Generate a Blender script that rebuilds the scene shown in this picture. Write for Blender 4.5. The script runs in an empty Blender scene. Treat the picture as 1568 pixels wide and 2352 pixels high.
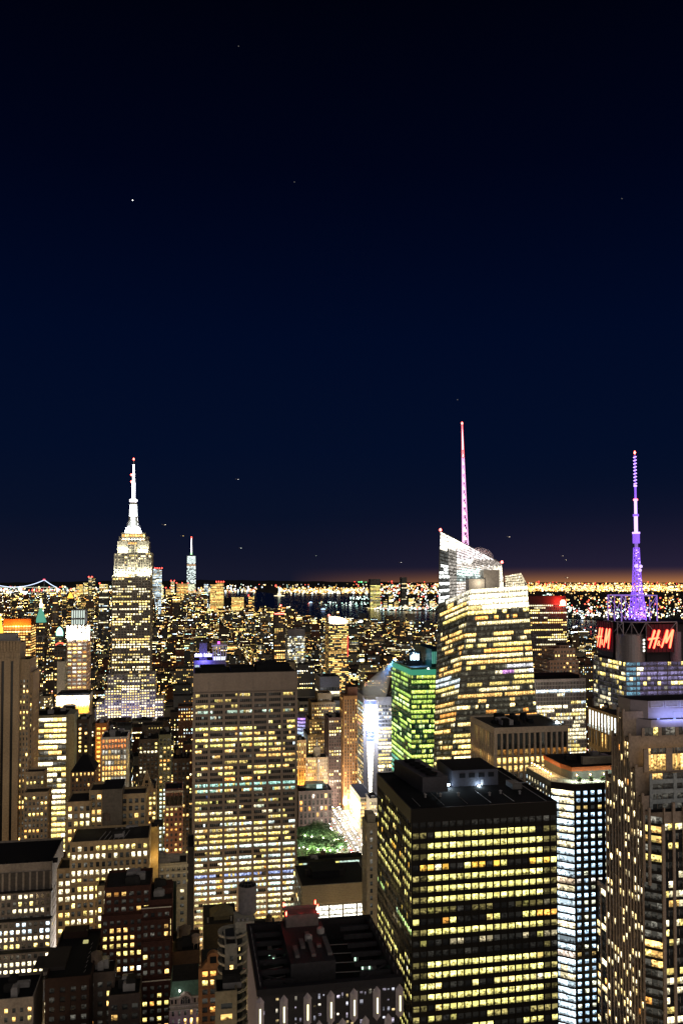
import bpy, math, random
import numpy as np
from mathutils import Vector

# ------------------------------------------------------------------ camera, world, sun, exposure
S = bpy.context.scene
COL = S.collection
F, CX, VPP = 1870.0, 784.0, 1261.0          # focal length and principal point, in units of a 1568 x 2352 picture
PHI = math.radians(10.5)
PITCH = math.atan(59.0 / F)
CAMZ = 258.0
cam_data = bpy.data.cameras.new("camera")
cam = bpy.data.objects.new("camera", cam_data)
COL.objects.link(cam)
cam.location = (0, 0, CAMZ)
cam.rotation_euler = (math.pi / 2 + PITCH, 0, -PHI)
cam_data.sensor_fit = 'VERTICAL'
cam_data.sensor_height = 36.0
cam_data.lens = 36.0 * F / 2352.0
cam_data.shift_y = (VPP - 1176.0) / 2352.0
cam_data.clip_start = 1.0
cam_data.clip_end = 200000.0
S.camera = cam

S.view_settings.view_transform = 'Standard'
S.view_settings.look = 'None'
S.view_settings.exposure = 0.8
S.view_settings.gamma = 1.0
S.render.engine = 'CYCLES'
S.cycles.max_bounces = 4
S.cycles.diffuse_bounces = 1
S.cycles.glossy_bounces = 2
S.cycles.transparent_max_bounces = 6
S.cycles.caustics_reflective = False
S.cycles.caustics_refractive = False
S.cycles.sample_clamp_indirect = 4.0
S.cycles.use_denoising = True
try:
    S.cycles.denoiser = 'OPENIMAGEDENOISE'
    S.cycles.denoising_input_passes = 'RGB_ALBEDO_NORMAL'
except Exception:
    pass

W = bpy.data.worlds.new("World")
S.world = W
W.use_nodes = True
nt = W.node_tree
nt.nodes.clear()
def nd(t, kind, **kw):
    n = t.nodes.new(kind)
    for k, v in kw.items():
        setattr(n, k, v)
    return n
tc = nd(nt, 'ShaderNodeTexCoord')
sep = nd(nt, 'ShaderNodeSeparateXYZ')
nt.links.new(tc.outputs['Generated'], sep.inputs[0])
ramp = nd(nt, 'ShaderNodeValToRGB')
els = ramp.color_ramp.elements
els[0].position = 0.0; els[0].color = (.0046, .0052, .0135, 1)
els[1].position = 1.0; els[1].color = (.0001, .0002, .0010, 1)
for p, c in ((.025, (.0032, .0042, .0125)), (.07, (.0015, .0032, .0118)), (.15, (.0006, .0025, .0118)),
             (.28, (.0002, .0018, .0105)), (.45, (.0001, .0007, .0050)), (.60, (.0001, .0003, .0020))):
    e = els.new(p); e.color = (*c, 1)
nt.links.new(sep.outputs['Z'], ramp.inputs[0])
# city glow low over the far shore, stronger to the right
m1 = nd(nt, 'ShaderNodeMapRange'); m1.inputs[1].default_value = 0.0; m1.inputs[2].default_value = .13
m1.inputs[3].default_value = 1.0; m1.inputs[4].default_value = 0.0
nt.links.new(sep.outputs['Z'], m1.inputs[0])
m2 = nd(nt, 'ShaderNodeMapRange'); m2.inputs[1].default_value = .12; m2.inputs[2].default_value = .56
nt.links.new(sep.outputs['X'], m2.inputs[0])
mp = nd(nt, 'ShaderNodeMath', operation='POWER'); mp.inputs[1].default_value = 2.2
nt.links.new(m1.outputs[0], mp.inputs[0])
mm = nd(nt, 'ShaderNodeMath', operation='MULTIPLY')
nt.links.new(mp.outputs[0], mm.inputs[0]); nt.links.new(m2.outputs[0], mm.inputs[1])
mx = nd(nt, 'ShaderNodeMix', data_type='RGBA', blend_type='ADD')
mx.inputs[7].default_value = (.008, .004, .009, 1)
nt.links.new(mm.outputs[0], mx.inputs[0]); nt.links.new(ramp.outputs[0], mx.inputs[6])
m4 = nd(nt, 'ShaderNodeMapRange'); m4.inputs[1].default_value = -.012; m4.inputs[2].default_value = .011
m4.inputs[3].default_value = 1.0; m4.inputs[4].default_value = 0.0
nt.links.new(sep.outputs['Z'], m4.inputs[0])
m5 = nd(nt, 'ShaderNodeMath', operation='POWER'); m5.inputs[1].default_value = 2.0
nt.links.new(m4.outputs[0], m5.inputs[0])
m6 = nd(nt, 'ShaderNodeMath', operation='MULTIPLY')
nt.links.new(m5.outputs[0], m6.inputs[0]); nt.links.new(m2.outputs[0], m6.inputs[1])
mx2 = nd(nt, 'ShaderNodeMix', data_type='RGBA', blend_type='ADD')
mx2.inputs[7].default_value = (.34, .13, .018, 1)
nt.links.new(m6.outputs[0], mx2.inputs[0]); nt.links.new(mx.outputs[2], mx2.inputs[6])
bg = nd(nt, 'ShaderNodeBackground'); bg.inputs[1].default_value = 1.0
nt.links.new(mx2.outputs[2], bg.inputs[0])
wo = nd(nt, 'ShaderNodeOutputWorld')
nt.links.new(bg.outputs[0], wo.inputs[0])

sun_data = bpy.data.lights.new("city_glow", 'SUN')     # the soft glow of the lit city behind the camera
sun_data.energy = .78
sun_data.angle = math.radians(110)
sun_data.color = (1.0, .84, .66)
sun = bpy.data.objects.new("city_glow", sun_data)
COL.objects.link(sun)
sun.rotation_euler = Vector((-.20, 1.0, -.13)).to_track_quat('-Z', 'Y').to_euler()

# ------------------------------------------------------------------ projection helpers
cp, sp_, cf, sf = math.cos(PITCH), math.sin(PITCH), math.cos(PHI), math.sin(PHI)
RIGHT = np.array((cf, -sf, 0.0)); FH = np.array((sf, cf, 0.0)); UPW = np.array((0, 0, 1.0))
FWD = FH * cp + UPW * sp_; UPC = UPW * cp - FH * sp_
CAM = np.array((0, 0, CAMZ))
def ray(u, v): return RIGHT * ((u - CX) / F) + UPC * ((VPP - v) / F) + FWD
def at_y(u, v, Y):
    d = ray(u, v); t = Y / d[1]
    return d[0] * t, CAMZ + d[2] * t
def at_x(u, v, X):
    d = ray(u, v); t = X / d[0]
    return d[1] * t, CAMZ + d[2] * t
def on_ground(u, v, z=0.0):
    d = ray(u, v); t = (z - CAMZ) / d[2]
    return d[0] * t, d[1] * t
def proj(p):
    q = np.asarray(p, float) - CAM
    w = q @ FWD
    return CX + F * (q @ RIGHT) / w, VPP - F * (q @ UPC) / w, w
def ztop(u, v, Y): return at_y(u, v, Y)[1]

# ------------------------------------------------------------------ materials
MATS = {}
def new_mat(name):
    m = bpy.data.materials.new(name); m.use_nodes = True
    t = m.node_tree; t.nodes.clear()
    out = nd(t, 'ShaderNodeOutputMaterial'); b = nd(t, 'ShaderNodeBsdfPrincipled')
    t.links.new(b.outputs[0], out.inputs[0])
    return m, t, b
def stone(name, col, rough=.8, var=.42, scale=.06, fine=.9, metal=0.0):
    """mottled wall material: two octaves of stain over the base colour"""
    if name in MATS: return MATS[name]
    m, t, b = new_mat(name)
    co = nd(t, 'ShaderNodeTexCoord')
    mpn = nd(t, 'ShaderNodeMapping'); mpn.inputs['Scale'].default_value = (1, 1, .35)
    t.links.new(co.outputs['Object'], mpn.inputs[0])
    n1 = nd(t, 'ShaderNodeTexNoise'); n1.inputs['Scale'].default_value = scale; n1.inputs['Detail'].default_value = 5
    n2 = nd(t, 'ShaderNodeTexNoise'); n2.inputs['Scale'].default_value = fine; n2.inputs['Detail'].default_value = 3
    t.links.new(mpn.outputs[0], n1.inputs[0]); t.links.new(co.outputs['Object'], n2.inputs[0])
    a = nd(t, 'ShaderNodeMath', operation='ADD'); t.links.new(n1.outputs[0], a.inputs[0]); t.links.new(n2.outputs[0], a.inputs[1])
    r = nd(t, 'ShaderNodeMapRange'); r.inputs[1].default_value = .6; r.inputs[2].default_value = 1.4
    r.inputs[3].default_value = 1 - var; r.inputs[4].default_value = 1 + var
    t.links.new(a.outputs[0], r.inputs[0])
    mxn = nd(t, 'ShaderNodeMix', data_type='RGBA', blend_type='MULTIPLY'); mxn.inputs[0].default_value = 1
    mxn.inputs[6].default_value = (*col, 1); t.links.new(r.outputs[0], mxn.inputs[7])
    t.links.new(mxn.outputs[2], b.inputs['Base Color'])
    b.inputs['Roughness'].default_value = rough; b.inputs['Metallic'].default_value = metal; b.inputs['Specular IOR Level'].default_value = .5 if rough < .3 else .18
    MATS[name] = m
    return m
def glow(name, col, strength, sample=False, base=(.02, .02, .02)):
    if name in MATS: return MATS[name]
    m, t, b = new_mat(name)
    b.inputs['Base Color'].default_value = (*base, 1)
    b.inputs['Emission Color'].default_value = (*col, 1); b.inputs['Emission Strength'].default_value = strength
    m.cycles.emission_sampling = 'FRONT_BACK' if sample else 'NONE'
    MATS[name] = m
    return m
def window_mat(name, interior=True, gloss=.12, base=(.012, .014, .018)):
    """window glass over a lit room: the face colour 'lit' is the room's light, broken up by furniture and blinds"""
    m, t, b = new_mat(name)
    at = nd(t, 'ShaderNodeAttribute'); at.attribute_name = 'lit'
    b.inputs['Base Color'].default_value = (*base, 1)
    b.inputs['Roughness'].default_value = gloss
    b.inputs['Emission Strength'].default_value = 1.3; b.inputs['Specular IOR Level'].default_value = .16
    m.cycles.emission_sampling = 'NONE'
    if interior:
        geo = nd(t, 'ShaderNodeNewGeometry')
        uv = nd(t, 'ShaderNodeUVMap')
        su = nd(t, 'ShaderNodeSeparateXYZ'); t.links.new(uv.outputs[0], su.inputs[0])
        mp1 = nd(t, 'ShaderNodeMapping'); mp1.inputs['Scale'].default_value = (.8, .8, 1.0)
        t.links.new(geo.outputs['Position'], mp1.inputs[0])
        no = nd(t, 'ShaderNodeTexNoise'); no.inputs['Scale'].default_value = 1.0; no.inputs['Detail'].default_value = 1.5
        no.inputs['Roughness'].default_value = .6
        t.links.new(mp1.outputs[0], no.inputs[0])
        mr = nd(t, 'ShaderNodeMapRange'); mr.inputs[1].default_value = .36; mr.inputs[2].default_value = .62
        mr.inputs[3].default_value = .16; mr.inputs[4].default_value = 1.6
        t.links.new(no.outputs[0], mr.inputs[0])
        # lower edge of each room: furniture silhouettes
        n2 = nd(t, 'ShaderNodeTexNoise'); n2.inputs['Scale'].default_value = .8; n2.inputs['Detail'].default_value = 2
        t.links.new(geo.outputs['Position'], n2.inputs[0])
        lo = nd(t, 'ShaderNodeMath', operation='MULTIPLY_ADD'); lo.inputs[1].default_value = -1.1; lo.inputs[2].default_value = .62
        t.links.new(n2.outputs[0], lo.inputs[0])
        ad = nd(t, 'ShaderNodeMath', operation='ADD'); t.links.new(su.outputs['Y'], ad.inputs[0]); t.links.new(lo.outputs[0], ad.inputs[1])
        m3 = nd(t, 'ShaderNodeMapRange'); m3.inputs[1].default_value = .2; m3.inputs[2].default_value = .6
        m3.inputs[3].default_value = .2; m3.inputs[4].default_value = 1.0
        t.links.new(ad.outputs[0], m3.inputs[0])
        mu = nd(t, 'ShaderNodeMath', operation='MULTIPLY'); t.links.new(mr.outputs[0], mu.inputs[0]); t.links.new(m3.outputs[0], mu.inputs[1])
        # blinds: the face's alpha says how far they are drawn
        bl = nd(t, 'ShaderNodeMath', operation='ADD'); t.links.new(su.outputs['Y'], bl.inputs[0]); t.links.new(at.outputs['Alpha'], bl.inputs[1])
        gt = nd(t, 'ShaderNodeMath', operation='GREATER_THAN'); gt.inputs[1].default_value = 1.0; t.links.new(bl.outputs[0], gt.inputs[0])
        bm = nd(t, 'ShaderNodeMix', data_type='FLOAT'); bm.inputs[3].default_value = .72
        t.links.new(gt.outputs[0], bm.inputs[0]); t.links.new(mu.outputs[0], bm.inputs[2])
        mc = nd(t, 'ShaderNodeMix', data_type='RGBA', blend_type='MULTIPLY'); mc.inputs[0].default_value = 1
        t.links.new(at.outputs['Color'], mc.inputs[6]); t.links.new(bm.outputs[0], mc.inputs[7])
        t.links.new(mc.outputs[2], b.inputs['Emission Color'])
    else:
        t.links.new(at.outputs['Color'], b.inputs['Emission Color'])
    return m
WIN = window_mat('lit_window_glass')
WINFAR = window_mat('far_window_glass', interior=False)
ROOF = stone('roof_felt', (.02, .02, .022), .95, .45, .08, .6)
ROOF2 = stone('dark_roof_felt', (.006, .007, .010), .95, .4, .08, .6)
TAN = stone('tan_limestone', (.30, .235, .165))
GREY = stone('grey_limestone', (.20, .18, .172))
BEIGE = stone('beige_brick', (.33, .25, .155))
PINK = stone('pink_granite', (.25, .205, .18), .75)
BRICK = stone('red_brick', (.046, .019, .016), .85, .5)
BROWN = stone('brown_brick', (.18, .085, .045), .85, .35)
DARKB = stone('dark_brick', (.07, .055, .05))
WHITE = stone('white_stone', (.50, .47, .42))
TRAV = stone('travertine', (.23, .196, .180), .7, .2)
BLACK = stone('black_steel', (.0016, .0018, .0024), .5, .3)
DGRAN = stone('dark_granite', (.009, .0095, .012), .5, .3)
MULL = stone('grey_mullion', (.12, .12, .115), .5, .2)
STEEL = stone('galvanised_steel', (.22, .22, .24), .5, .25)
PSTEEL = stone('painted_steel', (.30, .27, .33), .5, .2)
COPPER = stone('green_copper', (.10, .19, .15), .7)
WOOD = stone('tank_wood', (.11, .085, .07), .9, .4)
GGLASS = stone('green_glass', (.01, .05, .04), .2)
BLUEGL = stone('blue_glass', (.05, .07, .09), .15)

# ------------------------------------------------------------------ mesh builder
LOC = {}
class MB:
    def __init__(s): s.V, s.Fc, s.M = [], [], []
    def _add(s, vs, fs, m):
        o = len(s.V); s.V += [tuple(map(float, v)) for v in vs]
        for f in fs: s.Fc.append([i + o for i in f]); s.M.append(m)
    def box(s, x0, x1, y0, y1, z0, z1, m=0):
        s.prism([(x0, y0), (x1, y0), (x1, y1), (x0, y1)], z0, z1, m)
    def prism(s, poly, z0, z1, m=0, poly1=None, cap=None):
        n = len(poly); poly1 = poly1 or poly
        z1s = z1 if isinstance(z1, (list, tuple)) else [z1] * n
        vs = [(x, y, z0) for x, y in poly] + [(x, y, z1s[i]) for i, (x, y) in enumerate(poly1)]
        fs = [[i, (i + 1) % n, n + (i + 1) % n, n + i] for i in range(n)]
        s._add(vs, fs + [list(range(n))[::-1]], m)
        o = len(s.V) - 2 * n
        s.Fc.append([o + n + i for i in range(n)]); s.M.append(m if cap is None else cap)
    def obox(s, p, d, n, s0, s1, d0, d1, z0, z1, m=0):
        q = lambda a, b: (p[0] + d[0] * a + n[0] * b, p[1] + d[1] * a + n[1] * b)
        s.prism([q(s0, d1), q(s1, d1), q(s1, d0), q(s0, d0)], z0, z1, m)
    def quad(s, a, b, c, d, m=0): s._add([a, b, c, d], [[0, 1, 2, 3]], m)
    def tube(s, p, q, r, n=6, m=0, r1=None):
        p, q = Vector(p), Vector(q); d = (q - p)
        if d.length < 1e-6: return
        d.normalize(); a = d.orthogonal().normalized(); b = d.cross(a); r1 = r if r1 is None else r1
        vs = [p + (a * math.cos(2 * math.pi * i / n) + b * math.sin(2 * math.pi * i / n)) * r for i in range(n)]
        vs += [q + (a * math.cos(2 * math.pi * i / n) + b * math.sin(2 * math.pi * i / n)) * r1 for i in range(n)]
        s._add(vs, [[i, (i + 1) % n, n + (i + 1) % n, n + i] for i in range(n)] + [list(range(n))[::-1], list(range(n, 2 * n))], m)
    def lathe(s, prof, cx, cy, n=24, m=0):
        vs = [(cx + r * math.cos(2 * math.pi * i / n), cy + r * math.sin(2 * math.pi * i / n), z) for r, z in prof for i in range(n)]
        fs = [[k * n + i, k * n + (i + 1) % n, (k + 1) * n + (i + 1) % n, (k + 1) * n + i] for k in range(len(prof) - 1) for i in range(n)]
        s._add(vs, fs + [list(range(n))[::-1], [(len(prof) - 1) * n + i for i in range(n)]], m)
    def build(s, name, mats, parent=None, smooth=False):
        if not s.V: return None
        me = bpy.data.meshes.new(name)
        o0 = LOC.get(parent.name, (0, 0, 0)) if parent else (0, 0, 0)
        me.from_pydata([(x - o0[0], y - o0[1], z - o0[2]) for x, y, z in s.V], [], s.Fc)
        for m in (mats if isinstance(mats, (list, tuple)) else [mats]): me.materials.append(m)
        if any(s.M): me.polygons.foreach_set('material_index', s.M)
        if smooth: me.polygons.foreach_set('use_smooth', [True] * len(s.Fc))
        ob = bpy.data.objects.new(name, me); COL.objects.link(ob)
        if parent: ob.parent = parent; LOC[ob.name] = o0
        return ob

def tag(o, label=None, cat=None, group=None, kind=None):
    if label: o['label'] = label
    if cat: o['category'] = cat
    if group: o['group'] = group
    if kind: o['kind'] = kind
    return o
def empty(name, loc, label, cat, group=None):
    o = bpy.data.objects.new(name, None); COL.objects.link(o); o.location = loc
    o.empty_display_size = 1; LOC[o.name] = tuple(loc)
    return tag(o, label, cat, group)
def win_mesh(quads, cols, name, parent, mat):
    """quads n x 4 x 3, cols n x 3 -> one mesh object with a face colour 'lit' and a 0..1 uv per pane"""
    quads = np.asarray(quads, float); n = len(quads)
    o0 = np.array(LOC.get(parent.name, (0, 0, 0))) if parent else np.zeros(3)
    me = bpy.data.meshes.new(name)
    me.vertices.add(4 * n); me.vertices.foreach_set('co', (quads.reshape(-1, 3) - o0).astype(np.float32).ravel())
    me.loops.add(4 * n); me.loops.foreach_set('vertex_index', np.arange(4 * n, dtype=np.int32))
    me.polygons.add(n); me.polygons.foreach_set('loop_start', np.arange(0, 4 * n, 4, dtype=np.int32))
    me.update(calc_edges=True)
    at = me.attributes.new('lit', 'FLOAT_COLOR', 'FACE')
    c4 = np.ones((n, 4), np.float32); c4[:, :3] = cols
    BLR = np.random.default_rng(n + len(bpy.data.meshes)); c4[:, 3] = np.where(BLR.random(n) < .45, BLR.uniform(.1, .75, n), 0)
    at.data.foreach_set('color', c4.ravel())
    uv = me.uv_layers.new(name='UVMap')
    uv.data.foreach_set('uv', np.tile(np.array([0, 0, 1, 0, 1, 1, 0, 1], np.float32), n))
    me.materials.append(mat)
    ob = bpy.data.objects.new(name, me); COL.objects.link(ob)
    if parent: ob.parent = parent
    return ob

# ------------------------------------------------------------------ light in the windows
WARM, YEL, YG, WHT = (1., .58, .17), (1., .75, .22), (.95, .86, .24), (1., .86, .52)
COOL, TEAL, ORG, BLU = (.72, .90, 1.), (.52, 1., .84), (1., .42, .09), (.40, .55, 1.)
PAL = {'office': [(YEL, 5), (WARM, 3), (WHT, 3), (YG, 2), (COOL, .5), (ORG, .4)],
       'green': [(YG, 6), (YEL, 3), (WHT, 1)],
       'mix': [(YEL, 4), (WARM, 4), (WHT, 3), (COOL, 1.5), (TEAL, .6), (ORG, 1)],
       'white': [(WHT, 5), (COOL, 2), (YEL, 1)], 'cool': [(COOL, 6), (WHT, 2)], 'cream': [((1., .80, .40), 5), ((1., .72, .28), 3), (WHT, 3), (ORG, .25)], 'city': [(YEL, 3), (WARM, 4), (WHT, 4), (COOL, 1.6), (TEAL, .7), (ORG, 1.2), (YG, 1), ((1., .35, .25), .25)], 'city2': [(WHT, 5), (COOL, 2.5), (YEL, 2), (WARM, 1)],
       'gold': [(WARM, 5), (YEL, 3), (ORG, 1)], 'pale': [(WHT, 6), (YEL, 4), (WARM, 1)]}
def pick(rng, pal):
    cs = PAL[pal]; w = np.array([x[1] for x in cs], float)
    return np.array(cs[rng.choice(len(cs), p=w / w.sum())][0])
def lights(rng, ny, nx, p=.5, pal='office', s=1.3, spread=.4, floor=.6, keep=.7, dark=.010, rows=None):
    """ny x nx x 3, row 0 the lowest; floor = how strongly a whole storey shares its switch"""
    L = np.zeros((ny, nx, 3))
    for j in range(ny):
        q = min(1, max(0, p + floor * rng.normal(0, .42))); c = pick(rng, pal); st = s * math.exp(rng.normal(0, spread))
        o = (rows or {}).get(ny - 1 - j)
        if o: q, c, st = o[0], np.array(o[1]), o[2]
        on = rng.random() < q
        for i in range(nx):
            if rng.random() > keep: on = rng.random() < q
            if on:
                k = c if rng.random() < .75 else pick(rng, pal)
                L[j, i] = k * st * math.exp(rng.normal(0, .28))
            else:
                L[j, i] = np.array((.9, .85, .7)) * dark * math.exp(rng.normal(0, .8))
    return L

# ------------------------------------------------------------------ buildings
BUILDINGS, AABB, VIS = [], [], []
class Building:
    def __init__(s, name, label, cat='building', group=None, wall=TAN, roof=ROOF, seed=None, loc=None):
        s.name, s.label, s.cat, s.group, s.wallmat, s.roofmat = name, label, cat, group, wall, roof
        s.wall, s.roof, s.parts, s.q, s.c, s.loc = MB(), MB(), {}, [], [], loc
        s.rng = np.random.default_rng(len(BUILDINGS) * 7 + 3 if seed is None else seed)
        s.extra = []
        BUILDINGS.append(s)
    def part(s, name, mat):
        """a fresh mesh part of this building"""
        m = MB(); s.parts.setdefault(name, []).append((m, mat)); return m
    def facade(s, a, e, z0, z1, nx, ny, L, pw=.8, sh=1.2, pd=.5, sd=.3, sub=1, mg=.18, edge=True, wall=None, wm=0, flush=.03, pier=True, smb=None):
        """relief facade from a to e (left to right seen from outside): piers and spandrels stand proud of the panes"""
        a, e = np.array(a, float), np.array(e, float); w = np.linalg.norm(e - a); d = (e - a) / w; n = np.array((d[1], -d[0]))
        M = wall or s.wall; bw = w / nx; fh = (z1 - z0) / ny
        if pier:
            for i in range(nx + 1):
                s0, s1 = max(-pd if edge else 0, i * bw - pw / 2), min(w, i * bw + pw / 2)
                if i == 0 and edge: s0 = -pd
                M.obox(a, d, n, s0, s1, 0, pd, z0, z1, wm)
        for j in range(ny):
            if sh > 0: (smb or M).obox(a, d, n, 0, w, 0, sd, z0 + j * fh, z0 + j * fh + sh, wm)
        for j in range(ny):
            za, zb = z0 + j * fh + sh, z0 + (j + 1) * fh
            for i in range(nx):
                x0, x1 = i * bw + pw / 2, (i + 1) * bw - pw / 2
                for k in range(sub):
                    u0 = x0 + (x1 - x0) * k / sub + (mg / 2 if k else 0); u1 = x0 + (x1 - x0) * (k + 1) / sub - (mg / 2 if k < sub - 1 else 0)
                    A, B = a + d * u0 + n * flush, a + d * u1 + n * flush
                    s.q.append(((A[0], A[1], za), (B[0], B[1], za), (B[0], B[1], zb), (A[0], A[1], zb)))
                    s.c.append(L[j, i * sub + k])
    def tower(s, X0, X1, Y0, Y1, z0, z1, faces='N', bay=3., fl=3.8, blank=2.5, cap=True, lit=None, litE=None, m=0, par=1.2, reg=True, **k):
        """a box storey stack with relief facades on the named faces, a parapet and a roof deck"""
        s.wall.box(X0, X1, Y0, Y1, z0, z1, m)
        if reg: AABB.append((X0, X1, Y0, Y1, z0, z1, len(BUILDINGS) - 1))
        pd = k.get('pd', .5)
        lit = lit or {}; sub = k.get('sub', 1)
        for f in faces:
            a, e = {'N': ((X0, Y0), (X1, Y0)), 'E': ((X0, Y1), (X0, Y0)), 'W': ((X1, Y0), (X1, Y1))}[f]
            w = math.hypot(e[0] - a[0], e[1] - a[1]); nx = max(1, round(w / bay)); ny = max(1, round((z1 - blank - z0) / fl))
            lf = litE if (litE and f != 'N') else lit
            s.facade(a, e, z0, z1 - blank, nx, ny, lights(s.rng, ny, nx * sub, **lf), edge=(f == 'N'), **k)
            aa, ee = np.array(a, float), np.array(e, float); d = (ee - aa) / w; n = np.array((d[1], -d[0]))
            if blank > .05: s.wall.obox(aa, d, n, -pd if f == 'N' else 0, w, 0, pd + .06, z1 - blank, z1, m)
        if cap:
            o = pd + .06
            x0, x1, y0 = X0 - (o if 'E' in faces or 'N' in faces else 0), X1 + (o if 'W' in faces else 0), Y0 - (o if 'N' in faces else 0)
            t = .5
            s.wall.box(x0, x1, y0, y0 + t, z1 + .003, z1 + par, m); s.wall.box(x0, x1, Y1 - t, Y1, z1 + .003, z1 + par, m)
            s.wall.box(x0, x0 + t, y0 + t, Y1 - t, z1 + .003, z1 + par, m); s.wall.box(x1 - t, x1, y0 + t, Y1 - t, z1 + .003, z1 + par, m)
            s.part('roof', s.roofmat).box(x0 + t, x1 - t, y0 + t, Y1 - t, z1 + .003, z1 + .15)
    def plant(s, X0, X1, Y0, Y1, z, n=5, hmax=5, mat=None):
        """rooftop plant: boxes and ducts"""
        r = s.rng
        for i in range(n):
            w, d, h = r.uniform(2, 6), r.uniform(2, 5), r.uniform(1.2, hmax)
            x, y = r.uniform(X0 + 1, max(X0 + 1.1, X1 - w - 1)), r.uniform(Y0 + 1, max(Y0 + 1.1, Y1 - d - 1))
            p = s.part('rooftop_unit', mat or (STEEL if i % 2 else ROOF)); p.box(x, x + w, y, y + d, z, z + h)
            p.box(x + .3, x + w - .3, y + .3, y + d - .3, z + h, z + h + .35)
    def tank(s, x, y, z, r=2.2, h=3.6, mat=None):
        p = s.part('water_tank', mat or WOOD)
        for i in range(4):
            a = math.pi / 4 + i * math.pi / 2
            p.tube((x + r * .7 * math.cos(a), y + r * .7 * math.sin(a), z), (x + r * .7 * math.cos(a), y + r * .7 * math.sin(a), z + 2.6), .15)
        p.lathe([(r, z + 2.5), (r, z + 2.5 + h), (r * 1.08, z + 2.5 + h), (.05, z + 2.5 + h + r * .6)], x, y, 16)
    def lamp_light(s, name, loc, power, col, kind='POINT', size=.5, target=None, size_y=None, spot=60, blend=.5):
        d = bpy.data.lights.new(name, kind); d.energy = power; d.color = col
        if kind == 'AREA':
            d.shape = 'RECTANGLE'; d.size = size; d.size_y = size_y or size
        elif kind == 'SPOT':
            d.spot_size = math.radians(spot); d.spot_blend = blend; d.shadow_soft_size = size
        else: d.shadow_soft_size = size
        s.extra.append((d, loc, target))
    def finish(s):
        wv = np.array(s.wall.V if s.wall.V else [v for k in s.parts.values() for m, _ in k for v in m.V])
        lo, hi = wv.min(0), wv.max(0)
        loc = s.loc or ((lo[0] + hi[0]) / 2, (lo[1] + hi[1]) / 2, max(0, lo[2]))
        r = s.root = empty(s.name, loc, s.label, s.cat, s.group)
        s.wall.build('wall', s.wallmat, r); s.roof.build('roof', s.roofmat, r)
        for k, lst in s.parts.items():
            for m, mat in lst: m.build(k, mat, r, smooth=k in ('crown_glass_soft',))
        for d, l, t in s.extra:
            o = bpy.data.objects.new(d.name, d); COL.objects.link(o); o.location = l; 
            if t is not None: o.rotation_euler = (Vector(t) - Vector(l)).to_track_quat('-Z', 'Y').to_euler()
            o.parent = r; o.location = Vector(l) - Vector(loc)
        if s.q:
            Q = np.array(s.q, float); C = np.array(s.c, float)
            P = Q.reshape(-1, 3) - CAM; w = P @ FWD
            U = (CX + F * (P @ RIGHT) / w).reshape(-1, 4); Vv = (VPP - F * (P @ UPC) / w).reshape(-1, 4)
            area = .5 * np.abs((U[:, 2] - U[:, 0]) * (Vv[:, 3] - Vv[:, 1]) - (U[:, 3] - U[:, 1]) * (Vv[:, 2] - Vv[:, 0]))
            uc, vc = U.mean(1), Vv.mean(1)
            ok = (uc > 0) & (uc < 1568) & (vc < 2352) & (area > 5)
            cen = Q.mean(1)
            me = BUILDINGS.index(s)
            for b in AABB:
                if b[6] == me: continue
                ok &= ~hits(cen, b)
            idx = np.where(ok)[0]; idx = idx[np.argsort(-area[idx])][:100]
            for i in idx: win_mesh(Q[i:i + 1], C[i:i + 1], 'window', r, WIN)
            rest = np.ones(len(Q), bool); rest[idx] = False
            if rest.any():
                o = win_mesh(Q[rest], C[rest], 'window', r, WIN)
                if rest.sum() > 1: o['kind'] = 'stuff'
def hits(pts, b, eps=.3):
    """which of the segments camera -> pts pass through the box b before they arrive"""
    d = pts - CAM
    with np.errstate(divide='ignore', invalid='ignore'):
        t0 = (np.array((b[0], b[2], b[4])) - CAM) / d; t1 = (np.array((b[1], b[3], b[5])) - CAM) / d
    lo = np.minimum(t0, t1).max(1); hi = np.maximum(t0, t1).min(1)
    L = np.linalg.norm(d, axis=1)
    return (lo < hi) & (lo > 0) & (lo < 1 - eps / L)
def keep_clear(u0, u1, vb, Y): VIS.append((u0, u1, vb, Y))
def xz(u0, u1, v, Y):
    a, b = at_y(u0, v, Y), at_y(u1, v, Y)
    return a[0], b[0], (a[1] + b[1]) / 2
def panel(b, name, mat, a, e, z0, z1, off=.4, th=.3):
    a, e = np.array(a, float), np.array(e, float); w = np.linalg.norm(e - a); d = (e - a) / w; n = np.array((d[1], -d[0]))
    p = b.part(name, mat); p.obox(a, d, n, 0, w, off, off + th, z0, z1); return p

# ================================================================== the setting
g = MB(); g.prism([(-30000, -300), (30000, -300), (30000, 8000), (24000, 17000), (14000, 25000), (0, 28500), (-14000, 25000), (-24000, 17000), (-30000, 8000)], -2, 0)
ASPH = stone('dark_ground', (.022, .022, .024), .9, .4, .004, .05)
tag(g.build('ground', ASPH), kind='structure')
SHORE = [(-60, 1372), (560, 1376), (583, 1401), (599, 1408), (675, 1414), (695, 1429), (804, 1429), (929, 1444), (1005, 1437), (1215, 1462), (1300, 1476), (1420, 1486), (1700, 1500)]
NJ = [(1700, 1432), (1370, 1426), (1215, 1415), (1005, 1406), (876, 1403), (847, 1396), (815, 1388), (797, 1376), (850, 1366), (640, 1366), (583, 1357), (470, 1352), (-60, 1353), (-60, 1362), (330, 1362), (560, 1376)]
poly = [on_ground(u, v) for u, v in SHORE[1:]] + [on_ground(u, v) for u, v in NJ if u > -100]
poly = [on_ground(u, v) for u, v in [(560, 1376)] + SHORE[2:]] + [on_ground(u, v) for u, v in NJ[:-1]]
wm_, wt, wb = new_mat('river_water')
wb.inputs['Base Color'].default_value = (.002, .004, .008, 1); wb.inputs['Roughness'].default_value = .22
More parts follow.
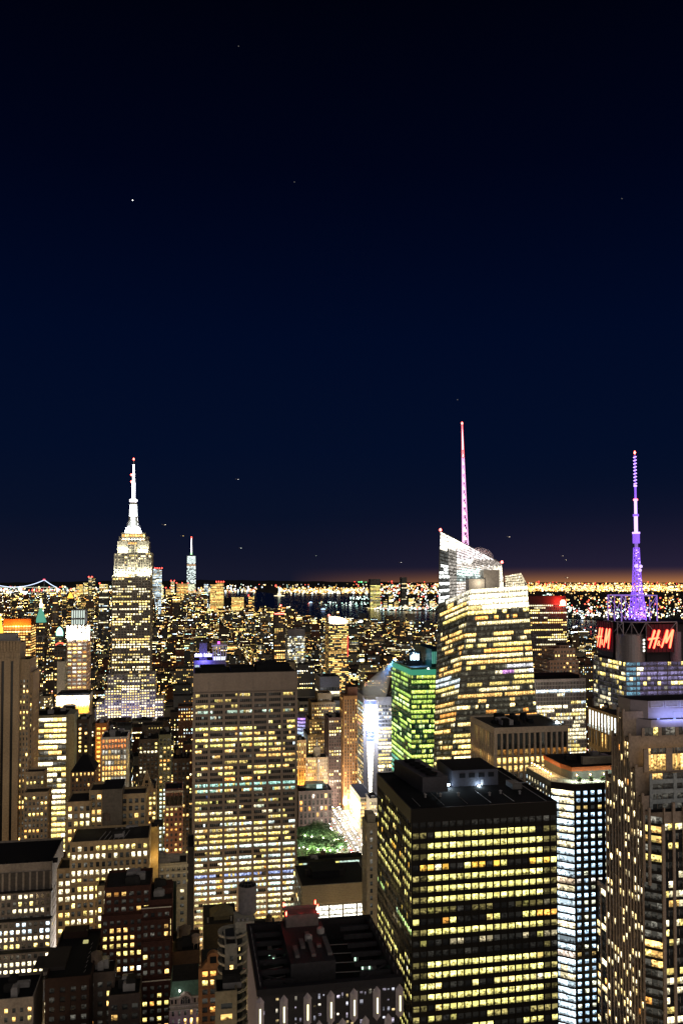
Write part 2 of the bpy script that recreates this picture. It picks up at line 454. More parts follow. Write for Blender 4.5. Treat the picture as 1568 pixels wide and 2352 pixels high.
wn = nd(wt, 'ShaderNodeTexNoise'); wn.inputs['Scale'].default_value = .02; wn.inputs['Detail'].default_value = 4
wco = nd(wt, 'ShaderNodeTexCoord'); wt.links.new(wco.outputs['Object'], wn.inputs[0])
wbm = nd(wt, 'ShaderNodeBump'); wbm.inputs['Strength'].default_value = .5; wbm.inputs['Distance'].default_value = 3
wt.links.new(wn.outputs[0], wbm.inputs['Height']); wt.links.new(wbm.outputs[0], wb.inputs['Normal'])
w_ = MB(); w_._add([(x, y, .5) for x, y in poly], [list(range(len(poly)))], 0)
tag(w_.build('water', wm_), kind='structure')
def shore_v(u): return np.interp(u, [p[0] for p in SHORE], [p[1] for p in SHORE])
rd = MB(); rd.box(139, 166, -50, 4200, 0, .10)
ROAD = stone('asphalt_road', (.05, .05, .052), .8, .3, .05, .4)
tag(rd.build('road', ROAD), kind='structure')
mk = MB()
for k in range(90):
    for x in (145.5, 152.3, 159.2): mk.box(x, x + .25, 640 + k * 9, 644 + k * 9, .104, .112)
tag(mk.build('road_marking', stone('road_paint', (.75, .75, .7))), kind='structure')
pv = MB(); pv.box(166, 171.5, -50, 1500, 0, .25); pv.box(133, 139, -50, 1500, 0, .25)
tag(pv.build('pavement', stone('pavement_slabs', (.20, .19, .18))), kind='structure')
lw = MB(); lw.box(-40, 133, 640, 834, 0, .2)
tag(lw.build('park_lawn', stone('park_grass', (.03, .06, .02), .9, .4, .1, .5)), kind='structure')

# ================================================================== near towers, left to right
A = lambda c: np.array(c)
# --- stone deco tower at the left edge
b = Building('stone_tower', 'pale limestone deco tower with two long dark window slots, cut by the left edge', wall=TAN)
x0, x1, z = xz(-70, 46, 1478, 640); x1w = xz(0, 57, 1478, 658)[1]
Y0 = 640
b.wall.box(x0, x1, Y0, 664, 0, z); AABB.append((x0, x1, Y0, 664, 0, z, len(BUILDINGS) - 1))
zs = ztop(20, 1518, Y0)
sl = b.part('window_slot', stone('slot_glass', (.006, .006, .007), .2))
ul = [(-52, -45), (-22, -15), (4.5, 11), (26, 32)]
edges = [x0]
for u0, u1 in ul:
    xa, xb = xz(u0, u1, 1518, Y0)[:2]
    edges += [xa, xb]
    sl.box(xa, xb, Y0 - .06, Y0, 0, zs)
    p = b.wall; xm = (xa + xb) / 2; hw = (xb - xa) / 2
    p.prism([(xm - hw, Y0 - 1.1), (xm + hw, Y0 - 1.1), (xm + hw, Y0), (xm - hw, Y0)], zs + .01, zs + 5, poly1=[(xm - hw * .7, Y0 - 1.0), (xm + hw * .7, Y0 - 1.0), (xm + hw * .7, Y0), (xm - hw * .7, Y0)])
    p.prism([(xm - hw * .7, Y0 - 1.0), (xm + hw * .7, Y0 - 1.0), (xm + hw * .7, Y0), (xm - hw * .7, Y0)], zs + 5.01, zs + 8.5, poly1=[(xm - .1, Y0 - .8), (xm + .1, Y0 - .8), (xm + .1, Y0), (xm - .1, Y0)])
edges.append(x1)
for i in range(0, len(edges), 2): b.wall.box(edges[i], edges[i + 1], Y0 - .9, Y0, 0, zs + 2)
zc = ztop(20, 1497, Y0); n = 16
for i in range(n):
    xa = x0 + (x1 - x0) * i / n; xb = x0 + (x1 - x0) * (i + .62) / n
    b.wall.box(xa, xb, Y0 - .8, Y0, zc, z + .8); b.wall.box(xa + .3, xb - .3, Y0 - .6, Y0, z + .8, z + 1.6)
b.wall.box(x0, x1, 645, 646, z, z + 1.4); b.roof.box(x0, x1, 646, 664, z, z + .2)
for zz, (ua, ub) in ((ztop(0, 1456, 652), (-40, 38)), (ztop(0, 1466, 650), (-40, 44))):
    xa, xb = xz(ua, ub, 1466, 652)[:2]; p = b.part('rooftop_unit', STEEL); p.box(xa, xb, 650 + (zz % 2), 660, z, zz)
for i in range(7): p.tube((x0 + 30 + i * 4, 648, z), (x0 + 30 + i * 4, 648, z + 4.5), .18)
p.tube((x0 + 28, 648, z + 4.4), (x0 + 56, 648, z + 4.4), .2)
# side wings stepping down to the west
for ua, ub, v, ya, yb in ((46, 68, 1518, 645, 672), (68, 76, 1548, 650, 676)):
    xa, xb, zt = xz(ua, ub, v, ya)
    b.tower(xa + .01, xb, ya, yb, 0, zt, 'NW', bay=2.7, fl=3.9, blank=14, pw=1.3, sh=1.7, pd=.3, sd=.15, lit=dict(p=.16, pal='office', s=1.2, floor=.2, keep=.3, dark=.02))
for ua, ub, v, ya, yb, ft in ((60, 102, 1776, 628, 640, 'NW'), (56, 111, 1823, 614, 628, 'NW')):
    xa, xb, zt = xz(ua, ub, v, ya)
    b.tower(xa, xb, ya, yb, 0, zt, ft, bay=2.8, fl=3.9, blank=2, pw=1.3, sh=1.7, pd=.35, sd=.2, lit=dict(p=.26, pal='gold', s=1.3, floor=.25, keep=.3, dark=.02))
keep_clear(0, 111, 1970, 610)
b.finish()

# --- white travertine office slab in the centre
b = Building('office_slab', 'broad travertine office slab of seven bays with strip windows and a blank top band', wall=TRAV)
x0, x1, z = xz(447, 680, 1546, 551)
zt0 = ztop(560, 1592, 551); nfl = 43; fh = (zt0 - ztop(560, 2108, 551)) / 40
ny = int(zt0 / fh); z0 = zt0 - ny * fh
b.wall.box(x0, x1, 551, 590, 0, z); AABB.append((x0, x1, 550, 590, 0, z, len(BUILDINGS) - 1))
rows = {k: ((.5, .88, .55, .95, .66, .82, .34)[k % 7], (WHT, (1., .88, .42), (.9, 1., .72), WHT, YEL, (.8, .97, .9))[k % 6], .66 + .12 * (k % 4)) for k in range(20, 44)}
rows.update({k: (.16 + .03 * k, (YEL, WARM, YG)[k % 3], .6 + .04 * k) for k in range(0, 15)})
rows.update({16: (1, TEAL, .62), 17: (.75, (.6, 1., .8), .7), 27: (1, (.85, 1., .85), 1.1), 30: (.9, WHT, 1.3), 32: (.8, (.45, .55, 1.), .6), 33: (.85, (.85, .95, 1), 1.0), 34: (1, (.70, 1., .92), 1.4), 36: (1, WHT, 1.3),
        6: (.75, YG, 1.2), 8: (.85, YEL, 1.25), 9: (.6, YG, 1.0), 0: (.28, YEL, .5), 1: (.15, YEL, .35), 2: (.2, YEL, .6), 3: (.55, (.7, .95, .75), .4), 4: (.2, (.7, .9, .8), .3),
        12: (.2, YEL, .5), 11: (.5, WARM, .8), 25: (.8, YEL, 1.1), 26: (.5, YEL, 1.1), 19: (.4, YG, .5), 18: (.15, (.2, .3, .7), .12)})
b.facade((x0, 551), (x1, 551), z0, zt0, 7, ny, lights(b.rng, ny, 7 * 6, p=.46, pal='office', s=1.15, floor=.75, keep=.72, dark=.006, rows=rows),
         pw=1.7, sh=1.65, pd=1.1, sd=.5, sub=6, mg=.2)
b.facade((x1, 551), (x1, 590), z0, zt0, 4, ny, lights(b.rng, ny, 8, p=.5), pw=1, sh=1.6, pd=.8, sd=.5, sub=2)
b.wall.box(x0 - .9, x1 + .9, 550, 551, zt0 + 1.7, z); b.wall.box(x0 - .9, x1 + .9, 550.2, 551, zt0, zt0 + .8)
for i in range(8):
    xx = x0 + (x1 - x0) * i / 7; b.wall.box(max(x0 - .89, xx - .35), min(x1 + .89, xx + .35), 549.7, 550, zt0 - .5, z - .02)
b.wall.box(x0 - .9, x1 + .9, 550, 550.6, z, z + .5)
b.roof.box(x0, x1, 551, 590, z + .003, z + .2)
for ua, ub, dz in ((460, 520, 3.2), (530, 585, 2.4), (590, 668, 4.2), (600, 640, 5.4)):
    xa, xb = xz(ua, ub, 1546, 556)[:2]; p = b.part('rooftop_unit', ROOF2); p.box(xa, xb, 556 + dz, 580, z, z + dz)
# flared foot of the concave front
fl_ = b.wall
for k in range(8):
    za, zb = 60 - k * 8 - 8, 60 - k * 8; ya, yb = 550 - ((k + 1) / 8) ** 2 * 6, 550 - (k / 8) ** 2 * 6
    for i in range(8):
        xx = x0 + (x1 - x0) * i / 7; fl_.prism([(xx - .4, ya), (xx + .4, ya), (xx + .4, 550.1), (xx - .4, 550.1)], za, zb, poly1=[(xx - .4, yb), (xx + .4, yb), (xx + .4, 550.1), (xx - .4, 550.1)])
keep_clear(447, 684, 2125, 550)
b.finish()

# --- black office box in front
b = Building('black_office_tower', 'black steel office box with rows of yellow windows and lamps on its roof', wall=BLACK, roof=ROOF2)
Yf = 285; x0, x1, z = xz(945, 1277, 1845, Yf); zf = ztop(1110, 1853, Yf)
Yb = at_x(867, 1776, x0)[0]
z = zf
fh = 24.1 / F * proj((105, Yf, 160))[2]; ny = int((z - 5) / fh); z0 = z - 4.3 - ny * fh
dim, lit_, amb = (.9, .75, .25), (.98, .86, .25), (1., .55, .08)
rows = {0: (.22, dim, .22), 1: (.9, lit_, 1.0), 2: (.92, lit_, 1.0), 3: (.9, lit_, 1.02), 4: (.85, amb, 1.05), 5: (.85, lit_, 1.1), 6: (.8, lit_, 1.12), 7: (.9, lit_, 1.1), 8: (.8, dim, .10),
        9: (.45, (1, .45, .08), .9), 10: (.8, lit_, 1.15), 11: (.25, (1, .85, .5), .25), 12: (.03, dim, .1), 13: (.85, lit_, 1.15), 14: (.85, lit_, 1.15), 15: (.7, (1, .85, .3), 1.15), 16: (.8, lit_, 1.15), 17: (.85, lit_, 1.15), 18: (.3, dim, .35), 19: (.5, lit_, .9)}
L = lights(b.rng, ny, 20, p=.75, pal='green', s=1.1, floor=.3, keep=.25, dark=.006, rows=rows, spread=.2)
for j in range(ny):
    r = ny - 1 - j
    if r in (1, 2, 3, 5, 6, 7, 10, 13, 14, 16, 17, 20, 22):
        f0, f1 = (2 + (r % 3), 17 - (r % 2))
        for i in range(20):
            if f0 <= i < f1: L[j, i] = A(lit_) * .95 * math.exp(b.rng.normal(0, .28))
            elif i < 2 or i > 17: L[j, i] = A(dim) * .09 * math.exp(b.rng.normal(0, .6))
b.wall.box(x0, x1, Yf, Yb, 0, z); AABB.append((x0, x1, Yf, Yb, 0, z, len(BUILDINGS) - 1))
b.facade((x0, Yf), (x1, Yf), z0, z - 4.3, 20, ny, L, pw=.55, sh=1.75, pd=.32, sd=.16)
LE = lights(b.rng, ny, 22, p=.62, pal='green', s=.85, floor=.4, keep=.35, dark=.008, rows={k: (v[0] * .8, v[1], v[2] * .9) for k, v in rows.items()})
rr = ny - 1 - 9; LE[rr - 1:rr + 1, :] *= A((.6, 1., 1.1))
b.facade((x0, Yb), (x0, Yf), z0, z - 4.3, 22, ny, LE, pw=.5, sh=1.75, pd=.3, sd=.16, edge=False)
b.wall.box(x0 - .4, x1, Yf - .4, Yf, z - 4.3, z); b.wall.box(x0 - .4, x0, Yf, Yb, z - 4.3, z)
b.wall.box(x0 - .4, x1, Yf - .4, Yf + .2, z, z + .7); b.wall.box(x0 - .4, x0 + .2, Yf + .2, Yb, z, z + .7); b.wall.box(x1 - .6, x1, Yf + .2, Yb, z, z + .7); b.wall.box(x0 + .2, x1 - .6, Yb - .6, Yb, z, z + .7)
b.roof.box(x0 + .2, x1 - .6, Yf + .2, Yb - .6, z, z + .2)
# penthouse block
PH = stone('penthouse_panel', (.045, .048, .066), .6, .2)
Yp = 313; pa, pb, _ = xz(1038, 1143, 1825, Yp); zp = ztop(1090, 1768, Yp); Ypb = at_x(1003, 1745, pa)[0]
p = b.part('penthouse', PH); p.box(pa, pb, Yp, Ypb, z + .2, zp)
p = b.part('penthouse_roof', ROOF2); p.box(pa + .3, pb - .3, Yp + .3, Ypb - .3, zp, zp + .12)
p = b.part('penthouse_door', STEEL); xd = xz(1104, 1109, 1825, Yp)[:2]; p.box(xd[0], xd[1], Yp - .08, Yp, z + .2, z + 2.5)
# cooling plant with round fans
ca, cb, _ = xz(970, 1028, 1820, 303); cz = ztop(990, 1785, 303)
p = b.part('cooling_tower', stone('cooling_panel', (.035, .037, .05), .6)); yb_ = 334
p.prism([(ca, 303), (cb, 303), (cb - 2.5, yb_), (ca - 3.5, yb_)], z + 1.2, cz)
for k in range(5):
    cx_, cy_ = ca + 2.6 - k * .65, 306.5 + k * 5.6
    p = b.part('cooling_fan', ROOF2); p.lathe([(2.0, cz), (2.3, cz + .9), (2.1, cz + .9), (1.9, cz + .3)], cx_ + 2, cy_, 20)
for k in range(6): b.part('cooling_leg', STEEL).tube((ca + 1 + (k % 2) * 5 - (k // 2) * 1.2, 304 + (k // 2) * 13, z + .2), (ca + 1 + (k % 2) * 5 - (k // 2) * 1.2, 304 + (k // 2) * 13, z + 1.2), .3)
LAMPW = glow('cool_lamp', (.75, .92, 1.), 60, True)
for (u, v, dx) in ((1030, 1803, 0), (1100, 1806, 0)):
    X, Z = at_y(u, v, Yp - 1.2); p = b.part('roof_lamp', LAMPW); p.box(X - .35, X + .35, Yp - 1.0, Yp - .7, Z - .3, Z + .3)
    q_ = b.part('lamp_arm', STEEL); q_.box(X - .06, X + .06, Yp - .7, Yp, Z - .06, Z + .06)
    b.lamp_light('roof_lamp_light', (X, Yp - 1.6, Z + .2), 650, (.70, .88, 1.), size=.25)
for k in range(5): b.part('roof_pipe', STEEL).tube((x0 + 4 + k * 9, Yf + 3, z + .5), (x0 + 4 + k * 9, Yf + 14 + (k % 2) * 6, z + .5), .1, 5)
b.part('cleaning_rig', stone('rig_paint', (.10, .10, .11), .6)).box(x1 - 9, x1 - 5, Yf + 20, Yf + 27, z + .2, z + 2.2); b.part('rig_arm', STEEL).tube((x1 - 7, Yf + 22, z + 2.2), (x1 - 3, Yf + 14, z + 4.2), .2, 6)
b.part('rig_rail', STEEL).box(x1 - 3.2, x1 - 3.0, Yf + 2, Yb - 2, z + .2, z + .4)
for k in range(4): b.part('penthouse_louvre', ROOF2).box(pa + 3 + k * 4, pa + 5.4 + k * 4, Yp - .1, Yp, zp - 3, zp - 1.2)
for u in (985, 1020, 1062, 1130, 1160, 1200): 
    X, Z = at_y(u, 1850, 295); p = b.part('roof_vent', STEEL); p.lathe([(.4, z + .2), (.4, z + 1.2), (.7, z + 1.3), (.1, z + 1.7)], X, 295 + (u % 7), 10)
keep_clear(867, 1290, 2400, 280)
b.finish()

# --- low roof with the beams, glowing fins below (bottom centre)
b = Building('faceted_tower', 'tower with an open beamed dark roof, a red-lit penthouse and glowing fins at the bottom', wall=stone('brushed_panel', (.20, .19, .21), .35, .2, metal=.4), roof=ROOF2)
Yf = 208; x0, x1, z = xz(597, 916, 2255, Yf); Yb = 246
b.wall.box(x0, x1, Yf, Yb, 0, z - 6); AABB.append((x0, x1, Yf, Yb, 0, z, len(BUILDINGS) - 1))
for (xa, xb, ya, yb) in ((x0 - .8, x1 + .8, Yf - .8, Yf + 1.0), (x0 - .8, x1 + .8, Yb - 1, Yb + .6), (x0 - .8, x0 + 1, Yf + 1, Yb - 1), (x1 - 1, x1 + .8, Yf + 1, Yb - 1)):
    b.part('parapet', stone('dark_panel', (.012, .012, .016), .6)).box(xa, xb, ya, yb, z - 1.6 if True else 0, z)
b.part('parapet_wall', stone('dark_panel', (.012, .012, .016), .6)).prism([(x0, Yf + .3), (x0 + .9, Yf + .3), (x0 + .9, Yb), (x0, Yb)], z - 6, z - 1.61)
b.part('parapet_wall', stone('dark_panel', (.012, .012, .016), .6)).prism([(x1 - .9, Yf + .3), (x1, Yf + .3), (x1, Yb), (x1 - .9, Yb)], z - 6, z - 1.61)
b.part('parapet_wall', stone('dark_panel', (.012, .012, .016), .6)).prism([(x0 + .9, Yf + .3), (x1 - .9, Yf + .3), (x1 - .9, Yf + .9), (x0 + .9, Yf + .9)], z - 6, z - 1.61)
b.part('parapet_wall', stone('dark_panel', (.012, .012, .016), .6)).prism([(x0 + .9, Yb - .8), (x1 - .9, Yb - .8), (x1 - .9, Yb), (x0 + .9, Yb)], z - 6, z - 1.61)
b.roof.box(x0 + .9, x1 - .9, Yf + .9, Yb - .8, z - 6, z - 5.8)
BM = stone('roof_beam', (.02, .02, .026), .6)
for k in range(6):
    y = Yf + 4 + k * 5.6
    b.part('roof_beam', BM).box(x0 + 1, x0 + 9.5, y, y + .8, z - 1.6, z - .4); b.part('roof_beam', BM).box(x1 - 9.5, x1 - 1, y, y + .8, z - 1.6, z - .4)
for xa, xb, ya, yb in ((x0 + 1, x0 + 9, Yf + 9, Yf + 2), (x1 - 9, x1 - 1, Yf + 2, Yf + 9), (x0 + 2, x0 + 9, Yf + 14, Yf + 18)):
    b.part('roof_brace', BM).tube((xa, ya, z - 1), (xb, yb, z - 1), .35)
for i in range(9):
    r = b.rng; xx, yy = (x0 + r.uniform(2, 7)) if i % 2 else (x1 - r.uniform(3, 8)), r.uniform(Yf + 5, Yb - 5)
    b.part('rooftop_unit', STEEL).box(xx, xx + r.uniform(1, 2.2), yy, yy + r.uniform(1, 3), z - 5.8, z - 5.8 + r.uniform(.8, 2.4))
    b.part('roof_light', glow('green_white_lamp', (.6, 1., .7), 1.4)).box(xx + .2, xx + .5, yy - .4, yy - .1, z - 5.5, z - 4.6)
xa, xb, _ = xz(655, 788, 2230, Yf + 7); zp = z + 3.2
p = b.part('penthouse', stone('penthouse_metal', (.022, .022, .028), .6)); p.box(xa + 1.5, xb - 2, Yf + 7, Yb - 4, z - 6, zp - 1.2)
xr, xs = xz(656, 730, 2120, Yb - 8)[:2]
p = b.part('lift_tower', stone('lift_panel', (.10, .085, .09), .6)); p.box(xr, xs, Yb - 9, Yb - 3, z - 6, zp + 1.5); zz = zp + 1.5
p.box(xr - .3, xs + .3, Yb - 9.3, Yb - 9, zz - .3, zz + .9); p.box(xr - .3, xs + .3, Yb - 3, Yb - 2.7, zz - .3, zz + .9)
REDL = glow('red_beacon', (1., .05, .03), 14)
for xx, yy in ((xr, Yb - 9.4), (xs, Yb - 9.4), (xr, Yb - 2.8), (xs, Yb - 2.8), (xs + .25, Yb - 6)):
    p = b.part('beacon', REDL); p.lathe([(.12, zz + .9), (.2, zz + 1.1), (.2, zz + 1.9), (.08, zz + 2.1)], xx, yy, 10)
b.lamp_light('beacon_glow', ((xr + xs) / 2, Yb - 6, zz + .5), 14, (1, .05, .03), size=.5)
b.lamp_light('beacon_glow', ((xr + xs) / 2, Yb - 10.6, zz + .6), 8, (1, .05, .03), size=.3)
for X_, Y_ in ((xa + 8, Yf + 20), (xa + 12, Yf + 24)): b.part('rooftop_unit', STEEL).lathe([(1.1, zp - 1.2), (1.1, zp), (.8, zp + .3)], X_, Y_, 12)
for k in range(6):
    yy = Yf + 3 + k * 5.6; b.part('roof_pipe', STEEL).tube((x0 + 2, yy, z - 5.2), (xa + 1, yy + 1.5, z - 5.2), .14); b.part('roof_pipe', STEEL).tube((xb - 1, yy + 1, z - 5.2), (x1 - 2, yy, z - 5.2), .14)
for k in range(9): b.part('roof_rail', STEEL).tube((x0 + .2, Yf + 1 + k * 4, z), (x0 + .2, Yf + 5 + k * 4, z + .02), .07, 4); b.part('rail_post', STEEL).tube((x0 + .2, Yf + 1 + k * 4, z), (x0 + .2, Yf + 1 + k * 4, z + 1.0), .05, 4); b.part('rail_post', STEEL).tube((x1 - .2, Yf + 1 + k * 4, z), (x1 - .2, Yf + 1 + k * 4, z + 1.0), .05, 4)
for k in range(5): b.part('duct', stone('duct_metal', (.09, .09, .10), .5)).box(xa + 3 + k * 2.2, xa + 4.2 + k * 2.2, Yf + 10 + (k % 2) * 5, Yf + 16 + (k % 3) * 4, zp - 1.2, zp - .5)
# front: tall faceted fins with glowing slits, mirror glass between
FIN = stone('fin_panel', (.34, .31, .36), .35, .12); SLIT = glow('slit_light', (1., .94, .50), 1.5)
nfin = 6; bw = (x1 - x0) / nfin
gl = b.part('front_glass', stone('mirror_glass', (.25, .24, .27), .06, .1, metal=.9)); gl.box(x0, x1, Yf - .25, Yf, 0, z - 1.6)
for row in range(5):
    for i in range(nfin + 1):
        off = .5 if row % 2 else 0; xc = x0 + (i + off) * bw; zt = z - 3.2 - row * 7.2; hb = 6.4
        if xc < x0 or xc > x1: continue
        f = b.part('fin', FIN); w_ = 1.0
        pts = [(xc - w_, Yf - .3), (xc, Yf - 1.4), (xc + w_, Yf - .3)]
        f.prism(pts, zt - hb, zt); f.prism(pts, zt, zt + 1.2, poly1=[(xc - .05, Yf - .3), (xc, Yf - .4), (xc + .05, Yf - .3)])
        f.prism([(xc - .05, Yf - .3), (xc, Yf - .4), (xc + .05, Yf - .3)], zt - hb - 1.2, zt - hb, poly1=pts)
        if (i + row) % 1 == 0:
            b.part('slit_light', SLIT).prism([(xc - .2, Yf - 1.2), (xc, Yf - 1.52), (xc + .2, Yf - 1.2)], zt - hb + 1.2, zt - 1.3)
for i in range(30):  # glowing panes painted in for bright reflections between the fins
    for row in range(6):
        if b.rng.random() < .55:
            xx = x0 + .4 + i * (x1 - x0) / 30; zq = z - 2.6 - row * 2.4 - b.rng.uniform(0, .8); ww_ = b.rng.uniform(.3, .8); hq = b.rng.uniform(.4, 1.3)
            b.q.append(((xx, Yf - .28, zq - hq), (xx + ww_, Yf - .28, zq - hq), (xx + ww_, Yf - .28, zq), (xx, Yf - .28, zq))); b.c.append(A(((1, .75, .35), (.9, .8, 1.), (1, .9, .7), (.6, .6, .7))[int(b.rng.integers(4))]) * math.exp(b.rng.normal(-1.1, .8)))
for i in range(16):
    y = Yf + 1 + i * 2.3
    for row in range(7):
        f = b.part('side_fin', FIN); zt = z - 3.2 - row * 7.2 - (3 if i % 2 else 0)
        f.prism([(x0, y), (x0 - .55, y + .7), (x0, y + 1.3)], zt - 6.2, zt)
keep_clear(560, 930, 2400, 200)
b.finish()

# --- dark granite tower with white-lit corner, terrace on top
b = Building('granite_office_tower', 'dark granite tower with small white-lit windows, a bright corner and a lit roof terrace', wall=DGRAN, roof=ROOF2)
Yf = 362; z = ztop(1330, 1800, Yf)
xc0, xc1 = xz(1279, 1318, 1800, Yf)[:2]; xe = xc0 - .0; X2 = xc1 + 62
Ych = Yf + 7.0; ye = at_x(1206, 1760, xe - .2)[0]
pol = [(xc1, Yf), (X2, Yf), (X2, ye), (xe, ye), (xe, Ych)]
b.wall.prism(pol, 0, z - .2); AABB.append((xe, X2, Yf, ye, 0, z, len(BUILDINGS) - 1))
fh = 16.6 / F * proj((xc1, Yf, 150))[2]; ny = int((z - 4) / fh); z0 = z - 3.5 - ny * fh
cw = lights(b.rng, ny, 17, p=.95, pal='cool', s=1.5, floor=.1, keep=.2, dark=.02, spread=.15, rows={2: (.5, WARM, .6), 12: (.9, (1, .8, .6), 1.1), 13: (.9, WHT, .9), 22: (.5, WARM, .8)})
cw *= A((.56, .66, .78))
b.facade((xc1, Yf), (X2, Yf), z0, z - 3.5, 17, ny, cw, pw=1.75, sh=1.55, pd=.28, sd=.24)
b.facade((xe, Ych), (xc1, Yf), z0, z - 3.5, 1, ny, lights(b.rng, ny, 3, p=1, pal='cool', s=.95, floor=0, keep=.5, spread=.2, rows={12: (1, (1, .75, .5), .8), 13: (1, WHT, .9), 20: (.4, COOL, .2), 22: (1, (1, .8, .65), 1.)}), pw=.5, sh=.75, pd=.3, sd=.2, sub=3, mg=.1)
b.facade((xe, ye), (xe, Ych), z0, z - 3.5, 9, ny, lights(b.rng, ny, 9, p=.9, pal='cool', s=.9, floor=0, keep=.2), pw=1.9, sh=1.4, pd=.28, sd=.24, edge=False)
# terrace floor, glass railing, planters and set-back house with orange fascia
TER = stone('terrace_paving', (.55, .53, .46), .8)
b.part('terrace', TER).prism(pol, z - .2, z + .05)
for (a, e) in (((xc1, Yf), (X2, Yf)), ((xe, Ych), (xc1, Yf)), ((xe, ye), (xe, Ych))):
    a, e = A(a), A(e); w = np.linalg.norm(e - a); d = (e - a) / w; n = A((d[1], -d[0])); r = b.part('railing', STEEL)
    r.obox(a, d, n, 0, w, -.25, -.15, z + 1.9, z + 2.0)
    for k in range(int(w / 3) + 1): r.obox(a, d, n, k * 3, k * 3 + .12, -.25, -.13, z + .05, z + 1.9)
sx, sy = xc1 + 1.5, Yf + 7
hp = [(sx + 1, sy), (X2 - 2, sy), (X2 - 2, ye - 2), (xe + 9, ye - 2), (xe + 9, sy + 8)]
b.part('roof_house', stone('house_panel', (.07, .065, .06), .7)).prism(hp, z + .05, z + 4.2)
b.part('roof_fascia', stone('orange_fascia', (.24, .05, .010), .6)).prism([(x - .5 if x < X2 - 3 else x, y - .5 if y < ye - 3 else y) for x, y in hp], z + 4.2, z + 6.2)
b.part('roof_house_roof', ROOF2).prism(hp, z + 6.2, z + 6.4)
b.plant(xe + 12, X2 - 8, sy + 5, ye - 6, z + 6.4, 7, 3.2)
b.part('rooftop_unit', stone('screen_panel', (.24, .21, .18), .7)).box(sx + 8, sx + 26, sy + 3, sy + 5, z + 6.4, z + 10)
for k in range(7):
    X, Y = sx + 2 + k * 6, Yf + 3.2; p = b.part('planter', WOOD); p.box(X, X + 1.8, Y, Y + 1, z + .05, z + .9)
    p = b.part('planter_shrub', stone('shrub_leaf', (.06, .09, .02), .9))
    for q in range(5): p.lathe([(.1, z + .9), (.45, z + 1.3), (.3, z + 1.9), (.05, z + 2.1)], X + .3 + q * .35, Y + .5 + (q % 2) * .2, 6)
TL = glow('terrace_lamp', (1, .72, .30), 26)
for k in range(11):
    X, Y = (xe + 2.0, ye - 3 - k * 3.2) if k < 8 else (sx + 3 + (k - 8) * 7, Yf + 6.4)
    b.part('terrace_lamp', TL).lathe([(.15, z + 2.2), (.25, z + 2.4), (.1, z + 2.7)], X, max(Y, Yf + 5), 8)
    b.part('lamp_post', STEEL).tube((X, max(Y, Yf + 5), z), (X, max(Y, Yf + 5), z + 2.2), .06)
for k in range(3): b.lamp_light('terrace_glow', (xe + 4, ye - 4 - k * 8, z + 2.8), 700, (1, .60, .22), size=.4)
for k in range(6): b.lamp_light('terrace_glow', (xc1 + 1 + k * 6, Yf + 3.4, z + 2.6), 620, (.80, 1., .80), size=.4)
keep_clear(1205, 1400, 2400, 360)
b.finish()

# --- granite stepped tower at the right edge
b = Building('stepped_granite_tower', 'pinkish granite tower stepping back to a blue-lit louvred crown at the right edge', wall=PINK, roof=ROOF2)
XE = 190.0
steps = [(316, 321, 1868, 1484), (321, 326, 1834, 1470), (326, 331, 1768, 1455), (331, 336, 1696, 1440), (336, 341, 1640, 1430), (341, 346, 1694, 1410), (346, 352, 1790, 1396), (352, 364, 2040, 1385)]
SPM = stone('dark_spandrel', (.012, .012, .014), .7)
for i, (ya, yb, v, u) in enumerate(steps):
    SPD = b.part('spandrel', SPM); zt = ztop(u, v, ya); AABB.append((XE, 262, ya, yb, 0, zt, len(BUILDINGS) - 1))
    if i == 0:
        b.wall.prism([(XE + 6, ya), (262, ya), (262, yb), (XE, yb)], 0, zt)
    else: b.wall.box(XE, 262, ya, yb, 0, zt)
    ny = int((zt - 3) / 4.0); z0 = zt - 2.2 - ny * 4.0
    Lk = dict(p=.42, pal='cream', s=1.35, floor=.28, keep=.45, dark=.003)
    if i > 0: b.facade((XE, yb), (XE, ya), z0, zt - 2.2, 2, ny, lights(b.rng, ny, 4, **Lk), pw=.7, sh=1.3, pd=.6, sd=.1, sub=2, mg=.22, edge=False, smb=SPD)
    else: b.facade((XE, yb), (XE + 6, ya), z0, zt - 2.2, 1, ny, lights(b.rng, ny, 3, p=.3, pal='gold', s=1., floor=.5, dark=.03), pw=.4, sh=1.2, pd=.3, sd=.1, sub=3, mg=.08, edge=False, smb=SPD)
    # stone piers run up past the deck
    for yy in (ya + .2, yb - .4): b.wall.box(XE - .62, XE + .4, yy - .5, yy + .5, zt - 30, zt + 2.2)
    if i > 0: b.wall.box(XE + .5, 262, yb - .4 if i > 4 else ya, yb if i > 4 else ya + .4, zt, zt + 1.0)
    b.roof.box(XE + .6, 262, ya + .5, yb - .5, zt, zt + .1)
# north faces: window bays between tall pilasters
xa0 = XE + 6
def nface(ya, x0, x1, za, zb, nx, fl, L, wall=None, **k):
    ny = max(1, round((zb - za) / fl)); b.facade((x0, ya), (x1, ya), za, zb, nx, ny, lights(b.rng, ny, nx * k.get('sub', 1), **L), wall=wall, **k)
zt = ztop(1500, 1872, 316)
nface(316, xa0, 262, zt - 4.0 * int(zt / 4), zt - 4, 14, 4.0, dict(p=.4, pal='pale', s=1.25, floor=.25, keep=.45, dark=.004), pw=1.15, sh=1.3, pd=.8, sd=.12, sub=2, mg=.2, smb=b.part('spandrel', SPM))
for i in range(15): b.wall.box(xa0 + i * (262 - xa0) / 14 - .57 * (i > 0), xa0 + i * (262 - xa0) / 14 + .57, 315.05, 316, zt - 4, zt + 3 + 2 * (i % 2))
blu = stone('pale_blue_panel', (.22, .26, .30), .35)
pw_ = b.part('wall', blu)
zz1, zz0 = ztop(1520, 1776, 321.0), ztop(1520, 1868, 321)
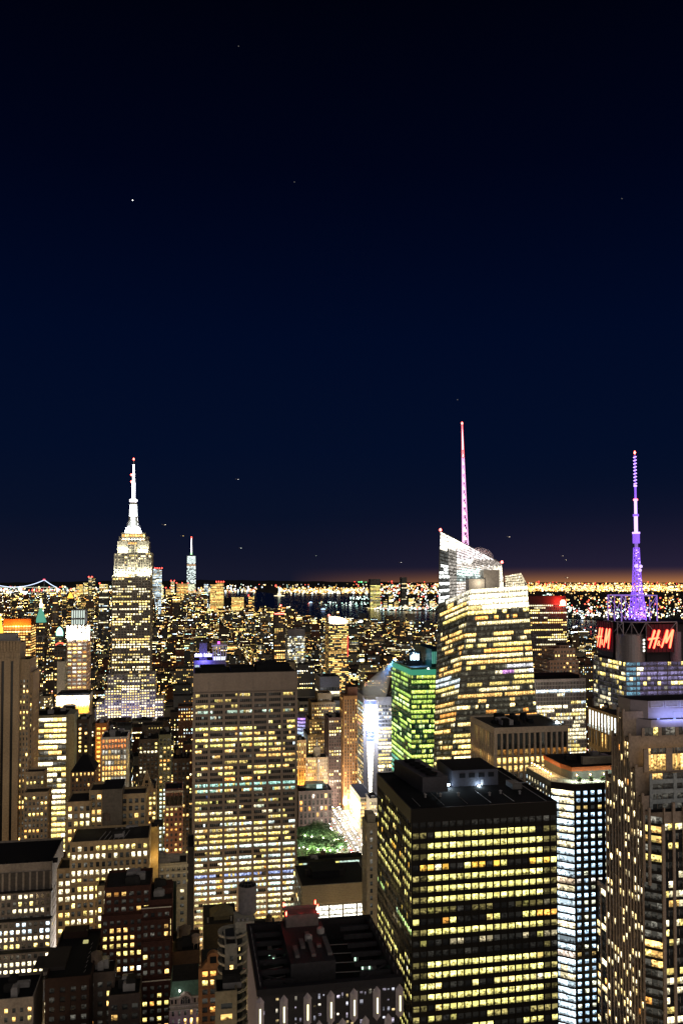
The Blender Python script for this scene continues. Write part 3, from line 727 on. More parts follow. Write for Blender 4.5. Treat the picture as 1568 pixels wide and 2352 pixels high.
nface(321, XE + 3.5, 262, zz0, zz1, 6, 3.9, dict(p=.28, pal='gold', s=.8, floor=.4, dark=.02), wall=pw_, pw=1.6, sh=1.8, pd=.5, sd=.4, sub=4, mg=.14)
zz1, zz0 = ztop(1520, 1732, 326.0), ztop(1520, 1772, 326)
nface(326, XE + 4, 262, zz0, zz1, 6, zz1 - zz0, dict(p=1, pal='gold', s=.85, floor=0, spread=.1), pw=3.0, sh=.5, pd=.7, sd=.4, sub=6, mg=.15)
zq1 = ztop(1520, 1718, 326)
nface(326, XE + 4, 262, zz1, zq1, 6, 9, dict(p=.3, pal='gold', s=.5, floor=0, dark=.02), pw=3.0, sh=.3, pd=.7, sd=.3, sub=6, mg=.15)
zz1, zz0 = ztop(1480, 1672, 331.0), ztop(1480, 1692, 331)
nface(331, XE + 6, 262, zz0, zz1, 8, zz1 - zz0, dict(p=.4, pal='gold', s=.8, floor=0, dark=.02), pw=1.6, sh=.3, pd=.5, sd=.3, sub=3)
# octagonal louvred crown
LV = stone('crown_panel', (.30, .27, .32), .45, .12)
def crown(ya, xk, ch, za, zb, lou):
    p = b.part('crown', LV); pts = [(xk, ya + ch), (xk + ch, ya), (275, ya), (275, ya + 16), (xk, ya + 16)]; p.prism(pts, za, zb)
    if lou:
        for k in range(9):
            lv = b.part('louvre', stone('louvre_slat', (.40, .38, .42), .4)); xs = xk + ch + 1 + k * 7.2
            lv.box(xs, xs + 6.4, ya - .35, ya - .05, zb - 2.9, zb - 2.5); lv.box(xs, xs + .4, ya - .35, ya - .05, zb - 2.5, zb - .2); lv.box(xs + 6, xs + 6.4, ya - .35, ya - .05, zb - 2.5, zb - .2)
            for j in range(4): lv.box(xs + .4, xs + 6, ya - .3, ya - .05, zb - .5 - j * .5, zb - .25 - j * .5)
        lv.box(xk + ch, 275, ya - .2, ya - .05, zb - .2, zb)
    b.part('crown_deck', ROOF2).prism([(x + .4 if x < 270 else x, y + .4) for x, y in pts[:3]] + [(275, ya + 15.6), (xk + .4, ya + 15.6)], zb, zb + .08)
crown(331.5, XE + 6, 4.5, ztop(1470, 1696, 331.5), ztop(1470, 1655, 331.5), False)
crown(334.5, XE + 5.5, 5.5, ztop(1470, 1655, 334.5), ztop(1470, 1611, 334.5), True)
for k in range(4):
    X = XE + 22 + k * 13; zc = ztop(1470, 1655, 331.5); p = b.part('roof_gantry', STEEL)
    p.tube((X, 332.6, zc), (X, 332.6, zc + 3.2), .09); p.tube((X + 8, 332.6, zc), (X + 8, 332.6, zc + 3.2), .09); p.tube((X, 332.6, zc + 3.2), (X + 8, 332.6, zc + 3.2), .09)
BLF = glow('added_blue_lamp', (.25, .35, 1.), .8)
for k in range(9): b.part('added_lamp', BLF).box(XE + 14 + k * 8, XE + 15 + k * 8, 332.0, 332.4, ztop(1470, 1655, 331.5) + .1, ztop(1470, 1655, 331.5) + .5)  # added blue lamps, standing in for light from billboards out of view
b.lamp_light('crown_flood', (XE + 45, 329.0, ztop(1470, 1655, 331.5) + .6), 3600, (.34, .42, 1.), 'AREA', 60, (XE + 45, 334.5, ztop(1470, 1640, 334.5)), .6)  # added blue area light for the crown, no real floodlight here
keep_clear(1363, 1568, 2400, 312)
b.finish()

# --- pier-fronted office box behind the black tower
b = Building('ribbed_office_block', 'wide concrete office block with deep vertical ribs and a lit window row near the roof', wall=stone('rib_concrete', (.36, .31, .27), .8), roof=ROOF2)
Yf = 445; x0, x1, z = xz(1137, 1301, 1672, Yf); Yb = at_x(1084, 1657, x0)[0]
rows = {3: (.97, (1, .60, .16), 1.6), 4: (.75, (1, .64, .2), 1.1), 2: (.6, ORG, .16), 0: (.03, WARM, .2), 1: (.1, COOL, .2)}
b.wall.box(x0, x1, Yf, Yb, 0, z); AABB.append((x0, x1, Yf, Yb, 0, z, len(BUILDINGS) - 1))
zb = z - 2.4; fh = 4.6
for a, e, nx, ed in (((x0, Yf), (x1, Yf), 13, True), ((x0, Yb), (x0, Yf), 12, False)):
    za = zb - 9.4
    b.facade(a, e, za, zb, nx, 1, lights(b.rng, 1, nx, p=.06, s=.3, dark=.008), pw=1.1, sh=0, pd=1.3, sd=0, edge=ed)
    ny = int(za / fh)
    b.facade(a, e, za - ny * fh, za - .01, nx, ny, lights(b.rng, ny, nx, p=.7, pal='gold', s=1.2, floor=.3, rows={0: rows[2], 1: rows[3], 2: rows[4]}), pw=1.1, sh=1.1, pd=1.3, sd=.3, edge=ed)
b.wall.box(x0 - 1.36, x1, Yf - 1.36, Yf, zb, z); b.wall.box(x0 - 1.36, x0, Yf, Yb, zb, z)
for q in ((x0 - 1.36, x1, Yf - 1.36, Yf - .8), (x0 - 1.36, x0 - .8, Yf - .8, Yb), (x0 - .8, x1, Yb - .6, Yb), (x1 - .6, x1, Yf - .8, Yb - .6)): b.wall.box(*q, z, z + 1)
b.roof.box(x0 - .8, x1 - .6, Yf - .8, Yb - .6, z, z + .15)
b.plant(x0 + 2, x1 - 4, Yf + 6, Yb - 6, z + .15, 12, 4.5, ROOF2)
p = b.part('rooftop_unit', stone('pale_unit', (.22, .22, .25))); p.box(x0 + 8, x0 + 15, Yf + 10, Yf + 22, z, z + 3)
p = b.part('roof_crane', ROOF2); X = x0 + 24; p.tube((X, Yf + 16, z), (X, Yf + 16, z + 6), .35); p.tube((X - 8, Yf + 16, z + 5.4), (X + 5, Yf + 16, z + 6.2), .3)
p = b.part('roof_lamp', LAMPW); X = xz(1273, 1277, 1650, Yf + 12)[0]; p.box(X, X + .8, Yf + 10, Yf + 10.5, z + .2, z + 1.2)
keep_clear(1084, 1301, 1760, 440)
b.finish()

# --- white-slot building in front of the sign tower
b = Building('lit_slot_building', 'cream stone building with eight tall white-lit slots under its cornice', wall=BEIGE, roof=ROOF2)
X = 290; Yn = at_x(1408, 1641, X)[0]; Yb = at_x(1351, 1619, X)[0]; z = at_x(1408, 1641, X)[1]
b.wall.box(X, X + 40, Yn - 14, Yb, 0, z); AABB.append((X, X + 40, Yn - 14, Yb, 0, z, len(BUILDINGS) - 1))
za = z - 16; b.facade((X, Yb), (X, Yn - 14), za, z - 2, 11, 1, np.tile(A((.9, 1.0, .95)) * 2.2, (1, 11, 1)), pw=1.9, sh=1, pd=.7, sd=.3, edge=False)
for k in range(3): b.facade((X, Yb), (X, Yn - 14), za - 13.5 * (k + 1), za - 13.5 * k - .02, 11, 1, lights(b.rng, 1, 11, p=.14, s=1.2, floor=0, keep=.2, dark=.02), pw=2.5, sh=3.4, pd=.5, sd=.3, edge=False)
b.wall.box(X - .9, X, Yn - 14, Yb, z - 2, z); b.roof.box(X - .6, X + 39, Yn - 13, Yb - 1, z, z + .2); b.plant(X + 3, X + 30, Yn, Yb, z, 6, 3)
b.part('roof_light', glow('amber_roof_light', (1, .55, .15), 8)).box(X + 5, X + 7, Yb - 9, Yb - 8, z + .2, z + 2.2)
keep_clear(1345, 1410, 1790, Yn - 15)
b.finish()

# --- white striped slab
b = Building('striped_office_slab', 'slab with fine white vertical stripes over lit floors, beside the crystal tower', wall=stone('bright_white_stripe', (.82, .80, .80)), roof=ROOF2)
Yf = 760; x0, x1, z = xz(1229, 1343, 1562, Yf)
b.tower(x0, x1, Yf, Yf + 40, 0, z, 'NE', bay=1.62, fl=3.9, blank=1.6, pw=.5, sh=.9, pd=.8, sd=.15, lit=dict(p=.62, pal='white', s=1.15, floor=.5, keep=.85, rows={0: (0, WHT, 0), 1: (0, WHT, 0), 4: (.2, YEL, .5), 8: (.9, YEL, 1.2), 12: (.9, WHT, 1.3), 13: (.95, WHT, 1.6), 14: (.95, WHT, 1.4)}))
b.roof.box(x0 + 3, x1 - 3, Yf + 6, Yf + 30, z, z + 4)
x2, x3, z2 = xz(1221, 1232, 1622, Yf - 6)
b.wall.box(x2, x3, Yf - 6, Yf - 1, 0, z2); x2, x3, z2 = xz(1229, 1238, 1640, Yf - 9); b.wall.box(x2, x3, Yf - 9, Yf - 6, 0, z2)
keep_clear(1229, 1343, 1730, Yf - 8)
b.finish()

# --- dark slab with the red lamp
b = Building('dark_office_slab', 'distant dark slab with broken rows of white windows and a red lamp on its cap', wall=stone('dark_stripe', (.06, .055, .06), .6), roof=ROOF2)
Yf = 1300; x0, x1, z = xz(1212, 1300, 1388, Yf)
b.tower(x0, x1, Yf, Yf + 60, 0, z, 'NE', bay=3.4, fl=4.1, blank=1, pw=1.1, sh=1.7, pd=.6, sd=.3, lit=dict(p=.42, pal='pale', s=1.5, floor=.7, keep=.8, rows={0: (.9, WHT, 1.2), 1: (.15, WHT, 1), 3: (.8, WHT, 1.5)}))
b.part('cap', stone('red_dark_cap', (.05, .018, .02), .7)).box(x0 + 1, x1 - 1, Yf + 1, Yf + 55, z + 1.3, z + 14)
X = xz(1290, 1294, 1384, Yf)[0]; p = b.part('beacon', glow('red_sign_lamp', (1, .10, .06), 14)); zz = ztop(1292, 1391, Yf); p.lathe([(2.6, zz), (4.6, zz + 3), (4.6, zz + 7), (2.4, zz + 10)], X, Yf - 3, 12)
b.lamp_light('beacon_glow', (X - 6, Yf - 10, zz + 6), 60000, (1, .05, .03), size=3)
keep_clear(1212, 1305, 1545, 1290)
b.finish()

# --- tan deco hotel
b = Building('deco_hotel', 'tan brick deco hotel with stepped setbacks and a small rooftop cupola', wall=stone('hotel_brick', (.36, .23, .17)), roof=ROOF)
for ua, ub, v, ya in ((1258, 1331, 1552, 985), (1262, 1327, 1518, 992), (1272, 1320, 1491, 1000)):
    x0, x1, z = xz(ua, ub, v, ya); b.tower(x0, x1, ya, 1040, 0, z, 'NE', bay=4.2, fl=5.2, blank=2, pw=2.2, sh=2.6, pd=.3, sd=.2, lit=dict(p=.16, pal='gold', s=1.4, floor=.1, keep=.2, dark=.02))
x0, x1, z2 = xz(1284, 1306, 1482, 1008); b.wall.box(x0, x1, 1008, 1020, z, z2); b.roof.box(x0 + 1, x1 - 1, 1009, 1019, z2, z2 + 2.5)
for k in range(3): p = b.part('arch', ROOF); xa = x0 + 2 + k * (x1 - x0 - 3) / 3; p.box(xa, xa + 2, 1007.9, 1008, z + 1, z2 - 1.5)
keep_clear(1258, 1331, 1552, 980)
b.finish()

# --- crystal tower with the spire
GL = stone('glass_mullion', (.10, .105, .095), .35, .15)
b = Building('crystal_tower', 'faceted glass tower with a slanting white-lit crown and a tall pink spire', 'skyscraper', wall=GL, roof=ROOF2)
def W3(u, v, Y): X, Z = at_y(u, v, Y); return (X, Y, Z)
def facet(b, p00, p10, p11, p01, nx, ny, colf, gx=.12, gy=.34, off=.07, mull=True):
    """sloping glazed facet given bottom-left, bottom-right, top-right, top-left; colf(i, j, s, t, u, v) -> room light"""
    p00, p10, p11, p01 = map(lambda p: np.array(p, float), (p00, p10, p11, p01))
    P = lambda s, t: (p00 * (1 - s) + p10 * s) * (1 - t) + (p01 * (1 - s) + p11 * s) * t
    n = np.cross(p10 - p00, p01 - p00); n /= np.linalg.norm(n)
    b.wall.quad(p00, p10, p11, p01)
    for j in range(ny):
        gj = .07 if proj(P(.6, (j + .5) / ny))[1] < 1394 else gy       # the crown storeys are glass from edge to edge
        for i in range(nx):
            s0, s1, t0, t1 = (i + gx / 2) / nx, (i + 1 - gx / 2) / nx, (j + gj) / ny, (j + .99) / ny
            q = [P(s0, t0) + n * off, P(s1, t0) + n * off, P(s1, t1) + n * off, P(s0, t1) + n * off]
            c = sum(q) / 4; u, v, _ = proj(c)
            b.q.append([tuple(x) for x in q]); b.c.append(colf(i, j, i / nx, j / ny, u, v))
    if mull:
        for i in range(0, nx + 1):
            if i % 3 == 0:
                a, e = P(i / nx, 0) + n * .12, P(i / nx, 1) + n * .12; b.wall.tube(a, e, .14, 4)
Yn, Yk, Ys = 600.0, 628.0, 652.0
r = b.rng
z0 = 0.0
def ext(top, bot, z):   # continue the edge top->bot down to height z
    top, bot = A(top), A(bot); k = (z - top[2]) / (bot[2] - top[2]); return tuple(top + (bot - top) * k)
NEt, NEb = W3(1079, 1354, Yn), W3(1041, 1690, Yn)
NWt, NWb = W3(1210, 1345, Yn), W3(1235, 1690, Yn)
NE0, NW0 = ext(NEt, NEb, 0), ext(NWt, NWb, 0)
SEt = W3(1006, 1388, Yk); SEb = W3(997, 1690, Yk); SE0 = ext(SEt, SEb, 0)
CHt = W3(1042, 1337, 622)
LI = {}
def rowlit(key, j, p, s0, pal='gold'):
    if (key, j) not in LI:
        q = min(.97, max(.08, p + r.normal(0, .33))); LI[(key, j)] = [q, pick(r, pal), s0 * math.exp(r.normal(0, .3)), False]
    e = LI[(key, j)]
    if r.random() > .62: e[3] = r.random() < e[0]
    return e[1] * e[2] * math.exp(r.normal(0, .25)) if e[3] else A((.9, .85, .6)) * .03 * math.exp(r.normal(0, .7))
def cf_front(i, j, s, t, u, v):
    if v < 1396: return A((1, .86, .54)) * (1.0 + .6 * math.sin(s * 40) ** 2) * (1.9 if v > 1368 else 1.15)
    if 1526 < v < 1540 and u > 1165: return A((.95, .95, 1)) * r.uniform(.3, 1.8)
    if 1540 < v < 1550 and 1150 < u < 1180: return A((.9, .4, 1)) * r.uniform(.2, 1)
    return rowlit('n', j, .62, 1.2, 'gold' if j % 3 else 'cream')
def cf_side(i, j, s, t, u, v):
    if v < 1385: return A((1, .9, .66)) * r.uniform(.4, 1.0)
    if 1556 < v < 1578 and u < 1062: return A((.8, .95, 1)) * r.uniform(.5, 1.2)
    return rowlit('e', j, .36 if v < 1560 else .64, .95, 'gold' if j % 3 else 'cream')
nfl = int(NEt[2] / 4.25)
facet(b, NE0, NW0, NWt, NEt, 30, nfl, cf_front)
facet(b, SE0, NE0, NEt, SEt, 16, nfl, cf_side)
# west flank, back and deck of the front block
NWk = W3(1222, 1345, Ys); NWk = (NWt[0] + 3, Ys, NWt[2]); SW0 = (NW0[0], Ys, 0)
b.wall._add([NW0, SW0, NWk, NWt], [[0, 1, 2, 3]], 0); b.wall._add([SW0, (SE0[0] + 10, Ys, 0), (SEt[0] + 10, Ys, SEt[2]), NWk], [[0, 1, 2, 3]], 0)
dk = b.part('roof_deck', ROOF2); zd = min(NEt[2], NWt[2]) - 3.0
dk._add([(NEt[0] + .5, Yn + 1, zd), (NWt[0] - .5, Yn + 1, zd), (NWk[0] - .5, Ys, zd), (CHt[0] + 1, 623, zd)], [[0, 1, 2, 3]], 0)
# tall back shard
TLt, TRt = W3(1010.5, 1220, Yk), W3(1151.5, 1294, Yk)
TLb, TRb = W3(1006, 1388, Yk), W3(1157, 1352, Yk)
def cf_crown(i, j, s, t, u, v):
    k = 1220 + (u - 1010) * .52          # slope line of the crown
    if v < 1263 and u < 1078: return A((1, .92, .76)) * (2.6 if v > 1238 else 1.7) * r.uniform(.9, 1.1)
    if v < 1285 and v < k + 42 and u >= 1050: return A((1, .86, .86)) * (1.1 if u < 1085 else 1.5) * r.uniform(.6, 1.1)
    if u < 1030: return A((.9, .95, .9)) * (1.5 if int((v - 1278) / 14.0) % 1 == 0 and ((v - 1280) % 14.4) < 9 and v > 1300 else .05)
    if u < 1049: return A((.36, .33, .29)) * .7
    if 1276 < v < 1294 and u < 1084: return A((.95, 1., .92)) * 1.6
    if v < 1300 and u > 1084: return A((.95, .82, .72)) * r.uniform(.25, .45)
    if 1307 < v < 1322 and u < 1100: return A((.75, 1., .9)) * 1.4
    if u > 1133: return A((1, .90, .68)) * r.uniform(1.0, 1.8)
    if 1322 < v < 1334 and u < 1105: return A((.7, .85, .8)) * r.uniform(.1, .9)
    return A((.86, .76, .66)) * r.uniform(.7, 1.0)
facet(b, TLb, TRb, TRt, TLt, 44, 20, cf_crown, gx=.14, gy=.10, mull=False)
bk = Ys + 6; XL = lambda p_: p_[0] * bk / Yk + .5
for q in ([TRb, (TRb[0], bk, TRb[2]), (TRt[0], bk, TRt[2]), TRt], [(XL(SE0), bk, 0), SE0, SEt, (XL(SEt), bk, SEt[2])], [(XL(TLb), bk, TLb[2]), TLb, TLt, (XL(TLt), bk, TLt[2])], [TLt, TRt, (TRt[0], bk, TRt[2]), (XL(TLt), bk, TLt[2])], [(TRb[0], bk, TRb[2]), (XL(TLb), bk, TLb[2]), (XL(TLt), bk, TLt[2]), (TRt[0], bk, TRt[2])]):
    b.wall._add(q, [[0, 1, 2, 3]], 0)
b.wall.tube(TLt, TRt, .45, 6); b.wall.tube(TRt, TRb, .35, 6); b.wall.tube(TLt, TLb, .3, 6)
# glass screens over the front block and plant house on the deck
s0, s1, s2 = W3(1159, 1323, 622), W3(1196, 1316, 622), W3(1210, 1345, 606)
scr = b.part('glass_screen', GL)
def cf_scr(i, j, s, t, u, v): return A((1, .84, .55)) * r.uniform(.5, 1.0)
facet(b, W3(1160, 1348, 622), W3(1203, 1348, 612), W3(1196, 1316, 614), W3(1159, 1323, 622), 10, 5, cf_scr, gx=.2, gy=.14, mull=False)
facet(b, W3(1203, 1348, 611), W3(1212, 1348, 601), W3(1210, 1344, 601), W3(1196, 1316, 613), 4, 4, cf_scr, gx=.2, gy=.14, mull=False)
PHS = stone('white_plant', (.42, .40, .38), .7)
xa, xb, zt = xz(1110, 1146, 1309, 614); b.part('plant_house', PHS).box(xa, xb, 614, 622, zd, zt)
xa, xb, zt = xz(1076, 1112, 1330, 612); b.part('plant_house', PHS).box(xa, xb, 612, 620, zd, zt)
b.lamp_light('deck_light', W3(1105, 1338, 607), 1500, (1, .85, .6), size=.6)
# spire: triangular lattice mast, lit
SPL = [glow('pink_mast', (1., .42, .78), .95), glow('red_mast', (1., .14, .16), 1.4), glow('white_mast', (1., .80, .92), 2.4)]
base, tip = A(W3(1068, 1262, 640)), A(W3(1060.5, 975, 640)); base[0] = tip[0] + .5; tipz = tip[2]
bx_, by_ = W3(1067, 1262, 640)[0], 640.; tx = W3(1060.5, 975, 640)[0]
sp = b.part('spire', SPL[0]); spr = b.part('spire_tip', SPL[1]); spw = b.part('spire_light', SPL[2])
H = tipz - base[2]; nseg = 15
def sc(t): return bx_ + (tx - bx_) * t, by_, base[2] + H * t
def sr(t): return 2.5 * (1 - t) + .3
for k in range(nseg):
    t0, t1 = k / nseg, (k + 1) / nseg; c0, c1 = sc(t0), sc(t1); r0, r1 = sr(t0), sr(t1)
    pts0 = [(c0[0] + r0 * math.cos(a), c0[1] + r0 * math.sin(a), c0[2]) for a in (-2.6, -.5, 1.57)]
    pts1 = [(c1[0] + r1 * math.cos(a), c1[1] + r1 * math.sin(a), c1[2]) for a in (-2.6, -.5, 1.57)]
    m_ = sp if k < 11 else spr
    th = .42 - .12 * t0
    for i in range(3):
        m_.tube(pts0[i], pts1[i], th, 5)
        if k < 12: m_.tube(pts0[i], pts1[(i + 1) % 3], .26, 4); m_.tube(pts0[i], pts0[(i + 1) % 3], .24, 4)
    if k < 12: spw.tube((c0[0], c0[1], c0[2] + 1), (c0[0], c0[1], c0[2] + 4.2), r0 * .55, 6, r1=r0 * .15)
    else: spw.tube(c0, c1, r0 * .55, 6)
b.part('beacon', glow('red_tip', (1, .1, .08), 8)).lathe([(.5, tipz), (.9, tipz + .8), (.4, tipz + 2)], tx, by_, 8)
for p_ in (TLt, TRt): b.part('beacon', glow('red_tip', (1, .1, .08), 8)).lathe([(.5, p_[2]), (1.1, p_[2] + .8), (.5, p_[2] + 2.2)], p_[0], p_[1] - .5, 8)
AABB.append((SE0[0], NW0[0], Yn, Ys, 0, NEt[2] - 3, len(BUILDINGS) - 1))
keep_clear(997, 1238, 1700, Yn - 2)
b.finish()

# --- green glass tower
b = Building('green_office_tower', 'green glass office tower with yellow-green floors and a white lit sign on the roof', wall=stone('green_frame', (.012, .15, .085), .3), roof=stone('blue_grey_roof', (.07, .09, .11)))
Yf = 650; x0, x1, z = xz(944, 1003, 1536, Yf); Yb = at_x(899, 1519, x0)[0]
ny = int((z - 6) / 4.05); zt = z - 5.4; zb_ = zt - ny * 4.05
b.wall.box(x0, x1, Yf, Yb, 0, z); AABB.append((x0, x1, Yf, Yb, 0, z, len(BUILDINGS) - 1))
Lg = lights(b.rng, ny, 20, p=.76, pal='green', s=.95, floor=.35, keep=.6, dark=.03); Lg *= A((.66, .95, .66)); Lg[ny - 14:, :] *= A((.9, 1., .9))
for k in range(20, 24): Lg[max(0, ny - k), :] = A((.25, 1., .72)) * b.rng.uniform(.35, .8)
b.facade((x0, Yf), (x1, Yf), zb_, zt, 5, ny, Lg, pw=.3, sh=1.25, pd=.25, sd=.12, sub=4, mg=.1)
Le = lights(b.rng, ny, 26, p=.62, pal='green', s=.85, floor=.4, keep=.7, dark=.03); Le *= A((.55, .95, .6))
for k in range(20, 24): Le[max(0, ny - k), :] = A((.2, 1., .75)) * b.rng.uniform(.3, .7)
b.facade((x0, Yb), (x0, Yf), zb_, zt, 13, ny, Le, pw=.3, sh=1.25, pd=.25, sd=.12, sub=2, mg=.1, edge=False)
TG = glow('green_band', (.10, .75, .45), .22)
p = b.part('lit_band', TG); p.box(x0 - .3, x1, Yf - .3, Yf, zt + .3, z - .6); p.box(x0 - .3, x0, Yf, Yb, zt + .3, z - .6)
p = b.part('parapet', stone('green_parapet', (.05, .12, .10), .4)); p.box(x0 - .4, x1, Yf - .4, Yf + .2, z, z + 1.2); p.box(x0 - .4, x0 + .2, Yf + .2, Yb, z, z + 1.2); b.roof.box(x0 + .2, x1, Yf + .2, Yb, z, z + .1)
xa, xb, zh = xz(973, 1003, 1486, Yf + 30); b.part('upper_block', stone('dark_green_panel', (.015, .06, .05), .4)).box(xa, xb, Yf + 8, Yb - 6, z, zh)
for k in range(7): b.part('upper_light', glow('green_dim', (.2, .8, .6), .35)).box(xa + .6 + k * 1.7, xa + 1.4 + k * 1.7, Yf + 7.9, Yf + 8, zh - 12, zh - 2)
xa, xb, zh = xz(936, 969, 1518, Yf + 22); b.part('sign_house', stone('sign_house_panel', (.04, .05, .06))).box(xa, xb, Yf + 22, Yf + 34, z, zh)
xs0, xs1, zs0 = xz(943, 963, 1516, Yf + 20); zs1 = ztop(950, 1499, Yf + 20)
SG = glow('white_blue_sign', (.62, .86, 1.), 5.5, True); p = b.part('roof_sign', SG); hgt = zs1 - zs0
for k, (w_, h_, o_) in enumerate(((.5, .62, 0), (.9, .75, .2), (.4, 1., 0), (.8, .62, 0), (.5, .9, .1), (.8, .62, 0), (.4, .8, 0))):
    xx = xs0 + k * (xs1 - xs0) / 7; p.box(xx, xx + (xs1 - xs0) / 7 * .78 * (.5 + w_ / 2), Yf + 20, Yf + 20.4, zs0 + hgt * o_, zs0 + hgt * h_)
q_ = b.part('sign_frame', BLACK); q_.box(xs0 - 1, xs1 + 1, Yf + 20.5, Yf + 20.9, z, zs1 + 1)
b.lamp_light('sign_glow', ((xs0 + xs1) / 2, Yf + 17, zs0 + 4), 5200, (.25, .6, 1.), size=1.5)
# searchlight
lx, ly, lz = x0 + .5, at_x(906, 1518, x0)[0], z + 2.2
p = b.part('searchlight', glow('searchlight_lens', (.7, .9, 1.), 40)); p.lathe([(.7, lz - .6), (1.0, lz), (.7, lz + .6)], lx, ly, 12)
b.part('searchlight_mast', STEEL).tube((lx, ly, z), (lx, ly, lz - .5), .2)
tg = at_y(858, 1592, 765); b.lamp_light('search_beam_light', (lx - 1.2, ly, lz), 260000, (.16, .42, 1.), 'SPOT', .3, (tg[0], 765, tg[1]), spot=17, blend=.6)
BEAM = (Vector((lx - 1.2, ly, lz)), Vector((tg[0], 765, tg[1])))
p = b.part('podium_light', glow('white_work_lamp', (1, 1, .9), 14)); X, Z = at_y(982, 1537, Yf - .6); p.box(X, X + .8, Yf - .9, Yf - .4, Z, Z + .8)
keep_clear(899, 1003, 1765, Yf - 2)
b.finish()

# --- sign tower with the lattice mast
b = Building('sign_tower', 'glass tower with a red neon sign on each face and a lattice mast glowing purple', 'skyscraper', wall=stone('violet_frame', (.16, .15, .20), .4), roof=ROOF2)
Yf = 660; x0, z = at_y(1436, 1522, Yf); x1 = x0 + 80; Yb = at_x(1362, 1498, x0)[0]
b.wall.box(x0, x1, Yf, Yb, 0, z); AABB.append((x0, x1, Yf, Yb, 0, z, len(BUILDINGS) - 1))
ny = int(z / 4.3); zb_ = z - ny * 4.3
Ln = lights(b.rng, ny, 24, p=.16, pal='pale', s=1.2, floor=.15, keep=.35, dark=.03)
off = Ln.sum(2) < .35
tint = np.zeros_like(Ln)
for j in range(ny):
    for i in range(24): tint[j, i] = A((.10, .22, .30)) * .9 if i < 4 else A((.14, .12, .24)) * (.5 if (ny - j) % 5 < 3 else 1.1)
Ln[off] = tint[off] * b.rng.uniform(.35, 1.2, (int(off.sum()), 1))
b.facade((x0, Yf), (x1, Yf), zb_, z, 8, ny, Ln, pw=.7, sh=1.0, pd=.35, sd=.2, sub=3, mg=.12)
Le = lights(b.rng, ny, 16, p=.26, pal='pale', s=.8, floor=.2, keep=.3, dark=.02)
for k in (19, 20, 23, 24):
    if k < ny: Le[ny - k, 6:12] = A((.12, .25, 1.)) * (1.2 if k < 22 else 1.8)
b.facade((x0, Yb), (x0, Yf), zb_, z, 5, ny, Le[:, :15], pw=.7, sh=.9, pd=.4, sd=.2, sub=3, mg=.1, edge=False)
# upper drum between the sign boxes
zt = ztop(1480, 1429, Yf); cxm, cym = x0 + 13, Yf + 13
zc1 = ztop(1445, 1457, Yf + 4); R_ = (at_y(1475, 1480, Yf + 13)[0] - at_y(1416, 1480, Yf + 13)[0]) / 2; cxm = at_y(1446, 1480, Yf + 13)[0]
dr = b.part('drum', stone('drum_panel', (.24, .22, .25), .35, .15, metal=.5)); dr.lathe([(R_, z + .01), (R_, zc1)], cxm, cym, 32)
db = b.part('drum_band', STEEL)
for k in range(8): zz = z + 2 + k * 2.6; db.lathe([(R_ + .12, zz), (R_ + .12, zz + .35)], cxm, cym, 32)
dw = b.part('drum_window', glow('drum_window_light', (1, .95, .80), 1.6))
for k in range(4):
    zz = z + 9 + k * 3.1
    for a in (-1.0, -.85): dw.prism([(cxm + (R_ + .05) * math.cos(a + d_), cym + (R_ + .05) * math.sin(a + d_)) for d_ in (-.06, .06)] + [(cxm + (R_ + .3) * math.cos(a + d_), cym + (R_ + .3) * math.sin(a + d_)) for d_ in (.06, -.06)], zz, zz + 1.7)
core = b.part('upper_core', stone('dark_core', (.03, .025, .035), .7)); core.box(x0 + 14, x1, Yf + 14, Yb - 2, z, zt - 1)
xr0 = at_y(1487, 1500, Yf + 1)[0]; core.box(xr0 + 1, x1, Yf + 5, Yf + 14, z, zt - 2); core.box(x0 + 3, x0 + 14, Yf + 28, Yb - 2, z, zt - 2)
lowp = b.part('rooftop_unit', stone('violet_panel', (.26, .19, .27), .6)); xq = at_y(1548, 1470, Yf)[0]; lowp.lathe([(4.5, z), (4.5, zt - 9)], xq + 3, Yf + 3, 24)
# truss frame around the top
tr = b.part('truss', PSTEEL)
def frame(pts, zlo, zhi, r_=.5):
    for (p_, q__) in zip(pts[:-1], pts[1:]):
        tr.tube((*p_, zhi), (*q__, zhi), r_, 6); tr.tube((*p_, zlo), (*p_, zhi), r_, 6); tr.tube((*q__, zlo), (*q__, zhi), r_, 6)
        m_ = ((p_[0] + q__[0]) / 2, (p_[1] + q__[1]) / 2); tr.tube((*p_, zhi), (*m_, zlo), r_ * .7, 6); tr.tube((*q__, zhi), (*m_, zlo), r_ * .7, 6)
xa = at_y(1411, 1432, Yf - 1)[0] + 4
frame([(x0 - 1, Yb - 22), (x0 - 1, Yf + 2), ], zt - 10, zt); 
frame([(x0 - 2, Yf + 10), (x0 + 5, Yf - 1.5), (x0 + 19, Yf - 1.5)], zt - 12, zt)
frame([(x0 + 19, Yf - 1.5), (at_y(1553, 1430, Yf - 1.5)[0], Yf - 1.5)], zt - 16, zt)
b.part('top_deck', ROOF2).prism([(x0 - 1, Yf + 3), (x0 + 5, Yf - 1), (x1, Yf - 1), (x1, Yb - 4), (x0 - 1, Yb - 4)], zt - .9, zt - .2)
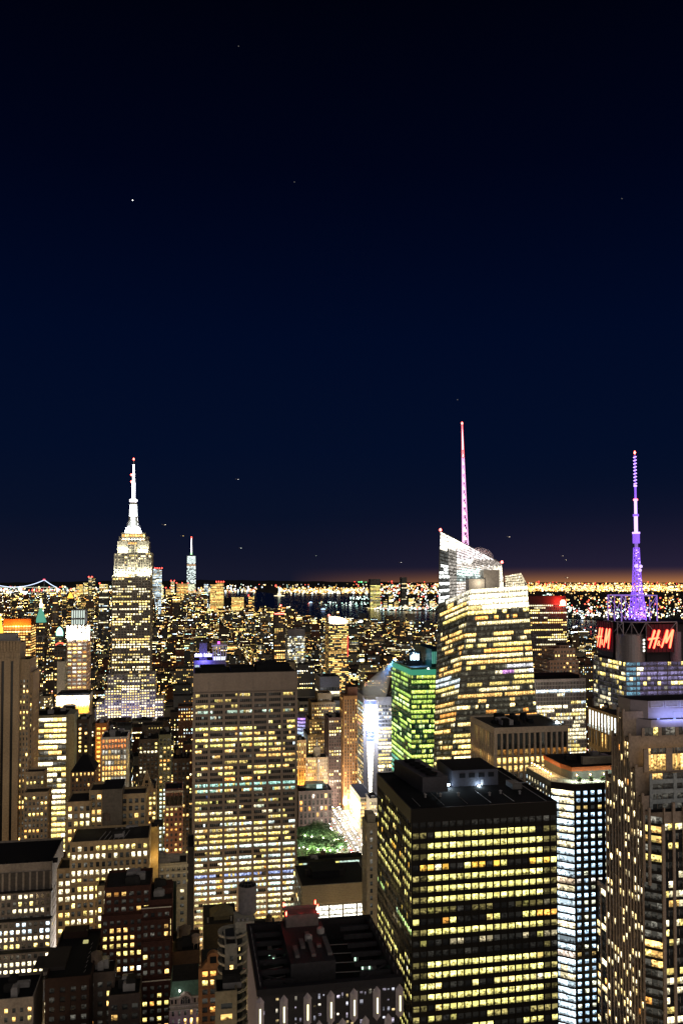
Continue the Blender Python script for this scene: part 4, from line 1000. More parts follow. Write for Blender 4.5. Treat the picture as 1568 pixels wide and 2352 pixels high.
# sign panels and letters
def stroke(M, P0, P1, w0, w1, fr, th=.8):
    p, q = A(P0), A(P1); d = q - p; L_ = np.linalg.norm(d); d /= L_; n = A((-d[1], d[0]))
    pts = []
    for k in range(7):
        a = math.pi * (k / 6 - .5) + math.pi; pts.append(p + (d * math.cos(a) + n * math.sin(a)) * w0 * .5)
    for k in range(7):
        a = math.pi * (k / 6 - .5); pts.append(q + (d * math.cos(a) + n * math.sin(a)) * w1 * .5)
    o, ex, nn = fr
    f3 = lambda c, t: tuple(o + ex * c[0] + UPW * c[1] + nn * t)
    m = len(pts); M._add([f3(c, 0) for c in pts] + [f3(c, th) for c in pts], [[i, (i + 1) % m, m + (i + 1) % m, m + i] for i in range(m)] + [list(range(m))[::-1], list(range(m, 2 * m))], 0)
def neon(b, o, ex, nn, w, h):
    core_ = glow('neon_letter', (1., .36, .16), 1.15, False); rim = glow('neon_rim', (1., .008, .015), 1.2, True)
    K = w / 410.0; Kz = h / 315.0
    T = lambda x, y: (x * K, (315 - y) * Kz)
    S_ = [((98, 22), (14, 288), 34, 20), ((170, 22), (86, 294), 36, 24), ((10, 154), (160, 132), 28, 18),
          ((302, 20), (212, 282), 34, 22), ((304, 20), (282, 205), 34, 28), ((388, 16), (288, 208), 32, 24), ((392, 18), (342, 290), 36, 28)]
    for (nm, mat, ext_, dz) in (('sign_rim', rim, 13, 0), ('sign_letter', core_, 0, .12)):
        for grp in (S_[:3], S_[3:]):
            m = b.part(nm, mat)
            for (p_, q__, wa, wb) in grp: stroke(m, T(*p_), T(*q__), (wa + ext_) * K, (wb + ext_) * K, (o + nn * dz, ex, nn), .6)
        m = b.part(nm, mat)
        for cx_, cy_, rr_ in ((166, 196, 13), (158, 236, 19)):
            for k in range(10):
                a0, a1 = 2 * math.pi * k / 10, 2 * math.pi * (k + 1) / 10
                stroke(m, T(cx_ + rr_ * math.cos(a0), cy_ + rr_ * math.sin(a0)), T(cx_ + rr_ * math.cos(a1), cy_ + rr_ * math.sin(a1)), (10 + ext_ * .5) * K, (10 + ext_ * .5) * K, (o + nn * dz, ex, nn), .6)
        stroke(m, T(164, 222), T(186, 262), (10 + ext_ * .5) * K, (9 + ext_ * .5) * K, (o + nn * dz, ex, nn), .6)
PANEL = stone('sign_panel', (.10, .012, .03), .5)
yS = Yf - 2.2; xa, za = at_y(1485.5, 1499, yS); xb, zb2 = at_y(1547, 1433, yS)
p = b.part('sign_panel', PANEL); p.box(xa, xb, yS + .8, yS + 1.2, za, zb2)
gr = b.part('sign_grid', BLACK)
for k in range(8): xx = xa + (xb - xa) * k / 7; gr.box(xx - .12, xx + .12, yS + .55, yS + .8, za, zb2)
for k in range(6): zz = za + (zb2 - za) * k / 5; gr.box(xa, xb, yS + .5, yS + .55, zz - .12, zz + .12)
xl0, zl0 = at_y(1488, 1491, yS); xl1, zl1 = at_y(1546, 1446, yS)
neon(b, A((xl0, yS + .4, zl0)), A((1., 0, 0)), A((0, -1., 0)), xl1 - xl0, zl1 - zl0)
xS = x0 - 3; ya_ = at_x(1368, 1460, xS)[0]; yb2 = at_x(1405, 1460, xS)[0]; zA, zB = at_x(1386, 1495, xS)[1], at_x(1386, 1427, xS)[1]
p = b.part('sign_panel', PANEL); p.box(xS + .8, xS + 1.2, yb2, ya_, zA, zB)
gr = b.part('sign_grid', BLACK)
for k in range(8): yy = yb2 + (ya_ - yb2) * k / 7; gr.box(xS + .55, xS + .8, yy - .15, yy + .15, zA, zB)
for k in range(6): zz = zA + (zB - zA) * k / 5; gr.box(xS + .5, xS + .55, yb2, ya_, zz - .12, zz + .12)
yl0, zq0 = at_x(1370, 1487, xS); yl1, zq1 = at_x(1401, 1444, xS)
neon(b, A((xS + .4, yl0, zq0)), A((0, -1., 0)), A((-1., 0, 0)), yl0 - yl1, zq1 - zq0)
b.lamp_light('sign_wash', ((xl0 + xl1) / 2, yS - 4, (zl0 + zl1) / 2), 2600, (1, .05, .06), size=6)
b.lamp_light('sign_wash', (xS - 4, (yl0 + yl1) / 2, (zq0 + zq1) / 2), 1600, (1, .05, .06), size=5)
# cage and mast, their purple floodlighting put into the materials as emission
PUR = glow('purple_lattice_glow', (.26, .09, 1.), .62, False, (.3, .25, .35)); PUW = glow('violet_white_glow', (.55, .34, 1.), 1.5); PUD = glow('purple_frame_glow', (.24, .13, .55), .42, False, (.3, .25, .35))
ym = Yf + 22; mx0, mz0 = at_y(1463, 1424, ym); _, mzt = at_y(1457, 1038, ym); mxt = at_y(1456.5, 1038, ym)[0]
cg = b.part('mast_cage', PUD); ca_, cb_ = at_y(1426, 1400, ym - 8)[0], at_y(1508, 1400, ym - 8)[0]; zcg = ztop(1466, 1368, ym - 8)
cpts = [(ca_, ym - 8), (cb_, ym - 8), (cb_, ym + 16), (ca_, ym + 16)]
for i in range(4):
    p_, q__ = cpts[i], cpts[(i + 1) % 4]; cg.tube((*p_, zt - 1), (*p_, zcg), .55); cg.tube((*p_, zcg), (*q__, zcg), .5)
    m_ = ((p_[0] + q__[0]) / 2, (p_[1] + q__[1]) / 2); cg.tube((*p_, zcg), (*m_, zt), .28); cg.tube((*q__, zcg), (*m_, zt), .28); cg.tube((*m_, zt), (*m_, zcg), .4)
prof = [(1424, 13.0), (1400, 11.5), (1368, 9.5), (1356, 7.6), (1300, 5.4), (1258, 4.4)]
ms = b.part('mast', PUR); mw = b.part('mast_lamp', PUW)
def cxz(v): k = (1424 - v) / (1424 - 1038); return mx0 + (mxt - mx0) * k, ztop(1460, v, ym)
vs_ = np.linspace(1424, 1258, 15); pr = b.rng
for a_, c_ in zip(vs_[:-1], vs_[1:]):
    r0 = np.interp(-a_, [-p_[0] for p_ in prof], [p_[1] for p_ in prof]) * .42; r1 = np.interp(-c_, [-p_[0] for p_ in prof], [p_[1] for p_ in prof]) * .42
    xa, za = cxz(a_); xb, zb2 = cxz(c_)
    P0 = [(xa + sx * r0, ym + sy * r0, za) for sx, sy in ((-1, -1), (1, -1), (1, 1), (-1, 1))]; P1 = [(xb + sx * r1, ym + sy * r1, zb2) for sx, sy in ((-1, -1), (1, -1), (1, 1), (-1, 1))]
    for i in range(4):
        ms.tube(P0[i], P1[i], .34, 5); ms.tube(P0[i], P1[(i + 1) % 4], .22, 4); ms.tube(P0[(i + 1) % 4], P1[i], .22, 4); ms.tube(P1[i], P1[(i + 1) % 4], .24, 4)
    for q in range(3 if a_ > 1340 else 2):
        x_, z_ = xa + pr.uniform(-1, 1) * r0, pr.uniform(za, zb2); mw.box(x_ - .5, x_ + .5, ym - r0 - .6, ym - r0, z_ - .4, z_ + .5)
# antenna bays, radomes and dishes round the mast foot
for k in range(26):
    a_ = pr.uniform(1358, 1420); x_, z_ = cxz(a_); rr_ = pr.uniform(3, 9); an = pr.uniform(0, 6.28)
    ms.tube((x_ + rr_ * math.cos(an), ym + rr_ * math.sin(an), z_ - 2), (x_ + rr_ * math.cos(an), ym + rr_ * math.sin(an), z_ + pr.uniform(3, 9)), .3, 5)
    ms.tube((x_, ym, z_), (x_ + rr_ * math.cos(an), ym + rr_ * math.sin(an), z_), .2, 4)
for v_, dx in ((1301, 2.4), (1300, -2.4), (1310, 1.5)):
    x_, z_ = cxz(v_); b.part('dish', glow('violet_dish_glow', (.55, .42, .9), .9, False, (.4, .4, .4))).lathe([(.2, z_ - 1.6), (1.5, z_ - .7), (1.5, z_ + .7), (.2, z_ + 1.6)], x_ + dx, ym - 3, 14)
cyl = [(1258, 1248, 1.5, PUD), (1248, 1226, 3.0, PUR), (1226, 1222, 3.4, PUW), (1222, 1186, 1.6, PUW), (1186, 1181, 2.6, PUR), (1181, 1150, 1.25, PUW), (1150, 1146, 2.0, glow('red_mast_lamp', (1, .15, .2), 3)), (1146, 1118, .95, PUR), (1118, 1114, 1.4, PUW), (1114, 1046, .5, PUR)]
for va, vb_, r_, mat in cyl:
    xa, za = cxz(va); xb, zb2 = cxz(vb_); b.part('mast_section', mat).tube((xa, ym, za), (xb, ym, zb2), r_, 10)
for k in range(9):
    x_, z_ = cxz(1112 - k * 7.6); b.part('mast_antenna', PUW).tube((x_ - 1.4, ym, z_), (x_ + 1.4, ym, z_ + 1.0), .55, 6)
for k in range(8):
    x_, z_ = cxz(1246 - k * 2.6); ms.lathe([(3.25, z_), (3.25, z_ + .35)], x_, ym, 10)
x_, z_ = cxz(1040); b.part('beacon', glow('red_tip', (1, .1, .08), 8)).lathe([(.5, z_ - 1.2), (1.0, z_), (.4, z_ + 1.6)], x_, ym, 8)
b.lamp_light('mast_wash', (mx0, ym - 6, zt + 6), 9000, (.38, .16, 1.), size=3)
keep_clear(1362, 1568, 1640, Yf - 3)
b.finish()

# --- the art deco skyscraper with the floodlit top
LIM = stone('pale_limestone', (.20, .18, .155)); LIML = stone('base_limestone', (.30, .285, .30))
b = Building('deco_skyscraper', 'tallest art deco skyscraper on the left with a floodlit white top and mast', 'skyscraper', wall=LIM)
Yf = 1260
def ubox(ua, ub, v, ya, yb, zlo=0, faces='N', reg=False, **k):
    x0, x1, z = xz(ua, ub, v, ya); b.tower(x0, x1, ya, yb, zlo, z, faces, reg=reg, cap=False, **k); return x0, x1, z
fl = dict(p=.48, pal='pale', s=1.8, floor=.8, keep=.6, dark=.008)
mb = b.part('base_wall', LIML)
up = dict(bay=4.3, fl=3.75, blank=1.0, pw=1.5, sh=1.5, pd=.8, sd=.25, sub=2, mg=.45)
ubox(259, 346, 1321, Yf, Yf + 62, 0, 'NW', True, lit=fl, **up)
zmid = ztop(300, 1321, Yf)
tops = ztop(300, 1269, Yf + 3)
# floodlit tiers
ff = dict(p=.42, pal='pale', s=1.2, floor=.4, keep=.4, dark=.012)
ubox(264, 294, 1271, Yf + 2, Yf + 50, zmid, 'N', lit=ff, **up); ubox(317, 348, 1269, Yf + 2, Yf + 50, zmid, 'NW', lit=ff, **up)
ubox(294, 317, 1250, Yf + 7, Yf + 48, zmid, 'N', lit=ff, **up)
ubox(271, 294, 1243, Yf + 8, Yf + 44, tops - 1, 'N', lit=dict(p=.1, dark=.05), bay=5.5, fl=4.5, blank=10, pw=3.2, sh=2.6, pd=.7, sd=.4); ubox(317, 342, 1243, Yf + 8, Yf + 44, tops - 1, 'NW', lit=dict(p=.1, dark=.05), bay=5.5, fl=4.5, blank=10, pw=3.2, sh=2.6, pd=.7, sd=.4)
t2 = ztop(300, 1243, Yf + 8)
ubox(274, 281, 1232, Yf + 14, Yf + 40, t2 - 1, 'N', bay=3, fl=9, blank=1, pw=2, sh=6, pd=.3, sd=.2, lit=dict(p=0)); ubox(334, 341, 1232, Yf + 14, Yf + 40, t2 - 1, 'N', bay=3, fl=9, blank=1, pw=2, sh=6, pd=.3, sd=.2, lit=dict(p=0))
ubox(280, 334, 1224, Yf + 12, Yf + 42, t2 - 8, 'N', bay=4, fl=5.5, blank=2.5, pw=1.1, sh=2.2, pd=.5, sd=.3, lit=dict(p=.8, pal='gold', s=.9, floor=.3, keep=.3))
t3 = ztop(300, 1222, Yf + 14)
cxm = (at_y(306.5, 1200, Yf + 26)[0]); cym = Yf + 26
px = Yf and F / proj((cxm, cym, 330))[2]
ML = glow('mast_glass_light', (.93, 1., .90), 2.6); ML2 = glow('mast_bright', (.95, 1., 1.), 5.5); MD = stone('mast_metal', (.45, .46, .44), .4, .15)
ht = lambda v: ztop(306, v, cym)
p = b.part('mast_base', ML2); 
for v0, v1, hw in ((1224, 1219, 17.5), (1219, 1213, 15.5)): p.box(cxm - hw / px, cxm + hw / px, cym - hw / px, cym + hw / px, ht(v0), ht(v1))
p = b.part('mast_shaft', MD); p.lathe([(11.5 / px, ht(1213)), (9.2 / px, ht(1200)), (7.8 / px, ht(1180)), (7.2 / px, ht(1160)), (8.2 / px, ht(1158)), (8.2 / px, ht(1154)), (5, ht(1153))], cxm, cym, 16)
p = b.part('mast_window', ML2)
for a in range(8):
    an = a * math.pi / 4 - math.pi / 2; w_ = 3.0 if a % 2 == 0 else 1.3
    for v0, v1, r0, r1 in ((1213, 1196, 12.2, 9.6), (1196, 1178, 9.6, 8.2), (1178, 1160, 8.2, 7.6)):
        c, s_ = math.cos(an), math.sin(an)
        q = [(cxm + c * r_ / px - s_ * w_ * k / px, cym + s_ * r_ / px + c * w_ * k / px, ht(v_)) for v_, r_, k in ((v0, r0, 1), (v0, r0, -1), (v1, r1, -1), (v1, r1, 1))]
        p._add(q, [[0, 1, 2, 3]], 0)
p = b.part('mast_wing', MD)
for a in range(4):
    an = a * math.pi / 2 + math.pi / 4; c, s_ = math.cos(an), math.sin(an)
    for v0, v1, r0, w_ in ((1213, 1196, 13.5, 2), (1213, 1186, 11, 2.4)):
        p.prism([(cxm + c * r0 / px - s_ * w_ / px, cym + s_ * r0 / px + c * w_ / px), (cxm - s_ * w_ / px, cym + c * w_ / px), (cxm + s_ * w_ / px, cym - c * w_ / px), (cxm + c * r0 / px + s_ * w_ / px, cym + s_ * r0 / px - c * w_ / px)], ht(v0), ht(v1))
p = b.part('mast_cap', glow('pink_white_cap', (1, .90, 1.), 5)); p.lathe([(5.5 / px, ht(1153)), (8.5 / px, ht(1151)), (8.2 / px, ht(1148)), (3 / px, ht(1145))], cxm, cym, 16)
AN = glow('antenna_light', (.90, .88, 1.), 4.5); AND = stone('antenna_steel', (.2, .2, .22), .5)
p = b.part('antenna', AND); p.tube((cxm, cym, ht(1145)), (cxm, cym, ht(1110)), 1.3, 8); p.tube((cxm, cym, ht(1110)), (cxm, cym, ht(1053)), .8, 8)
p = b.part('antenna_lamp', AN)
for k in range(30):
    v_ = 1143 - k * 2.55; r_ = 2.4 if k < 14 else (1.8 if k < 22 else 1.3); p.lathe([(r_, ht(v_)), (r_, ht(v_ - 1.7))], cxm, cym, 8)
RT = glow('red_tip_far', (1, .08, .06), 9)
for v_, dx in ((1055, 0), (1091, -3.4), (1107, -3.2)): b.part('beacon', RT).lathe([(.5, ht(v_) - 1.4), (1.5, ht(v_)), (.5, ht(v_) + 1.8)], cxm + dx, cym - 1, 8)
for k in range(14):
    a = b.rng.uniform(0, 6.28); r_ = b.rng.uniform(11, 20) / px; z_ = t3
    b.part('whip_antenna', AND).tube((cxm + r_ * math.cos(a), cym + r_ * math.sin(a), z_), (cxm + r_ * math.cos(a), cym + r_ * math.sin(a), z_ + b.rng.uniform(6, 16)), .22, 4)
# lower blocks, washed violet-white
lw_ = dict(bay=3.9, fl=3.75, blank=.8, pw=1.7, sh=1.5, pd=.8, sd=.25)
def lblock(ua, ub, v, ya, faces, p_=.8):
    x0, x1, z = xz(ua, ub, v, ya); mb.box(x0, x1, ya, ya + 40, 0, z); ny = int((z - 1) / 3.75); nx = max(1, round((x1 - x0) / 3.9))
    b.facade((x0, ya), (x1, ya), z - .8 - ny * 3.75, z - .8, nx, ny, lights(b.rng, ny, nx, p=p_, pal='pale', s=1.3, floor=.25, keep=.4, dark=.03), wall=mb, pw=1.7, sh=1.5, pd=.8, sd=.25)
    b.wall.box(x0, x1, ya - .85, ya, z - .8, z)
    if 'W' in faces: b.facade((x1, ya), (x1, ya + 40), z - .8 - ny * 3.75, z - .8, 10, ny, lights(b.rng, ny, 10, p=.6, pal='pale', s=1.1), wall=mb, pw=1.7, sh=1.5, pd=.6, sd=.25)
lblock(249, 356, 1549, 1246, 'W', .72); lblock(242, 357, 1584, 1238, 'W', .85); lblock(280, 322, 1562, 1233, '', .9); lblock(356.5, 375, 1604, 1236, 'W', .8); lblock(222, 241.5, 1612, 1240, '', .6)
x0, x1, z = xz(242, 357, 1584, 1238); AABB.append((x0, x1, 1236, 1290, 0, z, len(BUILDINGS) - 1))
# floodlamps on the setbacks
FLM = glow('flood_lamp', (1, 1, .82), 30)
def wash(ua, ub, v, Y, power, tv, dy=7):
    x0, x1, z = xz(ua, ub, v, Y); p = b.part('floodlight', FLM)
    for k in range(max(2, int((x1 - x0) / 4))): xx = x0 + (k + .5) * (x1 - x0) / max(2, int((x1 - x0) / 4)); p.box(xx - .5, xx + .5, Y - dy, Y - dy + .6, z + .2, z + .9)
    b.lamp_light('floodlight_wash', ((x0 + x1) / 2, Y - dy, z + .5), power, (1., 1., .74), 'AREA', x1 - x0, ((x0 + x1) / 2, Y + 2, ztop((ua + ub) / 2, tv, Y)), 1.0)
wash(262, 294, 1321, Yf + 2, 20000, 1304); wash(318, 348, 1321, Yf + 2, 20000, 1304); wash(294, 318, 1317, Yf + 7, 5000, 1300)
wash(271, 294, 1268, Yf + 8, 9000, 1256); wash(317, 342, 1268, Yf + 8, 9000, 1256); wash(280, 334, 1240, Yf + 12, 1500, 1232)
b.lamp_light('base_wash', ((x0 + x1) / 2, 1210, 60), 9000, (.62, .55, 1.), 'AREA', 90, ((x0 + x1) / 2, 1240, 70), 6)
keep_clear(222, 375, 1655, 1230)
b.finish()

# ================================================================== other named buildings, compact builder
def simple(name, label, u0, u1, v, Y, depth, wall, faces='N', vb=None, lit=None, roof=ROOF2, plant=4, tankn=0, group=None, cat='building', fin=True, z0=0, hmax=4, **k):
    b = Building(name, label, cat, group, wall=wall, roof=roof)
    x0, x1, z = xz(u0, u1, v, Y)
    kk = dict(bay=3.6, fl=3.8, pw=1.6, sh=1.6, pd=.35, sd=.2, lit=lit or dict(p=.35, pal='mix', s=1.2))
    kk.update(k)
    b.tower(x0, x1, Y, Y + depth, z0, z, faces, **kk)
    if plant: b.plant(x0 + 1, x1 - 1, Y + 1, Y + depth - 1, z + .15, plant, hmax)
    for i in range(tankn): b.tank(x0 + (x1 - x0) * (.3 + .4 * i), Y + depth * .4, z + .15)
    b.X0, b.X1, b.Y0, b.Y1, b.z = x0, x1, Y, Y + depth, z
    if vb: keep_clear(u0, u1, vb, Y - 1)
    if fin: b.finish()
    return b

# --- left half, behind
b = simple('floodlit_crown_tower', 'pinkish tower with a white floodlit crown band and a dark pillared lantern above it', 155, 201, 1464, 900, 30, stone('rose_stone', (.42, .29, .24)), 'NW', 1592, dict(p=.42, pal='gold', s=1.1, floor=.25, keep=.3, dark=.35), bay=4.6, fl=4.1, pw=1.5, sh=1.9, fin=False, plant=0, cap=False)
x0, x1, z = b.X0, b.X1, b.z; zc = ztop(178, 1437, 900); cw_ = stone('crown_stone', (.55, .50, .42))
p = b.part('crown', cw_); p.box(x0 + .4, x1 - .2, 900.4, 929, z, zc)
for i in range(6):
    xx = x0 + (x1 - x0) * i / 5; p.box(xx - 1.1, xx + 1.1, 899.2, 900.4, z, zc + .8)
for i in range(5): b.part('crown_slot', ROOF2).box(x0 + (x1 - x0) * (i + .55) / 5, x0 + (x1 - x0) * (i + .75) / 5, 900.3, 900.4, z + 2, zc)
zl = ztop(178, 1400, 904); p = b.part('lantern', stone('dark_lantern', (.045, .045, .05))); xa, xb = xz(164, 196, 1420, 904)[:2]; p.box(xa, xb, 904, 924, zc, zl)
q_ = b.part('lantern_panel', glow('pale_lantern_light', (.75, .88, .78), .55))
for i in range(6):
    xx = xa + (xb - xa) * (i + .2) / 6; q_.box(xx, xx + (xb - xa) * .1, 903.9, 904, zc + 8, zl - 1); q_.box(xx, xx + (xb - xa) * .1, 903.9, 904, zc + 1, zc + 6)
b.lamp_light('crown_flood', ((x0 + x1) / 2, 893, z + .4), 16000, (1, .94, .80), 'AREA', x1 - x0, ((x0 + x1) / 2, 903, zc), 1); b.lamp_light('crown_flood', (x1 + 7, 912, z + .4), 16000, (1, .94, .86), 'AREA', 4, (x1 - 2, 912, zc), 20)
for k in range(6): b.part('floodlight', FLM).box(x0 + k * (x1 - x0) / 5.5, x0 + k * (x1 - x0) / 5.5 + .8, 895, 895.6, z + .1, z + .7)
b.lamp_light('front_wash', ((x0 + x1) / 2, 860, 85), 60000, (1, .72, .52), 'AREA', 40, ((x0 + x1) / 2, 900, 120), 10)
b.finish()
simple('blank_slab', 'pale blank-walled slab standing left of the floodlit crown tower', 132, 150, 1522, 880, 18, stone('pale_plaster', (.30, .29, .25)), 'W', 1592, dict(p=.2, pal='gold', s=1.2), blank=4, plant=2)
b = simple('arcaded_roof_building', 'block topped by a white floodlit storey over a row of amber-lit arches', 130, 204, 1636, 800, 30, stone('arcade_stone', (.40, .33, .25)), 'N', 1650, dict(p=.4, pal='gold', s=1), fin=False, plant=0, cap=False)
x0, x1, z = b.X0, b.X1, b.z; za, zb = ztop(167, 1617, 800), ztop(167, 1598, 800)
p = b.part('arcade', stone('amber_stone', (.50, .34, .16))); p.box(x0, x1, 801, 829, z, za)
for i in range(12): 
    xx = x0 + (x1 - x0) * i / 11; p.box(xx - .45, xx + .45, 800, 801, z, za); 
    if i < 11: b.part('arch', glow('amber_arch_light', (1, .50, .06), 1.5)).prism([(xx + .7, 800.9), (xx + (x1 - x0) / 11 - .7, 800.9), (xx + (x1 - x0) / 11 - .7, 801), (xx + .7, 801)], z + .6, za - 1.6)
p = b.part('attic', stone('attic_stone', (.62, .58, .52))); p.box(x0 - .6, x1 + .3, 801.5, 829, za, zb)
for i in range(10): xx = x0 + 2 + (x1 - x0 - 3) * i / 10; b.part('attic_window', ROOF2).box(xx, xx + .9, 801.42, 801.5, za + 3, za + 5.2)
p = b.part('roof', ROOF2); p.box(x0, x1, 802, 829, zb, zb + 1.5)
b.lamp_light('attic_flood', ((x0 + x1) / 2, 796, za - .5), 15000, (1, .95, .85), 'AREA', x1 - x0, ((x0 + x1) / 2, 803, zb), .8); b.lamp_light('arch_flood', ((x0 + x1) / 2, 797, z + .3), 5000, (1, .5, .08), 'AREA', x1 - x0, ((x0 + x1) / 2, 803, za), .8)
xa, xb = xz(145, 172, 1622, 790)[:2]; b.part('stair_house', ROOF).box(xa, xb, 790, 799, 0, ztop(158, 1622, 790))
b.finish()
b = simple('bright_glass_office', 'glass office block with every floor blazing yellow-white, right of the stone tower', 73, 153, 1646, 720, 34, stone('bright_frame', (.20, .21, .18)), 'N', 1960, dict(p=.93, pal='pale', s=1.7, floor=.2, keep=.6, dark=.05, spread=.25), bay=3.4, fl=4.6, pw=.25, sh=1.5, blank=1.2, fin=False, plant=6)
xa, xb, zt = xz(153, 172, 1640, 724); b.wall.box(xa, xb, 724, 750, 0, zt); b.finish()
simple('dark_gap_tower', 'narrow dark brown tower with two amber window columns behind the arcaded block', 178, 205, 1655, 740, 24, DARKB, 'N', 1740, dict(p=.55, pal='gold', s=1.2, floor=.1, keep=.2), bay=5, pw=3)
b = simple('amber_lit_block', 'small block glowing deep amber on its top floors, seen beyond the hip-roofed house', 221, 246, 1664, 700, 20, BROWN, 'N', 1740, dict(p=.8, pal='gold', s=1.1, floor=.1, rows={k: (.9, (1, .55, .08), 1.1) for k in range(8)}), bay=3.5, fin=False); b.lamp_light('amber_flood', ((b.X0 + b.X1) / 2, 690, b.z - 18), 9000, (1, .5, .08), size=2); b.finish()
simple('white_grid_office', 'office block with a white grid frame and a row of orange-lit top windows', 235, 291, 1696, 640, 26, stone('white_frame', (.55, .53, .48)), 'NW', 1806, dict(p=.8, pal='gold', s=.75, floor=.5, keep=.7, dark=.25, rows={0: (1, (1, .30, .08), .7), 1: (1, (1, .30, .08), .55), 9: (.1, WARM, .3), 10: (.1, WARM, .3), 8: (.15, WARM, .3)}), bay=2.35, fl=4.1, pw=.85, sh=.95, pd=.5, sd=.12, blank=.6, plant=9, hmax=6)
# hipped roof house
b = simple('hip_roofed_block', 'brown brick block under a dark hipped roof with a bright top storey', 164, 218, 1772, 600, 24, stone('hip_brick', (.16, .10, .065)), 'NW', 1835, dict(p=.25, pal='gold', s=1.1, rows={0: (1, WARM, 1.2), 2: (.4, WARM, .9)}, floor=.15, keep=.3), fin=False, plant=0, cap=False, blank=.8, bay=2.8)
x0, x1, z = b.X0, b.X1, b.z; zr = ztop(190, 1737, 606)
b.roof.prism([(x0 - .4, 599.5), (x1 + .4, 599.5), (x1 + .4, 624), (x0 - .4, 624)], z, zr, poly1=[(x0 + 6, 609), (x1 - 6, 609), (x1 - 6, 614), (x0 + 6, 614)]); b.finish()
# gabled gothic loft
b = simple('gabled_loft', 'pale narrow loft tower with a steep pointed gable', 315, 359, 1812, 640, 22, stone('loft_terracotta', (.34, .26, .17)), 'N', 1890, dict(p=.42, pal='gold', s=1.1, floor=.1, keep=.2), fin=False, plant=1, cap=False, bay=2.6, fl=3.7, pw=1.2, sh=1.4)
x0, x1, z = b.X0, b.X1, b.z; zr = ztop(338, 1772, 640); xm = (x0 + x1) / 2
for i in range(7):
    xx = x0 + (x1 - x0) * i / 6; b.wall.prism([(xx - .4, 639.2), (xx + .4, 639.2), (xx + .4, 640), (xx - .4, 640)], z - 6, z + 2); b.wall.prism([(xx - .4, 639.2), (xx + .4, 639.2), (xx + .4, 640), (xx - .4, 640)], z + 2, z + 4.5, poly1=[(xx - .05, 639.5), (xx + .05, 639.5), (xx + .05, 640), (xx - .05, 640)])
b.wall.prism([(xm - 4.5, 639.5), (xm + 4.5, 639.5), (xm + 4.5, 646), (xm - 4.5, 646)], z, zr, poly1=[(xm - .2, 639.5), (xm + .2, 639.5), (xm + .2, 646), (xm - .2, 646)])
b.roof.prism([(x0 + .5, 641), (x1 - .5, 641), (x1 - .5, 661), (x0 + .5, 661)], z, z + 6, poly1=[(xm - .5, 646.5), (xm + .5, 646.5), (xm + .5, 656), (xm - .5, 656)])
for k in range(2): b.part('gable_window', ROOF2).box(xm - 1.2, xm + 1.2, 639.35, 639.5, z + 1 + k * 3.4, z + 3.4 + k * 3.2)
b.finish()
# arched deco block
b = simple('arch_topped_block', 'rose brick block with white arched windows under its pale cornice', 380, 420, 1815, 620, 20, stone('rose_brick', (.28, .14, .11)), 'N', 1920, dict(p=.3, pal='gold', s=1, floor=.1, keep=.2), fin=False, plant=2, blank=13, bay=3.2, pw=1.7, sh=1.7)
x0, x1, z = b.X0, b.X1, b.z; p = b.part('cornice', WHITE); p.box(x0 - 1, x1 + .4, 618.6, 619.5, z - 1.4, z); p.box(x0 - .5, x1 + .2, 619.0, 619.5, z - 12.5, z - 11.3)
for i in range(4):
    xx = x0 + (x1 - x0) * (i + .5) / 4; q_ = b.part('arched_window', stone('dark_arch', (.02, .02, .02), .2)); n_ = 9
    pts = [(xx - 1.1, z - 10.5), (xx + 1.1, z - 10.5)] + [(xx + 1.1 * math.cos(a), z - 5 + 1.1 * math.sin(a)) for a in np.linspace(0, math.pi, n_)]
    q_._add([(px_, 619.06, pz_) for px_, pz_ in pts], [list(range(len(pts)))], 0)
    for s_ in (-1, 1): b.part('pilaster', WHITE).box(xx + s_ * 1.55 - .3, xx + s_ * 1.55 + .3, 618.8, 619.55, z - 11.2, z - 2)
b.finish()
simple('green_lit_narrow_tower', 'narrow tower with blue-green lit windows running down one corner', 366, 392, 1690, 760, 26, stone('green_brick', (.12, .13, .10)), 'NW', 1880, dict(p=.5, pal='mix', s=1.1, floor=.1, keep=.25, rows={k: (.8, (.75, 1, .9), 1.1) for k in range(12, 30)}), bay=3.2, plant=3)
simple('dark_side_tower', 'unlit dark slab closing the gap left of the travertine slab', 431, 446, 1950, 500, 24, stone('shade_toned_wall', (.035, .035, .045)), '', 2120, plant=0)  # building side in shadow, its shade put into the wall colour
simple('dark_mid_block', 'dark block with a few amber windows, left of the green-lit narrow tower', 399, 436, 1745, 700, 24, DARKB, 'N', 1810, dict(p=.18, pal='gold', s=1.1, floor=.1, keep=.2), tankn=1)
simple('dark_ledge_block', 'low dark block with one row of lit windows under its roof, below the skyscraper', 320, 372, 1700, 800, 30, DARKB, 'N', 1740, dict(p=.3, pal='pale', s=1, floor=.2, rows={2: (.9, WHT, 1.3)}), tankn=1)

